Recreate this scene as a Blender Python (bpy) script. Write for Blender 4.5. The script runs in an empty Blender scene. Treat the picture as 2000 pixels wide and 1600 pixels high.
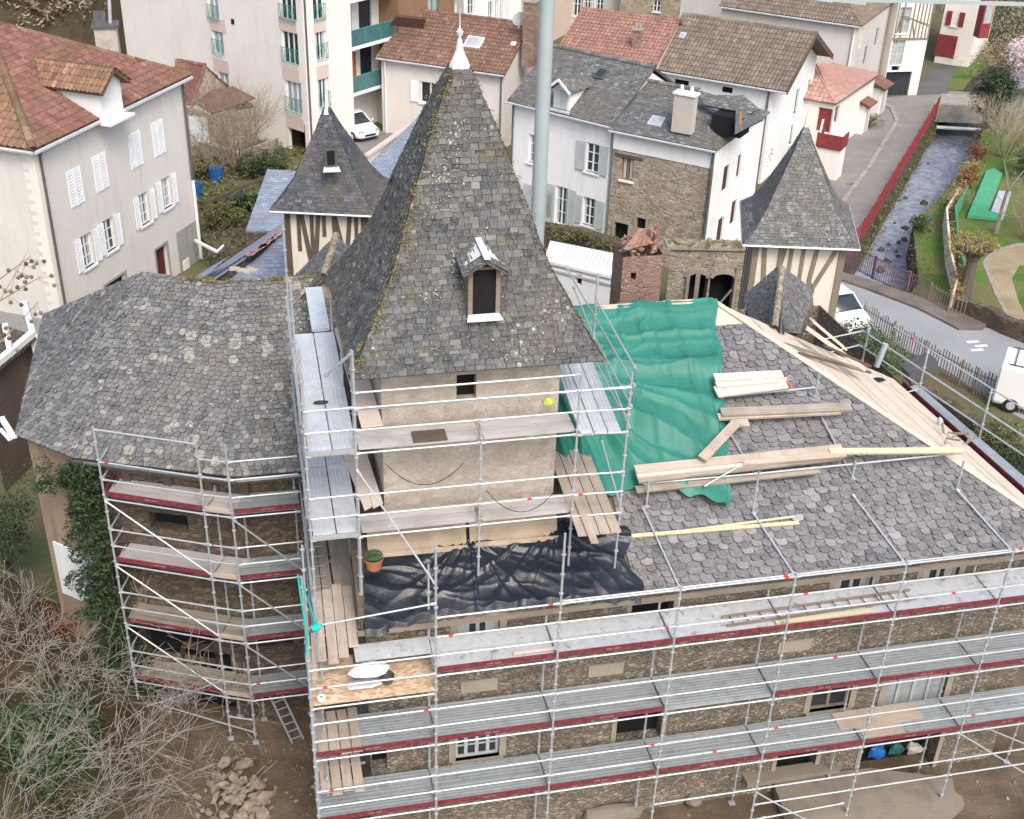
import bpy, math, random
from mathutils import Vector, Matrix, noise
from mathutils.geometry import tessellate_polygon
random.seed(7)
rad = math.radians
SC = bpy.context.scene
COL = SC.collection
# ------------------------------------------------------------ camera
F = 2400.0                                   # focal length in photo pixels (photo 2000 x 1600)
CM = Matrix(((0.97746599, -0.20888226, 0.03047019),
             (-0.0803526, -0.50165468, -0.86132807),
             (0.19520166, 0.83947054, -0.50713463)))     # rows: right, down, forward
CP = Vector((-0.4061106, -19.1674992, 17.8630419))
cam = bpy.data.cameras.new('camera'); co = bpy.data.objects.new('camera', cam); COL.objects.link(co)
cam.sensor_width = 36; cam.lens = 36*F/2000; cam.clip_end = 2000; cam.clip_start = .1
co.matrix_world = Matrix.Translation(CP) @ Matrix((CM[0], -CM[1], -CM[2])).transposed().to_4x4()
SC.camera = co
# ------------------------------------------------------------ light
W = bpy.data.worlds.new('World'); SC.world = W; W.use_nodes = True
nt = W.node_tree; bg = nt.nodes['Background']
sky = nt.nodes.new('ShaderNodeTexSky'); sky.sky_type = 'NISHITA'; sky.sun_disc = False
SUN_EL, SUN_AZ = 50, 172                     # azimuth clockwise from +Y
sky.sun_elevation = rad(SUN_EL); sky.sun_rotation = rad(SUN_AZ); sky.air_density = 1.0; sky.dust_density = 4.5; sky.ozone_density = .6
nt.links.new(sky.outputs[0], bg.inputs[0]); bg.inputs[1].default_value = 0.15
sl = bpy.data.lights.new('sun', 'SUN'); sl.energy = .85; sl.angle = rad(18); sl.color = (1, .985, .96)
so = bpy.data.objects.new('sun', sl); COL.objects.link(so)
sd = Vector((math.sin(rad(SUN_AZ))*math.cos(rad(SUN_EL)), math.cos(rad(SUN_AZ))*math.cos(rad(SUN_EL)), math.sin(rad(SUN_EL))))
so.rotation_euler = sd.to_track_quat('Z', 'Y').to_euler(); so.location = (0, 0, 60)
SC.view_settings.view_transform = 'Standard'; SC.view_settings.look = 'None'
SC.view_settings.exposure = 0.83; SC.view_settings.gamma = 1
# ------------------------------------------------------------ measuring: a photo point on a known plane
def ray(u, v): return CM.transposed() @ Vector(((u-1000)/F, (v-800)/F, 1))
def PZ(u, v, z): d = ray(u, v); return CP+d*((z-CP.z)/d.z)
def PY(u, v, y): d = ray(u, v); return CP+d*((y-CP.y)/d.y)
def PX(u, v, x): d = ray(u, v); return CP+d*((x-CP.x)/d.x)
def PZs(l, z): return [PZ(u, v, z) for u, v in l]
# ------------------------------------------------------------ objects
def wloc(o):
    l = Vector((0, 0, 0))
    while o: l = l+o.location; o = o.parent
    return l
def tag(o, label=None, cat=None, group=None, kind=None):
    if label: o['label'] = label
    if cat: o['category'] = cat
    if group: o['group'] = group
    if kind: o['kind'] = kind
    return o
def thing(name, loc, label, cat, group=None):
    o = bpy.data.objects.new(name, None); COL.objects.link(o); o.location = loc; o.empty_display_size = .3
    return tag(o, label, cat, group)
def kids(o): return [c for c in bpy.data.objects if c.parent == o]
def copy_tree(o, parent=None):
    c = o.copy(); COL.objects.link(c)
    if parent: c.parent = parent
    for ch in kids(o): copy_tree(ch, c)
    return c
def auto_uv(p):
    a = Vector(p[0]); n = Vector((0, 0, 0))
    for i in range(1, len(p)-1): n += (Vector(p[i])-a).cross(Vector(p[i+1])-a)
    if n.length < 1e-12: return [(0, 0)]*len(p)
    n.normalize()
    t = Vector((1, 0, 0)) if abs(n.z) > .97 else Vector((-n.y, n.x, 0)).normalized()
    b = n.cross(t)
    return [(Vector(q).dot(t), Vector(q).dot(b)) for q in p]
class MB:
    def __init__(s): s.v = []; s.f = []; s.uv = []; s.t = []; s.sm = []
    def poly(s, p, t=.5, uv=None, sm=False):
        n = len(s.v); s.v += [tuple(q) for q in p]; s.f.append(tuple(range(n, n+len(p))))
        s.uv.append(uv or auto_uv(p)); s.t.append(t); s.sm.append(sm)
    def frame(s, o, x, y, z, sx, sy, sz, t=.5):          # box centred at o with unit axes x, y, z
        c = {}
        for i in (-1, 1):
            for j in (-1, 1):
                for k in (-1, 1): c[i, j, k] = o+x*(i*sx/2)+y*(j*sy/2)+z*(k*sz/2)
        r = random.uniform(0, 40)
        for q, (a, b) in (([(-1,-1,-1),(-1,1,-1),(1,1,-1),(1,-1,-1)], (0, 1)), ([(-1,-1,1),(1,-1,1),(1,1,1),(-1,1,1)], (0, 1)),
                  ([(-1,-1,-1),(1,-1,-1),(1,-1,1),(-1,-1,1)], (0, 2)), ([(1,1,-1),(-1,1,-1),(-1,1,1),(1,1,1)], (0, 2)),
                  ([(1,-1,-1),(1,1,-1),(1,1,1),(1,-1,1)], (1, 2)), ([(-1,1,-1),(-1,-1,-1),(-1,-1,1),(-1,1,1)], (1, 2))):
            S = (sx, sy, sz)
            s.poly([c[k] for k in q], t, [(k[a]*S[a]/2+r, k[b]*S[b]/2+r*.37) for k in q])
    def box(s, x0, y0, z0, x1, y1, z1, t=.5):
        s.frame(Vector(((x0+x1)/2, (y0+y1)/2, (z0+z1)/2)), Vector((1,0,0)), Vector((0,1,0)), Vector((0,0,1)), abs(x1-x0), abs(y1-y0), abs(z1-z0), t)
    def beam(s, p, q, w, h, t=.5, up=(0, 0, 1), ext=0):  # plank from p to q, length along uv.x
        p = Vector(p); q = Vector(q); x = (q-p); L = x.length; x.normalize(); up = Vector(up)
        y = up.cross(x)
        if y.length < 1e-4: y = Vector((0, 1, 0)).cross(x)
        y.normalize(); z = x.cross(y)
        s.frame((p+q)/2, x, y, z, L+ext, w, h, t)
    def tube(s, p, q, r, n=6, r2=None, t=.5, cap=False):
        p = Vector(p); q = Vector(q); x = (q-p)
        if x.length < 1e-6: return
        x.normalize(); a = x.orthogonal().normalized(); b = x.cross(a); r2 = r if r2 is None else r2
        ring = [(a*math.cos(k*2*math.pi/n)+b*math.sin(k*2*math.pi/n)) for k in range(n)]
        L = (q-p).length
        for k in range(n):
            m = (k+1) % n
            s.poly([p+ring[k]*r, p+ring[m]*r, q+ring[m]*r2, q+ring[k]*r2], t, [(k/n, 0), ((k+1)/n, 0), ((k+1)/n, L), (k/n, L)], True)
        if cap:
            s.poly([p+c*r for c in reversed(ring)], t); s.poly([q+c*r2 for c in ring], t)
    def prism(s, pts, z0, z1, t=.5, top=True):
        n = len(pts); a = [Vector((p[0], p[1], z0)) for p in pts]; b = [Vector((p[0], p[1], z1)) for p in pts]
        for i in range(n):
            j = (i+1) % n; s.poly([a[i], a[j], b[j], b[i]], t)
        if top: s.poly(b, t); s.poly(a[::-1], t)
    def slab(s, pts, th, t=.5):
        pts = [Vector(p) for p in pts]; lo = [p-Vector((0, 0, th)) for p in pts]; n = len(pts)
        s.poly(pts, t); s.poly(lo[::-1], t)
        for i in range(n): j = (i+1) % n; s.poly([lo[i], lo[j], pts[j], pts[i]], t)
    def blob(s, c, r, t=.5, seed=0, sub=1, jit=.25, sq=(1, 1, 1)):   # rough stone
        import bmesh
        bm = bmesh.new(); bmesh.ops.create_icosphere(bm, subdivisions=sub, radius=1)
        rot = Matrix.Rotation(seed*1.7, 3, 'Z') @ Matrix.Rotation(seed*2.3, 3, 'X')
        for vv in bm.verts:
            d = 1+jit*noise.noise(vv.co*1.3+Vector((seed*3.1, seed, 0)))*2
            q = vv.co*d; q = rot @ Vector((q.x*sq[0], q.y*sq[1], q.z*sq[2])); vv.co = q*r+Vector(c)
        for f in bm.faces: s.poly([vv.co.copy() for vv in f.verts], t, None, sub > 1)
        bm.free()
    def build(s, name, mat, parent=None, weld=False):
        me = bpy.data.meshes.new(name); me.from_pydata(s.v, [], s.f)
        ul = me.uv_layers.new(name='UVMap'); flat = []
        for u in s.uv:
            for a in u: flat += [a[0], a[1]]
        ul.data.foreach_set('uv', flat)
        at = me.attributes.new('tint', 'FLOAT', 'FACE'); at.data.foreach_set('value', s.t)
        me.polygons.foreach_set('use_smooth', s.sm)
        me.materials.append(mat); me.update()
        if weld:
            import bmesh
            bm = bmesh.new(); bm.from_mesh(me); bmesh.ops.remove_doubles(bm, verts=bm.verts, dist=.0005); bm.to_mesh(me); bm.free()
        o = bpy.data.objects.new(name, me); COL.objects.link(o)
        if parent: o.parent = parent; o.location = -wloc(parent)
        return o
# ------------------------------------------------------------ materials
def newmat(name):
    m = bpy.data.materials.new(name); m.use_nodes = True; n = m.node_tree
    return m, n, n.nodes['Principled BSDF']
def ramp(n, stops, src):
    r = n.nodes.new('ShaderNodeValToRGB'); e = r.color_ramp.elements
    while len(e) < len(stops): e.new(.5)
    for k, (p, c) in zip(e, stops): k.position = p; k.color = (*c, 1) if len(c) == 3 else c
    n.links.new(src, r.inputs[0]); return r.outputs[0]
def gray(n, a, b, src): return ramp(n, [(a, (0, 0, 0)), (b, (1, 1, 1))], src)
def noi(n, scale, detail=4, rough=.6, vec=None, sc=None):
    t = n.nodes.new('ShaderNodeTexNoise'); t.inputs['Scale'].default_value = scale; t.inputs['Detail'].default_value = detail; t.inputs['Roughness'].default_value = rough
    if vec is None: vec = n.nodes.new('ShaderNodeNewGeometry').outputs['Position']
    if sc:
        mp = n.nodes.new('ShaderNodeMapping'); mp.inputs['Scale'].default_value = sc; n.links.new(vec, mp.inputs[0]); vec = mp.outputs[0]
    n.links.new(vec, t.inputs['Vector']); return t.outputs['Fac']
def vor(n, scale, feat='F1', out='Distance', vec=None, rnd=1, sc=None):
    t = n.nodes.new('ShaderNodeTexVoronoi'); t.feature = feat; t.inputs['Scale'].default_value = scale; t.inputs['Randomness'].default_value = rnd
    if vec is None: vec = n.nodes.new('ShaderNodeNewGeometry').outputs['Position']
    if sc:
        mp = n.nodes.new('ShaderNodeMapping'); mp.inputs['Scale'].default_value = sc; n.links.new(vec, mp.inputs[0]); vec = mp.outputs[0]
    n.links.new(vec, t.inputs['Vector']); return t.outputs[out]
def mix(n, fac, a, b, typ='MIX'):
    m = n.nodes.new('ShaderNodeMix'); m.data_type = 'RGBA'; m.blend_type = typ
    if isinstance(fac, (int, float)): m.inputs[0].default_value = fac
    else: n.links.new(fac, m.inputs[0])
    for i, x in ((6, a), (7, b)):
        if isinstance(x, (tuple, list)): m.inputs[i].default_value = (*x[:3], 1)
        else: n.links.new(x, m.inputs[i])
    return m.outputs[2]
def mth(n, op, a, b=0):
    m = n.nodes.new('ShaderNodeMath'); m.operation = op
    for i, x in enumerate((a, b)):
        if isinstance(x, (int, float)): m.inputs[i].default_value = x
        else: n.links.new(x, m.inputs[i])
    return m.outputs[0]
def uvn(n): return n.nodes.new('ShaderNodeUVMap').outputs[0]
def tint(n):
    a = n.nodes.new('ShaderNodeAttribute'); a.attribute_name = 'tint'; return a.outputs['Fac']
def bump(n, b, h, dist=.02, s=1):
    x = n.nodes.new('ShaderNodeBump'); x.inputs['Distance'].default_value = dist; x.inputs['Strength'].default_value = s
    n.links.new(h, x.inputs['Height']); n.links.new(x.outputs[0], b.inputs['Normal'])
def setc(n, b, c, rough=.85, metal=0, spec=.3):
    if isinstance(c, (tuple, list)): b.inputs['Base Color'].default_value = (*c[:3], 1)
    else: n.links.new(c, b.inputs['Base Color'])
    b.inputs['Roughness'].default_value = rough; b.inputs['Metallic'].default_value = metal; b.inputs['Specular IOR Level'].default_value = spec
def plain(name, c, rough=.7, metal=0, var=.15, scale=3, spec=.3, bd=0):   # one colour with dirt and wear
    m, n, b = newmat(name)
    f = noi(n, scale, 6, .65); f2 = noi(n, scale*9, 3, .6)
    c1 = tuple(x*(1-var) for x in c); c2 = tuple(min(1, x*(1+var*.6)) for x in c)
    o = ramp(n, [(.3, c1), (.7, c2)], f); o = mix(n, mth(n, 'MULTIPLY', f2, var), o, tuple(x*.5 for x in c))
    setc(n, b, o, rough, metal, spec)
    if bd: bump(n, b, f2, bd)
    return m
def slate(name, dark, mid, light, lich=(.42, .43, .36), lam=.5, moss=.3, brown=(.12, .10, .075), ml=(.13,.13,.06), big=0):
    m, n, b = newmat(name)
    t = tint(n)
    c = ramp(n, [(0, dark), (.45, mid), (.8, light), (1, tuple(x*1.45 for x in light))], t)
    c = mix(n, mth(n, 'MULTIPLY', gray(n, .46, .66, noi(n, .45, 5)), .75), c, brown)
    fine = noi(n, 18, 4, .7)
    c = mix(n, mth(n, 'MULTIPLY', gray(n, .42, .72, fine), .55), c, tuple(x*1.5 for x in light))
    # round lichen spots, their density following a coarse noise
    d = vor(n, 5.5); z = noi(n, .5, 3)
    th = mth(n, 'MULTIPLY', gray(n, .42, .72, z), .3*lam+.02)
    th = mth(n, 'ADD', th, mth(n, 'MULTIPLY', mth(n, 'SUBTRACT', noi(n, 25, 2), .5), .12))
    sp = mth(n, 'LESS_THAN', d, th)
    c = mix(n, mth(n, 'MULTIPLY', sp, .8), c, lich)
    d2 = vor(n, 14); sp2 = mth(n, 'LESS_THAN', d2, mth(n, 'MULTIPLY', gray(n, .45, .7, noi(n, 1.1, 3)), .3*lam))
    c = mix(n, mth(n, 'MULTIPLY', sp2, .7), c, tuple(x*1.1 for x in lich))
    if big:
        g = n.nodes.new('ShaderNodeNewGeometry').outputs['Position']; d3 = vor(n, 2.3); jit = mth(n, 'MULTIPLY', mth(n, 'SUBTRACT', noi(n, 9, 3), .5), .22); dd = mth(n, 'ADD', d3, jit)
        z3 = mth(n, 'MULTIPLY', gray(n, .42, .58, noi(n, .42, 2)), .34*big); inn = mth(n, 'LESS_THAN', dd, z3); ring = mth(n, 'GREATER_THAN', dd, mth(n, 'MULTIPLY', z3, .45))
        c = mix(n, mth(n, 'MULTIPLY', inn, .45), c, mix(n, ring, (.30, .31, .25), (.50, .51, .42)))
    c = mix(n, mth(n, 'MULTIPLY', gray(n, .52, .7, noi(n, 3.1, 8, .8)), .55), c, tuple(x*.45 for x in dark))
    mo = gray(n, .58, .68, noi(n, 1.4, 6, .7))
    c = mix(n, mth(n, 'MULTIPLY', mo, moss), c, ml)
    setc(n, b, c, .75, 0, .35); bump(n, b, fine, .008)
    return m
def tilem(name, stops, moss=.25, mc=(.11, .10, .05)):
    m, n, b = newmat(name)
    c = ramp(n, stops, tint(n)); c = mix(n, mth(n, 'MULTIPLY', gray(n, .45, .62, noi(n, 3.2, 8, .8)), .55), c, tuple(x*.42 for x in stops[1][1])); c = mix(n, mth(n, 'MULTIPLY', gray(n, .45, .7, noi(n, 9, 5, .7)), .5), c, tuple(x*.45 for x in stops[1][1]))
    c = mix(n, mth(n, 'MULTIPLY', gray(n, .5, .62, noi(n, .7, 6, .65)), moss), c, mc)
    sp = mth(n, 'LESS_THAN', vor(n, 7), mth(n, 'MULTIPLY', noi(n, .6), .22)); c = mix(n, mth(n, 'MULTIPLY', sp, .35), c, (.45, .42, .36))
    setc(n, b, c, .85); return m
def stonem(name, cols, scale=2.6, mortar=(.32, .28, .22), sq=(1, 1, 1.7), mw=.06, mf=1.0, bd=.05):
    m, n, b = newmat(name)
    g = n.nodes.new('ShaderNodeNewGeometry').outputs['Position']
    w = n.nodes.new('ShaderNodeTexNoise'); w.inputs['Scale'].default_value = 1.5; n.links.new(g, w.inputs[0])
    va = n.nodes.new('ShaderNodeVectorMath'); va.operation = 'MULTIPLY_ADD'; n.links.new(w.outputs['Color'], va.inputs[0]); va.inputs[1].default_value = (.35, .35, .35); n.links.new(g, va.inputs[2])
    vec = va.outputs[0]
    cell = vor(n, scale, 'F1', 'Color', vec, 1, sq); edge = vor(n, scale, 'DISTANCE_TO_EDGE', 'Distance', vec, 1, sq)
    sp = n.nodes.new('ShaderNodeSeparateColor'); n.links.new(cell, sp.inputs[0])
    c = ramp(n, [(i/(len(cols)-1), k) for i, k in enumerate(cols)], sp.outputs[0])
    f = noi(n, 14, 6, .75); c = mix(n, mth(n, 'MULTIPLY', f, .7), c, tuple(x*.5 for x in cols[0]))
    e = gray(n, mw*.35, mw, edge)
    inv = mth(n, 'MULTIPLY', mth(n, 'SUBTRACT', 1, e), mf); c = mix(n, inv, c, mortar)
    c = mix(n, mth(n, 'MULTIPLY', gray(n, .45, .75, noi(n, .8, 5)), .5), c, tuple(x*.4 for x in cols[1]))
    setc(n, b, c, .92); h = mth(n, 'ADD', e, mth(n, 'MULTIPLY', f, .6)); bump(n, b, h, bd)
    return m
def plaster(name, c, dirt=.25, scale=.6, dc=None):
    m, n, b = newmat(name); dc = dc or tuple(x*.55 for x in c)
    o = ramp(n, [(.35, tuple(x*.93 for x in c)), (.65, c)], noi(n, scale, 6, .6))
    st = gray(n, .52, .75, noi(n, 1.2, 6, .65, None, (1.6, 1.6, .22)))     # run-off streaks
    o = mix(n, mth(n, 'MULTIPLY', st, dirt), o, dc)
    o = mix(n, mth(n, 'MULTIPLY', gray(n, .55, .8, noi(n, 7, 5, .7)), dirt*.7), o, dc)
    setc(n, b, o, .93); bump(n, b, noi(n, 30, 3), .006); return m
def woodm(name, a, b2, rough=.75, dirt=.3, dk=None):
    m, n, b = newmat(name); u = uvn(n)
    g = noi(n, 1, 5, .6, u, (1.2, 26, 1)); big = noi(n, 1, 4, .6, None, (1.3, 1.3, 1.3))
    c = ramp(n, [(.3, a), (.7, b2)], g)
    c = mix(n, mth(n, 'MULTIPLY', tint(n), .45), c, tuple(x*.7 for x in a))
    c = mix(n, mth(n, 'MULTIPLY', gray(n, .45, .75, big), dirt), c, dk or tuple(x*.45 for x in a))
    setc(n, b, c, rough); bump(n, b, g, .004); return m

M = {}
M['slate_tower'] = slate('slate_tower', (.03,.032,.037), (.066,.069,.071), (.15,.152,.147), lam=1.1, moss=.5, big=.5)
M['slate_left'] = slate('slate_left', (.055,.057,.064), (.115,.116,.12), (.21,.21,.205), lam=.9, moss=.4, brown=(.15,.135,.11), big=1)
M['slate_main'] = slate('slate_main', (.075,.077,.085), (.145,.145,.152), (.25,.245,.248), lam=.3, moss=.15, brown=(.15,.135,.12))
M['slate_old'] = slate('slate_old', (.05,.055,.06), (.10,.105,.11), (.20,.20,.195), lam=.9, moss=.5)
M['slate_dark'] = slate('slate_dark', (.03,.033,.045), (.055,.06,.075), (.11,.115,.125), lam=.3, moss=.2)
M['slate_new'] = slate('slate_new', (.16,.19,.25), (.21,.25,.32), (.27,.31,.38), lam=.05, moss=.05, brown=(.18,.2,.25))
M['tile_red'] = tilem('tile_red', [(0,(.14,.07,.058)),(.5,(.235,.115,.092)),(.85,(.30,.17,.14)),(1,(.40,.31,.27))], .5)
M['tile_canal'] = tilem('tile_canal', [(0,(.14,.08,.05)),(.5,(.26,.15,.10)),(1,(.42,.30,.22))], .55, (.16,.14,.07))
M['tile_brown'] = tilem('tile_brown', [(0,(.12,.07,.053)),(.5,(.22,.13,.098)),(1,(.33,.22,.17))], .3)
M['tile_orange'] = tilem('tile_orange', [(0,(.23,.12,.095)),(.5,(.34,.19,.15)),(1,(.43,.28,.23))], .15)
M['tile_grey'] = tilem('tile_grey', [(0,(.13,.105,.085)),(.5,(.22,.175,.14)),(1,(.32,.26,.21))], .3)
M['tile_pink'] = tilem('tile_pink', [(0,(.40,.23,.19)),(.5,(.49,.3,.25)),(1,(.57,.37,.32))], .05)
M['rubble'] = stonem('rubble', [(.21,.175,.14),(.33,.28,.22),(.43,.38,.31),(.54,.49,.41),(.28,.23,.18),(.37,.31,.23)], 7.2, (.17,.135,.10), mf=.55, mw=.11, bd=.04)
def worn_stone(name):
    m, n, b = newmat(name); g = n.nodes.new('ShaderNodeNewGeometry').outputs['Position']
    c = ramp(n, [(.28, (.36, .31, .26)), (.45, (.49, .445, .40)), (.62, (.58, .54, .49)), (.8, (.63, .60, .555))], noi(n, 1.3, 9, .72))
    e = vor(n, 4.2, 'DISTANCE_TO_EDGE', 'Distance', None, 1, (1, 1, 1.9)); jt = mth(n, 'MULTIPLY', mth(n, 'SUBTRACT', 1, gray(n, .02, .09, e)), gray(n, .4, .6, noi(n, 1.7, 4)))
    cc = n.nodes.new('ShaderNodeSeparateColor'); n.links.new(vor(n, 4.2, 'F1', 'Color', None, 1, (1, 1, 1.9)), cc.inputs[0])
    c = mix(n, mth(n, 'MULTIPLY', cc.outputs[0], .62), c, (.37, .305, .24)); c = mix(n, mth(n, 'MULTIPLY', cc.outputs[1], .3), c, (.66, .62, .56)); c = mix(n, mth(n, 'MULTIPLY', jt, .3), c, (.27, .22, .17))
    f = noi(n, 16, 6, .8); c = mix(n, mth(n, 'MULTIPLY', gray(n, .48, .68, f), .5), c, (.27, .22, .17)); c = mix(n, mth(n, 'MULTIPLY', gray(n, .5, .66, noi(n, 5, 8, .75, None, (1, 1, 1.8))), .5), c, (.36, .28, .21))
    c = mix(n, mth(n, 'MULTIPLY', gray(n, .56, .72, noi(n, 1.2, 6, .7, None, (2, 2, .3))), .4), c, (.25, .2, .15))
    setc(n, b, c, .93); bump(n, b, f, .025); return m
M['rubble_pale'] = worn_stone('rubble_pale')
M['rubble_town'] = stonem('rubble_town', [(.30,.25,.19),(.46,.39,.30),(.57,.5,.4),(.66,.59,.49)], 4.4, (.5,.44,.35), mw=.13, mf=.8)
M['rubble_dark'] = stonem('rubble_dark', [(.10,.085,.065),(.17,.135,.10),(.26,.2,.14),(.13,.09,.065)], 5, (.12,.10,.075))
M['brick'] = stonem('brick', [(.32,.18,.13),(.42,.26,.2),(.5,.34,.28),(.37,.22,.17)], 4.5, (.42,.33,.27), (1, 1, 3.6), .12)
M['cut_stone'] = plaster('cut_stone', (.36,.32,.255), .5, 1.5)
M['white_wall'] = plaster('white_wall', (.80,.81,.81), .32)
M['cream_wall'] = plaster('cream_wall', (.80,.765,.71), .22)
M['warm_wall'] = plaster('warm_wall', (.68,.65,.605), .35)
M['beige_wall'] = plaster('beige_wall', (.52,.48,.43), .3)
M['grey_wall'] = plaster('grey_wall', (.68,.655,.62), .32)
M['grey_wall2'] = plaster('grey_wall2', (.56,.545,.52), .25)
M['peach_wall'] = plaster('peach_wall', (.64,.52,.46), .1)
M['plinth'] = plaster('plinth', (.36,.36,.35), .6, 1.2)
M['wattle'] = plaster('wattle', (.72,.675,.59), .25)
M['mud_wall'] = plaster('mud_wall', (.33,.25,.17), .95, 2.6, (.13,.10,.075))
M['white'] = plain('white_paint', (.80,.82,.84), .5, 0, .08)
M['zinc'] = plain('zinc', (.62,.65,.68), .4, .3, .15)
M['zincw'] = plain('zinc_flashing', (.78,.8,.82), .45, .1, .1)
M['lead'] = plain('gutter_metal', (.16,.165,.17), .5, .4, .3)
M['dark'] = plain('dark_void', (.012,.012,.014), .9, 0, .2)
M['door_red'] = plain('door_red', (.10,.025,.02), .6, 0, .3)
M['brown_paint'] = plain('brown_shutter', (.075,.03,.022), .55, 0, .25)
M['red_paint'] = plain('red_paint', (.27,.05,.055), .5, 0, .3)
M['wine'] = plain('toe_board_red', (.23,.05,.065), .6, 0, .7, 9)
M['shutter_grey'] = plain('shutter_grey', (.47,.52,.52), .6, 0, .12)
M['green_rail'] = plain('green_rail', (.05,.28,.25), .5, 0, .15)
M['teal_glass'] = plain('teal_glass', (.06,.17,.18), .15, 0, .2, spec=.6)
M['glass'] = plain('window_glass', (.035,.045,.055), .08, 0, .4, 2, .7)
M['glass_light'] = plain('curtained_glass', (.42,.46,.48), .15, 0, .3, 2, .6)
M['oak'] = woodm('dark_oak', (.085,.065,.05), (.17,.135,.105))
M['oak_grey'] = woodm('grey_oak', (.2,.17,.13), (.33,.28,.22))
M['orange_wood'] = woodm('orange_wood', (.3,.12,.05), (.4,.18,.09))
M['clad'] = woodm('brown_cladding', (.22,.13,.08), (.33,.2,.12))
M['plank'] = woodm('scaffold_plank', (.42,.345,.275), (.60,.51,.425), dirt=.5)
M['plank_old'] = woodm('weathered_plank', (.25,.22,.18), (.42,.38,.32), dirt=.5)
M['plank_new'] = woodm('fresh_sawn_board', (.66,.55,.45), (.80,.71,.61), dirt=.2)
M['plank_yellow'] = woodm('yellow_batten', (.6,.51,.3), (.74,.66,.45), dirt=.15)
M['sark'] = woodm('pale_sarking_board', (.58,.49,.38), (.72,.64,.53), dirt=.3, dk=(.38,.3,.22))
M['ply'] = woodm('stained_plywood', (.46,.37,.27), (.6,.51,.4), dirt=.7, dk=(.2,.13,.07))
def galv(name, c, dirt=.25, dc=(.16,.14,.12), rough=.42, rib=0):
    m, n, b = newmat(name)
    o = ramp(n, [(.3, tuple(x*.8 for x in c)), (.7, c)], noi(n, 5, 5, .6))
    o = mix(n, mth(n, 'MULTIPLY', gray(n, .55, .66, noi(n, 3.2, 7, .75)), dirt), o, dc)
    o = mix(n, mth(n, 'MULTIPLY', tint(n), .35), o, tuple(x*.55 for x in c))
    setc(n, b, o, rough, .25, .4)
    if rib:
        s = n.nodes.new('ShaderNodeSeparateXYZ'); n.links.new(uvn(n), s.inputs[0])
        w = mth(n, 'SINE', mth(n, 'MULTIPLY', s.outputs[1], 70)); bump(n, b, w, .0035)
    return m
M['galv'] = galv('galvanised_tube', (.52,.56,.58), .2)
M['deck'] = galv('steel_deck', (.43,.48,.50), .45, rib=1)
M['deck_dirty'] = galv('mortar_splashed_deck', (.68,.71,.72), .75, (.15,.14,.13), .6)
M['deck_pale'] = galv('pale_aluminium_deck', (.72,.76,.78), .15, (.45,.43,.4), .4, 1)
def leaf(name, a, b2, c3):
    m, n, b = newmat(name); c = ramp(n, [(0, a), (.5, b2), (1, c3)], tint(n))
    setc(n, b, c, .7); b.inputs['Subsurface Weight'].default_value = 0; return m
M['leaf_dark'] = leaf('leaf_dark', (.02,.035,.015), (.04,.07,.03), (.08,.12,.05))
M['leaf_green'] = leaf('leaf_green', (.03,.055,.022), (.07,.115,.05), (.13,.18,.09))
M['leaf_olive'] = leaf('leaf_olive', (.07,.075,.025), (.13,.14,.05), (.2,.2,.09))
M['leaf_ochre'] = leaf('leaf_ochre', (.18,.11,.03), (.3,.2,.07), (.4,.3,.12))
M['leaf_rust'] = leaf('leaf_rust', (.12,.05,.025), (.22,.10,.05), (.3,.17,.1))
M['blossom'] = leaf('blossom', (.55,.42,.45), (.72,.6,.63), (.85,.78,.8))
M['bark_mid'] = leaf('bark_mid', (.06,.054,.045), (.14,.127,.108), (.28,.25,.215))
M['bark'] = leaf('bark_pale', (.20,.17,.13), (.30,.26,.20), (.42,.37,.30))
M['bark_dark'] = leaf('bark_dark', (.07,.055,.045), (.12,.10,.08), (.2,.17,.13))
M['twig'] = leaf('twig_tan', (.17,.13,.09), (.27,.21,.15), (.36,.3,.22))
M['moss'] = leaf('moss', (.10,.10,.03), (.22,.2,.07), (.3,.24,.11))
M['stone_loose'] = plain('loose_stone', (.34,.28,.21), .95, 0, .5, 5, bd=.02)
M['concrete'] = plain('concrete', (.34,.32,.28), .9, 0, .35, 2, bd=.01)
M['pot'] = plain('terracotta', (.45,.16,.09), .8, 0, .2)
M['blue'] = plain('blue_plastic', (.02,.13,.4), .4)
M['teal_strap'] = plain('teal_strap', (.02,.5,.42), .6)
M['black_plastic'] = plain('black_plastic', (.015,.015,.017), .4)
M['pole'] = plain('pole_paint', (.42,.48,.5), .45, .1, .08, 1)
M['carwhite'] = plain('car_white', (.82,.83,.84), .25, 0, .03, 1, .6)
M['rubber'] = plain('rubber', (.02,.02,.02), .8)
M['green_cloth'] = plain('green_court', (.08,.36,.2), .85, 0, .15)
M['yellow_hi'] = plain('lime_plastic', (.5,.6,.08), .5)
M['wire'] = plain('black_cable', (.02,.02,.02), .6)
M['leather'] = plain('rust_light', (.5,.2,.1), .7)
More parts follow.
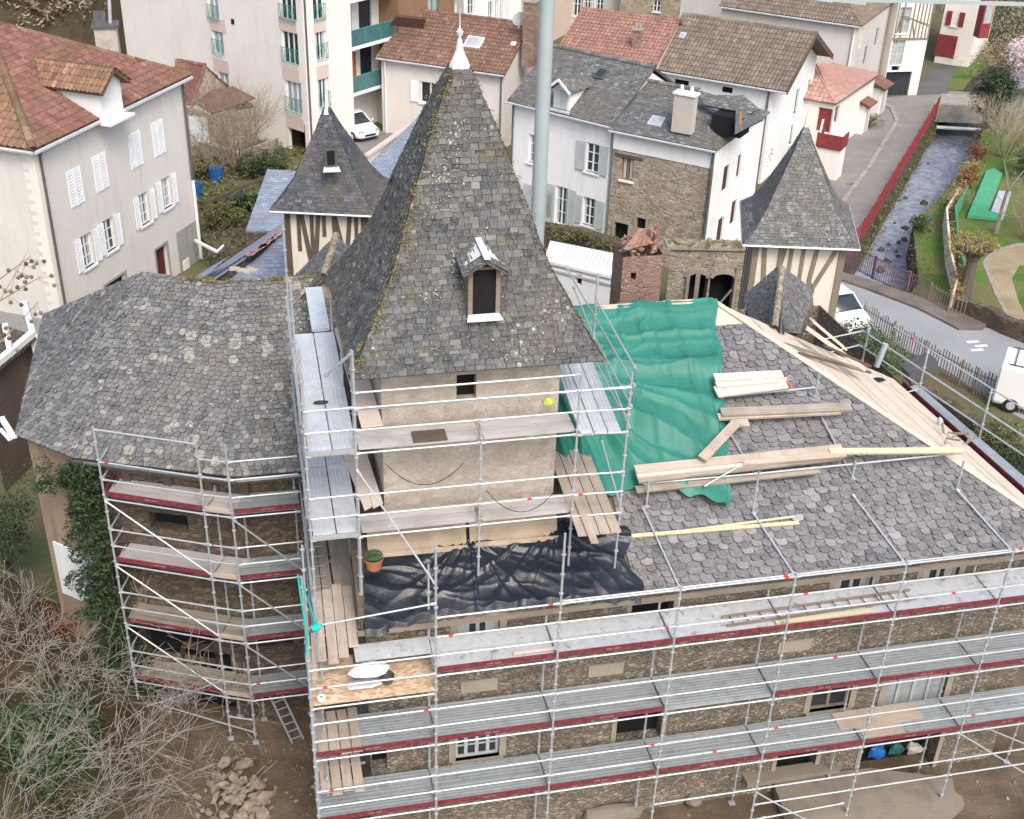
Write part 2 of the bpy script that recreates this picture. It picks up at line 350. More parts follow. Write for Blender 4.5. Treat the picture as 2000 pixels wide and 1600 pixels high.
# ------------------------------------------------------------ roof coverings: every slate and tile is a small piece of its own
def clip2(poly, hp):                       # poly of (a, b, h); hp: inward half planes (na, nb, c)
    for na, nb, c in hp:
        if not poly: return poly
        out = []; k = len(poly)
        for i in range(k):
            p, q = poly[i], poly[(i+1) % k]; dp = na*p[0]+nb*p[1]-c; dq = na*q[0]+nb*q[1]-c
            if dp >= 0: out.append(p)
            if (dp >= 0) != (dq >= 0):
                t = dp/(dp-dq); out.append(tuple(p[j]+(q[j]-p[j])*t for j in range(3)))
        poly = out
    return poly
def skin(mb, pts, kind='slate', w=.24, ex=.13, amp=.035, seg=4, shape='rect', skew=0, jit=1, th=.09, lift=.012, base=True, skip=0):
    pts = [Vector(p) for p in pts]
    e = (pts[1]-pts[0]).normalized(); nn = Vector((0, 0, 0))
    for i in range(1, len(pts)-1): nn += (pts[i]-pts[0]).cross(pts[i+1]-pts[0])
    nn.normalize()
    if nn.z < 0: nn = -nn
    s = nn.cross(e)
    cen = sum(pts, Vector())/len(pts)
    if (cen-pts[0]).dot(s) < 0: e = -e; s = nn.cross(e)
    o = pts[0]; P2 = [((p-o).dot(e), (p-o).dot(s)) for p in pts]
    A = sum(P2[i][0]*P2[(i+1) % len(P2)][1]-P2[(i+1) % len(P2)][0]*P2[i][1] for i in range(len(P2)))
    sg = 1 if A > 0 else -1; hp = []
    for i in range(len(P2)):
        p, q = P2[i], P2[(i+1) % len(P2)]; na, nb = -(q[1]-p[1])*sg, (q[0]-p[0])*sg; L = math.hypot(na, nb)
        if L < 1e-6: continue
        hp.append((na/L, nb/L, (na*p[0]+nb*p[1])/L))
    a0, a1 = min(p[0] for p in P2), max(p[0] for p in P2); b0, b1 = min(p[1] for p in P2), max(p[1] for p in P2)
    def put(poly, t, sm=False):
        if any(na*p[0]+nb*p[1]-c < 0 for p in poly for na, nb, c in hp): poly = clip2(poly, hp)
        if len(poly) > 2: mb.poly([o+e*p[0]+s*p[1]+nn*p[2] for p in poly], t, [(p[0], p[1]) for p in poly], sm)
    R = random
    if kind == 'slate':
        nr = int((b1-b0)/ex)+2
        for j in range(nr):
            b = b0+j*ex; a = a0-w*2-max(0, skew)*(b-b0)+(j % 2)*w*.5+R.uniform(-.03, .03)
            while a < a1+w+abs(skew)*3:
                ww = w*R.uniform(1-.22*jit, 1+.22*jit); aa = a+skew*(b-b0); db = R.uniform(-.16, .16)*ex*jit; h = lift*R.uniform(1.3, 2.4)
                if skip and R.random() < skip: a += ww; continue
                g = .006; t = min(1, max(0, R.gauss(.48, .18))); top = b+ex*1.25; lo = b-.02+db
                if shape == 'round':
                    cut = ww*.28; dz = R.uniform(-.4, .4)*lift
                    P = [(aa+g, lo+cut*.9, h+dz), (aa+cut*.5+g, lo+cut*.25, h+dz), (aa+ww*.5, lo, h), (aa+ww-cut*.5-g, lo+cut*.25, h-dz), (aa+ww-g, lo+cut*.9, h-dz), (aa+ww-g, top, .001), (aa+g, top, .001)]
                    put(P, t)
                    for q, r_ in ((P[0], P[1]), (P[1], P[2]), (P[2], P[3]), (P[3], P[4])): put([(q[0], q[1], -.004), (r_[0], r_[1], -.004), r_, q], t*.4)
                else:
                    dz = R.uniform(-.3, .3)*lift; lb = R.uniform(-.08, .08)*ex*jit
                    P = [(aa+g, lo, h+dz), (aa+ww-g, lo+lb, h-dz), (aa+ww-g, top, .001), (aa+g, top, .001)]
                    put(P, t); put([(aa+g, lo, -.004), (aa+ww-g, lo+lb, -.004), P[1], P[0]], t*.4)
                a += ww
    else:                                   # tiles with a rolled profile
        nr = int((b1-b0)/ex)+2; nc = int((a1-a0)/w)+2
        for j in range(nr):
            for i in range(nc):
                t = min(1, max(0, R.gauss(.5, .16))); b = b0+j*ex+R.uniform(-.01, .01)*jit; a = a0+(i-.5)*w; lo = .03 if ex < 2 else .004
                pr = [(a+w*k/seg, amp*(.5-.5*math.cos(2*math.pi*k/seg))) for k in range(seg+1)]
                for k in range(seg):
                    p, q = pr[k], pr[k+1]
                    put([(p[0], b, p[1]+lo), (q[0], b, q[1]+lo), (q[0], b+ex*1.02, q[1]), (p[0], b+ex*1.02, p[1])], t, True)
                if ex < 2:
                    put([(p[0], b, p[1]+lo) for p in reversed(pr)]+[(pr[0][0], b, -.01), (pr[-1][0], b, -.01)], t*.3)
    if base:
        pl = [p-nn*((p-o).dot(nn)) for p in pts]; top = [p-nn*.012 for p in pl]; lo = [p-nn*th for p in pl]; k = len(pts)
        mb.poly(top, .05); mb.poly(lo[::-1], .05)
        for i in range(k): mb.poly([lo[i], lo[(i+1) % k], top[(i+1) % k], top[i]], .1)
def ridge_tiles(mb, p, q, r=.11, L=.38, t0=.5):
    p = Vector(p); q = Vector(q); n = max(1, int((q-p).length/L)); x = (q-p)/n; xd = x.normalized(); y = Vector((0,0,1)).cross(xd).normalized(); z = xd.cross(y)
    for i in range(n):
        a = p+x*i; b = p+x*(i+1.08); t = min(1, max(0, random.gauss(t0, .2)))
        for k in range(5):
            c0, c1 = math.pi*k/5, math.pi*(k+1)/5
            f = lambda c, rr, o: o+y*(math.cos(c)*rr)+z*(math.sin(c)*rr)
            mb.poly([f(c0, r, a), f(c1, r, a), f(c1, r*1.15, b), f(c0, r*1.15, b)], t, None, True)
# ------------------------------------------------------------ walls with real openings
class Fac:
    def __init__(s, A, B, z0, z1):
        s.A = Vector((A[0], A[1])); s.B = Vector((B[0], B[1])); d = s.B-s.A; s.L = d.length; s.d = d/s.L; s.n = Vector((s.d.y, -s.d.x)); s.z0 = z0; s.z1 = z1; s.ops = []
    def P(s, a, z, o=0):
        q = s.A+s.d*a+s.n*o; return Vector((q.x, q.y, z))
    def at(s, u, v):                        # photo point -> (along, height) on this wall
        r = ray(u, v); n3 = Vector((s.n.x, s.n.y, 0)); t = (Vector((s.A.x, s.A.y, 0))-CP).dot(n3)/r.dot(n3); q = CP+r*t
        return (Vector((q.x, q.y))-s.A).dot(s.d), q.z
    def mesh(s, mb, dep=.18, t=.5):
        xs = sorted({0, s.L, *[min(max(v, 0), s.L) for o in s.ops for v in o[:2]]}); zs = sorted({s.z0, s.z1, *[min(max(v, s.z0), s.z1) for o in s.ops for v in o[2:4]]})
        for i in range(len(xs)-1):
            for j in range(len(zs)-1):
                cx, cz = (xs[i]+xs[i+1])/2, (zs[j]+zs[j+1])/2
                if any(o[0] < cx < o[1] and o[2] < cz < o[3] for o in s.ops): continue
                mb.poly([s.P(xs[i], zs[j]), s.P(xs[i+1], zs[j]), s.P(xs[i+1], zs[j+1]), s.P(xs[i], zs[j+1])], t)
        for a, b, c, d in s.ops:
            for p, q in (((a, c), (b, c)), ((b, c), (b, d)), ((b, d), (a, d)), ((a, d), (a, c))):
                mb.poly([s.P(*p), s.P(*q), s.P(*q, -dep), s.P(*p, -dep)], t)
    def quad(s, mb, a, b, c, d, o, t=.5): mb.poly([s.P(a, c, o), s.P(b, c, o), s.P(b, d, o), s.P(a, d, o)], t)
    def bar(s, mb, a, b, c, d, o0, o1, t=.5):
        x = Vector((s.d.x, s.d.y, 0)); y = Vector((s.n.x, s.n.y, 0))
        mb.frame(s.P((a+b)/2, (c+d)/2, (o0+o1)/2), x, y, Vector((0, 0, 1)), b-a, o1-o0, d-c, t)
def opening(f, w, h, uv=None, sz=None):
    a, z = sz or f.at(*uv); o = (a-w/2, a+w/2, z-h/2, z+h/2); f.ops.append(o); return o
def window(f, root, w, h, uv=None, sz=None, frame='white', pane='glass', cols=2, rows=3, sill='white', surround=None, name='window', dep=.12, bars=None):
    a, b, c, d = opening(f, w, h, uv, sz); m = MB(); fw = .07
    f.bar(m, a, a+fw, c, d, -dep-.05, -dep+.02); f.bar(m, b-fw, b, c, d, -dep-.05, -dep+.02)
    f.bar(m, a+fw, b-fw, c, c+fw, -dep-.05, -dep+.02); f.bar(m, a+fw, b-fw, d-fw, d, -dep-.05, -dep+.02)
    for i in range(1, cols): x = a+(b-a)*i/cols; f.bar(m, x-fw*.6, x+fw*.6, c+fw, d-fw, -dep-.045, -dep+.025)
    for j in range(1, rows): z = c+(d-c)*j/rows; f.bar(m, a+fw, b-fw, z-.018, z+.018, -dep-.04, -dep+.012)
    fr = m.build(name, M[frame], root)
    m = MB(); f.quad(m, a+fw*.5, b-fw*.5, c+fw*.5, d-fw*.5, -dep-.02); m.build('pane', M[pane], fr)
    if pane == 'glass' and cols == 2 and random.random() < .6:
        m = MB(); k = (b-a)*random.uniform(.14, .24); f.quad(m, a+fw, a+fw+k, c+fw, d-fw, -dep-.012); f.quad(m, b-fw-k, b-fw, c+fw, d-fw, -dep-.012); m.build('curtain', M['shutter_grey'], fr)
    if sill: m = MB(); f.bar(m, a-.1, b+.1, c-.09, c, -.1, .09); m.build('sill', M[sill], fr)
    if surround:
        m = MB(); q = .16
        f.bar(m, a-q, a, c, d, -.02, .025); f.bar(m, b, b+q, c, d, -.02, .025); f.bar(m, a-q, b+q, d, d+q*1.3, -.02, .028); m.build('surround', M[surround], fr)
    if bars:
        m = MB(); k = max(2, int((b-a)/.14))
        for i in range(1, k): x = a+(b-a)*i/k; m.tube(f.P(x, c, -.03), f.P(x, d, -.03), .014, 4)
        m.build('window_bars', M[bars], fr)
    return fr, (a, b, c, d)
def slatted(f, m, a, b, c, d, o):           # louvred leaf
    f.bar(m, a, b, c, d, o, o+.03, .5); n = max(3, int((d-c)/.13))
    for k in range(n): z = c+.05+(d-c-.1)*k/n; f.bar(m, a+.05, b-.05, z, z+.05, o+.028, o+.045, .5)
    f.bar(m, a, a+.05, c, d, o+.025, o+.055); f.bar(m, b-.05, b, c, d, o+.025, o+.055)
def shutters(f, root, box, mat, sw=None, closed=False, both=True, ang=0):
    a, b, c, d = box; w = sw or (b-a)/2
    for k in ((0, 1) if both else (0,)):
        m = MB()
        if closed: slatted(f, m, *( (a, (a+b)/2-.006) if k == 0 else ((a+b)/2+.006, b)), c, d, .0)
        else: slatted(f, m, *((a-w-.03, a-.03) if k == 0 else (b+.03, b+w+.03)), c, d, .035)
        m.build('shutter', M[mat], root)
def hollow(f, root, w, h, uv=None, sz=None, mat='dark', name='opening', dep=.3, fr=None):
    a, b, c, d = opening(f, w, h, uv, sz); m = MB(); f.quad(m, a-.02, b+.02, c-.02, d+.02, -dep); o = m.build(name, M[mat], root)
    if fr: m = MB(); q = .12; f.bar(m, a-q, a, c, d, -.02, .03); f.bar(m, b, b+q, c, d, -.02, .03); f.bar(m, a-q, b+q, d, d+q, -.02, .033); m.build('surround', M[fr], o)
    return o, (a, b, c, d)
def pipe(root, pts, r=.05, mat='lead', name='drainpipe'):
    m = MB()
    for p, q in zip(pts, pts[1:]): m.tube(p, q, r, 6)
    return m.build(name, M[mat], root)
def gutter(root, p, q, r=.07, mat='zinc'):
    m = MB(); m.tube(p, q, r, 6, cap=True); return m.build('gutter', M[mat], root)
# ------------------------------------------------------------ vegetation
def leaves(mb, c, r, n, size=.12, t0=0, flat=.6):
    c = Vector(c); r = Vector(r) if not isinstance(r, (int, float)) else Vector((r, r, r)); k = 0; g = 0
    while k < n and g < n*6:
        g += 1
        d = Vector((random.gauss(0, 1), random.gauss(0, 1), random.gauss(0, 1)))
        if d.length < .01: continue
        d.normalize(); rr = random.uniform(.45, 1.0)**.6
        p = Vector((c.x+d.x*r.x*rr, c.y+d.y*r.y*rr, c.z+d.z*r.z*rr))
        nz = noise.noise(p*(1.6/max(.4, min(1.6, r.length/2))))
        if nz < -.12: continue
        p += d*nz*.25*min(r)
        a = Vector((random.uniform(-1, 1), random.uniform(-1, 1), random.uniform(-.6, .6))).normalized(); b = a.cross(Vector((random.uniform(-1, 1), random.uniform(-1, 1), 1))).normalized()
        s = size*random.uniform(.6, 1.3); t = min(1, max(0, random.gauss(.5+t0, .25)))
        mb.poly([p-a*s-b*s*flat*.2, p+b*s*flat*.6, p+a*s, p-b*s*flat*.6], t); k += 1
def grow(mt, mc, p, d, L, r, depth, maxd, spread=.55, up=.12, n=(2, 4), seglen=3, curl=.18, tips=None, kr=.62, kl=.72):
    p = Vector(p); d = Vector(d).normalized(); t = random.random()
    for i in range(seglen):
        q = p+d*(L/seglen); r2 = r*(1-.14); (mt if depth < 1 else mc).tube(p, q, max(r, .006), 5 if depth < 2 else 3, max(r2, .005), min(1, .3+.1*depth+.3*t))
        r = r2; p = q; d = (d+Vector((random.gauss(0, curl), random.gauss(0, curl), random.gauss(0, curl)+up*.35))).normalized()
        if 0 < depth < maxd and random.random() < .55:
            sd2 = (d+Vector((random.gauss(0, spread*1.5), random.gauss(0, spread*1.5), random.gauss(0, spread)))).normalized()
            grow(mt, mc, p, sd2, L*.55, r*.5, depth+1, maxd, spread, up, n, 2, curl, tips, kr, kl) if depth+1 <= maxd else None
    if depth >= maxd:
        if tips is not None: tips.append(p.copy())
        return
    for k in range(random.randint(*n)):
        d2 = (d+Vector((random.gauss(0, spread), random.gauss(0, spread), random.gauss(0, spread)+up))).normalized()
        grow(mt, mc, p, d2, L*kl*random.uniform(.8, 1.15), r*kr, depth+1, maxd, spread, up, n, seglen, curl, tips, kr, kl)
def bare_tree(name, base, h, r, label, depth=4, spread=.5, mat='bark', lean=(0, 0, 1), group=None, n=(2, 3), up=.12, seed=1, cat='tree', tipleaf=None, size=.09, trunk=None, kr=.62, kl=.72):
    random.seed(seed); mt = MB(); mc = MB(); tips = []
    grow(mt, mc, base, lean, trunk or h*.3, r, 0, depth, spread, up, n, 3, .13, tips, kr, kl)
    t = thing(name, base, label, cat, group); mt.build('trunk', M[mat], t); mc.build('crown', M[mat], t)
    if tipleaf:
        ml = MB()
        for p in tips: leaves(ml, p, .5, 22, size)
        ml.build('blossom' if tipleaf == 'blossom' else 'foliage', M[tipleaf], t)
    return t
def bush(name, c, r, n, mat, label, cat='bush', size=.1, group=None, stems=6, lump=9):
    c = Vector(c); r = Vector(r); m = MB()
    for k in range(lump):
        a = random.uniform(0, 6.28); q = random.uniform(0, .62); hh = random.uniform(-.35, .5)
        leaves(m, (c.x+math.cos(a)*q*r.x, c.y+math.sin(a)*q*r.y, c.z+hh*r.z), tuple(x*random.uniform(.4, .62) for x in r), n//lump, size, random.uniform(-.15, .15))
    t = thing(name, (c.x, c.y, c.z-r.z), label, cat, group); m.build('foliage', M[mat], t)
    s = MB()
    for k in range(stems): a = random.uniform(0, 6.28); s.tube((c.x, c.y, c.z-r.z-.1), (c.x+math.cos(a)*r.x*.5, c.y+math.sin(a)*r.y*.5, c.z+r.z*.3), .03, 4, .01)
    s.build('stem', M['bark_dark'], t); return t
# ============================================================ THE SETTING
G = -7.0
def flat(name, pts, z, mat, kind='structure', label=None, cat=None):
    m = MB(); P = [Vector((p[0], p[1], z)) for p in pts]
    for tr in tessellate_polygon([P]):
        q = [P[i] for i in tr]
        if (q[1]-q[0]).cross(q[2]-q[0]).z < 0: q = q[::-1]
        m.poly(q, .5, [(v.x, v.y) for v in q])
    o = m.build(name, mat); tag(o, label, cat, None, kind); return o
def gmat(name, stops, s=1.2, s2=9, bd=.03):
    m, n, b = newmat(name); f = noi(n, s, 7, .65); c = ramp(n, stops, f)
    c = mix(n, mth(n, 'MULTIPLY', gray(n, .4, .75, noi(n, s2, 5, .7)), .45), c, tuple(x*.5 for x in stops[0][1]))
    setc(n, b, c, .95); bump(n, b, noi(n, s2*1.5, 5, .7), bd); return m
m_ground = gmat('ground_mat', [(.3, (.10, .075, .045)), (.45, (.15, .13, .07)), (.58, (.09, .12, .045)), (.7, (.17, .14, .09))], .35)
m_earth = gmat('earth_mat', [(.3, (.085, .062, .04)), (.5, (.155, .118, .08)), (.7, (.22, .17, .12))], .8, 11)
m_bank0 = gmat('bank_mat', [(.3, (.045, .035, .022)), (.48, (.09, .06, .035)), (.58, (.06, .07, .03)), (.72, (.15, .085, .05))], .9, 8, .08)
m_bank = m_bank0; n_ = m_bank.node_tree; b_ = n_.nodes['Principled BSDF']; s_ = n_.nodes.new('ShaderNodeSeparateXYZ'); n_.links.new(n_.nodes.new('ShaderNodeNewGeometry').outputs['Position'], s_.inputs[0])
f_ = mth(n_, 'ADD', s_.outputs[0], mth(n_, 'MULTIPLY', noi(n_, .9, 5), 2.4)); cm_ = n_.nodes.new('ShaderNodeMapRange'); cm_.inputs['From Min'].default_value = -3.7; cm_.inputs['From Max'].default_value = -2.3; n_.links.new(f_, cm_.inputs[0])
src_ = b_.inputs['Base Color'].links[0].from_socket; n_.links.new(mix(n_, cm_.outputs[0], src_, ramp(n_, [(.3, (.085, .062, .04)), (.5, (.155, .118, .08)), (.7, (.22, .17, .12))], noi(n_, .8, 7, .65))), b_.inputs['Base Color'])
m_grass = gmat('grass_mat', [(.3, (.05, .10, .02)), (.45, (.095, .18, .03)), (.56, (.16, .17, .055)), (.68, (.17, .135, .075))], .45, 10)
m_asphalt = gmat('asphalt_mat', [(.3, (.19, .185, .175)), (.55, (.235, .225, .21)), (.75, (.30, .285, .26))], .35, 30, .004)
m_asphalt2 = gmat('street_mat', [(.3, (.27, .285, .30)), (.6, (.33, .345, .36)), (.8, (.37, .38, .39))], .3, 40, .003)
m_pave = gmat('pavement_mat', [(.3, (.13, .11, .095)), (.6, (.21, .18, .16)), (.8, (.30, .26, .24))], .8, 20, .01)
m_path = gmat('path_mat', [(.3, (.26, .20, .12)), (.6, (.36, .29, .19)), (.8, (.42, .35, .25))], .8, 12, .01)
m_lane = gmat('lane_mat', [(.3, (.09, .09, .09)), (.7, (.15, .145, .14))], .5, 15, .005)
# the river: banks measured on the photo
LB = [PZ(*q, G) for q in ((1600, 560), (1648, 512), (1683, 466), (1832, 216))]
d = (LB[3]-LB[2]); LB += [LB[3]+d*.35+Vector((1.2, 0, 0)), LB[3]+d*.9+Vector((9, 3, 0)), LB[3]+d*2.2+Vector((32, 22, 0))]
RB = [PZ(*q, G) for q in ((1760, 590), (1795, 555), (1783, 440), (1852, 370), (1905, 300), (1926, 236), (1975, 185))]
RB += [LB[5]+Vector((6.2, -1.5, 0)), LB[6]+Vector((9, -3, 0))]
river = [Vector((p.x, p.y)) for p in LB]+[Vector((p.x, p.y)) for p in reversed(RB)]
pit = [PZ(*q, G) for q in ((1800, 780), (1905, 835), (2040, 925), (2040, 1040), (1900, 960), (1795, 850))]
pit = [Vector((p.x, p.y)) for p in pit]
def ground_sheet():
    out = [Vector((-420, -120, G)), Vector((420, -120, G)), Vector((420, 700, G)), Vector((-420, 700, G))]
    h1 = [Vector((p.x, p.y, G)) for p in river]; h2 = [Vector((p.x, p.y, G)) for p in pit]
    allp = out+h1+h2; m = MB()
    for tr in tessellate_polygon([out, h1, h2]):
        q = [allp[i] for i in tr]
        if (q[1]-q[0]).cross(q[2]-q[0]).z < 0: q = q[::-1]
        m.poly(q, .5)
    tag(m.build('ground', m_ground), kind='structure')
ground_sheet()
def water():
    m, n, b = newmat('river_water')
    f = noi(n, 2.2, 6, .7, None, (1, 1, 1)); w = noi(n, 5.5, 6, .75); fo = noi(n, 1.1, 8, .8)
    c = ramp(n, [(.3, (.18, .21, .27)), (.5, (.34, .39, .49)), (.7, (.52, .58, .68))], f)
    c = mix(n, gray(n, .60, .70, fo), c, (.62, .66, .74)); c = mix(n, mth(n, 'MULTIPLY', gray(n, .56, .68, w), .6), c, (.48, .53, .62))
    setc(n, b, c, .22, 0, .6); bump(n, b, mth(n, 'ADD', w, f), .09)
    g = MB(); lo = [Vector((p.x, p.y, -9)) for p in river]
    for tr in tessellate_polygon([lo]):
        q = [lo[i] for i in tr]
        if (q[1]-q[0]).cross(q[2]-q[0]).z < 0: q = q[::-1]
        g.poly(q, .5)
    tag(g.build('river_water', m), kind='structure')
water()
def bank_walls():
    m = MB(); k = len(river)
    for i in range(k):
        p, q = river[i], river[(i+1) % k]; L = (q-p).length; n = max(1, int(L/1.2))
        for j in range(n):
            a = p.lerp(q, j/n); b = p.lerp(q, (j+1)/n); m.poly([(a.x, a.y, -9.3), (b.x, b.y, -9.3), (b.x, b.y, G), (a.x, a.y, G)]); 
    tag(m.build('river_bank', M['rubble_dark']), kind='structure')
    m = MB(); k = len(pit)
    for i in range(k):
        p, q = pit[i], pit[(i+1) % k]; m.poly([(p.x, p.y, -10.5), (q.x, q.y, -10.5), (q.x, q.y, G), (p.x, p.y, G)])
    P = [Vector((p.x, p.y, -10.5)) for p in pit]; m.poly(P if (P[1]-P[0]).cross(P[2]-P[0]).z > 0 else P[::-1])
    tag(m.build('sunken_yard', M['rubble_dark']), kind='structure')
    # stones breaking the water
    for i in range(16):
        t = random.random(); s = random.uniform(.12, .88); j = random.randint(0, 2); p = LB[1+j].lerp(LB[2+j], t) if j < 2 else LB[2].lerp(LB[3], t)
        q = RB[1].lerp(RB[4], random.random()) if False else RB[2].lerp(RB[4], t)
        c = Vector((p.x, p.y)).lerp(Vector((q.x, q.y)), s); m2 = MB(); m2.blob((c.x, c.y, -9.02), random.uniform(.12, .3), .3, i)
        tag(m2.build('river_rock', M['rubble_dark']), 'dark wet rock breaking the surface of the shallow river', 'rock', 'rocks in the river')
bank_walls()
def R2(l, z=G): return [PZ(u, v, z) for u, v in l]
flat('upper_road', R2([(1470, 420), (1560, 350), (1640, 225), (1700, 195), (1735, 190), (1862, 178), (1995, 186), (2060, 190), (2060, 232), (1930, 222), (1832, 216), (1683, 466), (1648, 512), (1600, 560), (1500, 560)]), G+.008, m_asphalt)
flat('lane', R2([(1778, 187), (1826, 130), (1884, 134), (1872, 150), (1850, 184)]), G+.014, m_lane)
flat('lower_street', R2([(1590, 575), (1650, 548), (1790, 600), (1880, 640), (1925, 640), (2000, 662), (2120, 690), (2120, 880), (1960, 800), (1850, 725), (1745, 672), (1650, 640)]), G+.012, m_asphalt2)
def kerb(name, pts, h, mat):
    m = MB(); m.prism(pts, G, G+h); tag(m.build(name, mat), kind='structure')
kerb('pavement', R2([(1640, 534), (1700, 552), (1880, 612), (1932, 632), (1918, 646), (1872, 646), (1790, 604), (1690, 566), (1636, 548)]), .13, m_pave)
kerb('road_kerb', R2([(1560, 500), (1600, 450), (1690, 330), (1748, 238), (1738, 212), (1722, 206), (1726, 202), (1745, 208), (1756, 238), (1697, 334), (1606, 456), (1566, 505)]), .07, M['concrete'])
flat('lawn', [p+Vector((.05, 0, 0)) for p in RB[1:7]]+R2([(2140, 190), (2140, 700), (2000, 640), (1900, 600)], -7), G+.006, m_grass)
flat('river_lawn', R2([(1860, 150), (1905, 80), (1925, 90), (1915, 130), (1880, 178), (1852, 172)]), G+.02, m_grass)
flat('garden_path', R2([(1925, 512), (1945, 492), (1985, 482), (2060, 480), (2060, 512), (1990, 520), (1976, 545), (1990, 590), (2020, 650), (1985, 640), (1950, 575)]), G+.012, m_path)
flat('garden_path', R2([(1925, 512), (1950, 575), (1985, 640), (1978, 640), (1943, 575), (1918, 512), (1940, 488), (1985, 476), (2060, 473), (2060, 480), (1985, 482), (1945, 492)]), G+.018, M['concrete'])
flat('courtyard', R2([(560, 330), (760, 250), (1000, 330), (1040, 480), (700, 560)], G), G+.006, m_asphalt)
# road markings and small covers in the road
m = MB()
for q in ((1722, 282), (1660, 360)): p = PZ(*q, G); m.box(p.x-.25, p.y-.1, G+.010, p.x+.25, p.y+.1, G+.016)
tag(m.build('drain_cover', M['lead']), kind='structure')
m = MB()
for q in ((1900, 668), (1916, 676), (1908, 684)): p = PZ(*q, G); m.box(p.x-.3, p.y-.1, G+.014, p.x+.3, p.y+.08, G+.020)
tag(m.build('road_marking', M['white']), kind='structure')
# bridge
def bridge():
    a, b = PZ(1822, 218, G), PZ(1950, 226, G); a2, b2 = PZ(1850, 184, G), PZ(1995, 190, G)
    t = thing('road_bridge', (a+b)/2, 'low concrete road bridge over the river with a grey parapet', 'bridge')
    m = MB(); m.slab([(a.x-.5, a.y, G+.05), (b.x+1.5, b.y, G+.05), (b2.x+1.5, b2.y, G+.05), (a2.x-.5, a2.y, G+.05)], .75); m.build('deck', M['concrete'], t)
    m = MB(); d = (b-a); n = Vector((-d.y, d.x, 0)).normalized()
    m.beam(a+Vector((0, 0, .28))+n*.1, b+Vector((1, .1, .28))+n*.1, .3, .5); m.build('parapet', M['concrete'], t)
    m = MB(); m.tube(a+Vector((.3, -.25, -1.0))-n*.2, b+Vector((.5, -.2, -1.0))-n*.2, .12, 8); m.build('pipe', M['white'], t)
bridge()
# foreground courtyard earth, bank on the left, far hill
flat('yard', [(-4.5, -30), (40, -30), (40, 3), (24, 8), (18, 9), (-4.5, 9)], G+.25, m_earth)
def heights(name, x0, x1, y0, y1, nx, ny, fn, mat):
    m = MB(); X = [x0+(x1-x0)*i/nx for i in range(nx+1)]; Y = [y0+(y1-y0)*j/ny for j in range(ny+1)]
    Z = [[fn(x, y) for y in Y] for x in X]
    for i in range(nx):
        for j in range(ny):
            m.poly([(X[i], Y[j], Z[i][j]), (X[i+1], Y[j], Z[i+1][j]), (X[i+1], Y[j+1], Z[i+1][j+1]), (X[i], Y[j+1], Z[i][j+1])], .5, None, True)
    return tag(m.build(name, mat, None, True), kind='structure')
def bankz(x, y):
    if x > -3.4: return -6.7-(x+3.4)*.12
    t = max(0, -3.4-x-max(0, -y)*.12); e = min(1, max(0, (12.5-y)/3))
    return -7.2+(.5+min(3.2, t*.75)+noise.noise(Vector((x*.7, y*.7, 0)))*.7*min(1, t))*e
heights('earth_bank', -22, -2.4, -9, 13, 60, 66, bankz, m_bank)
def hillz(x, y): return -7.4+max(0, min(60, (y-72+max(0, x+12)*1.4)*.62))+noise.noise(Vector((x*.08, y*.08, 2)))*2.5
heights('hill', -120, 4, 66, 190, 50, 50, hillz, m_bank)
def scrub(name, n, fn, mat, size, label, cat):
    m = MB()
    for i in range(n):
        c = fn(i)
        if c: leaves(m, c[0], c[1], c[2], size, random.uniform(-.2, .2))
    return tag(m.build(name, mat), label, cat, None, 'stuff')
def hs(i):
    x = random.uniform(-26, -6); y = random.uniform(76, 108); return ((x, y, hillz(x, y)+.4), (1.3, 1.3, .8), 110)
scrub('hillside_scrub', 330, hs, M['twig'], .2, 'brown leafless scrub covering the hillside behind the houses', 'scrub')
scrub('hillside_undergrowth', 90, hs, M['leaf_olive'], .13, 'olive green undergrowth among the brown hillside scrub', 'undergrowth')
def bs(i):
    x = random.uniform(-13, -3.9); y = random.uniform(-5, 9.5)
    if x > -5 and y > 4: return None
    return ((x, y, bankz(x, y)+.1), (.6, .6, .28), 16)
scrub('bank_litter', 330, bs, M['leaf_rust'], .055, 'rust brown dead leaves and bramble on the dark earth bank', 'leaf litter')
def gs(i):
    p = random.choice(((-2.2, 54), (-1, 50), (-3.5, 56), (0, 57), (.8, 52), (-2, 47), (-3, 50), (2, 54))); x = p[0]+random.gauss(0, 1.6); y = p[1]+random.gauss(0, 2.2)
    return ((x, y, G+.15), (.8, .8, .22), 40)
scrub('garden_weeds', 150, gs, M['leaf_olive'], .13, 'rough green weeds on the garden terraces beside the grey house', 'ground cover')
def lw(i):
    return ((random.uniform(14.5, 22), random.uniform(-6, -1.1), G+.28), (.5, .5, .06), 60)
scrub('yard_grass', 60, lw, M['leaf_green'], .045, 'thin grass on the yard at the foot of the main scaffold', 'grass')
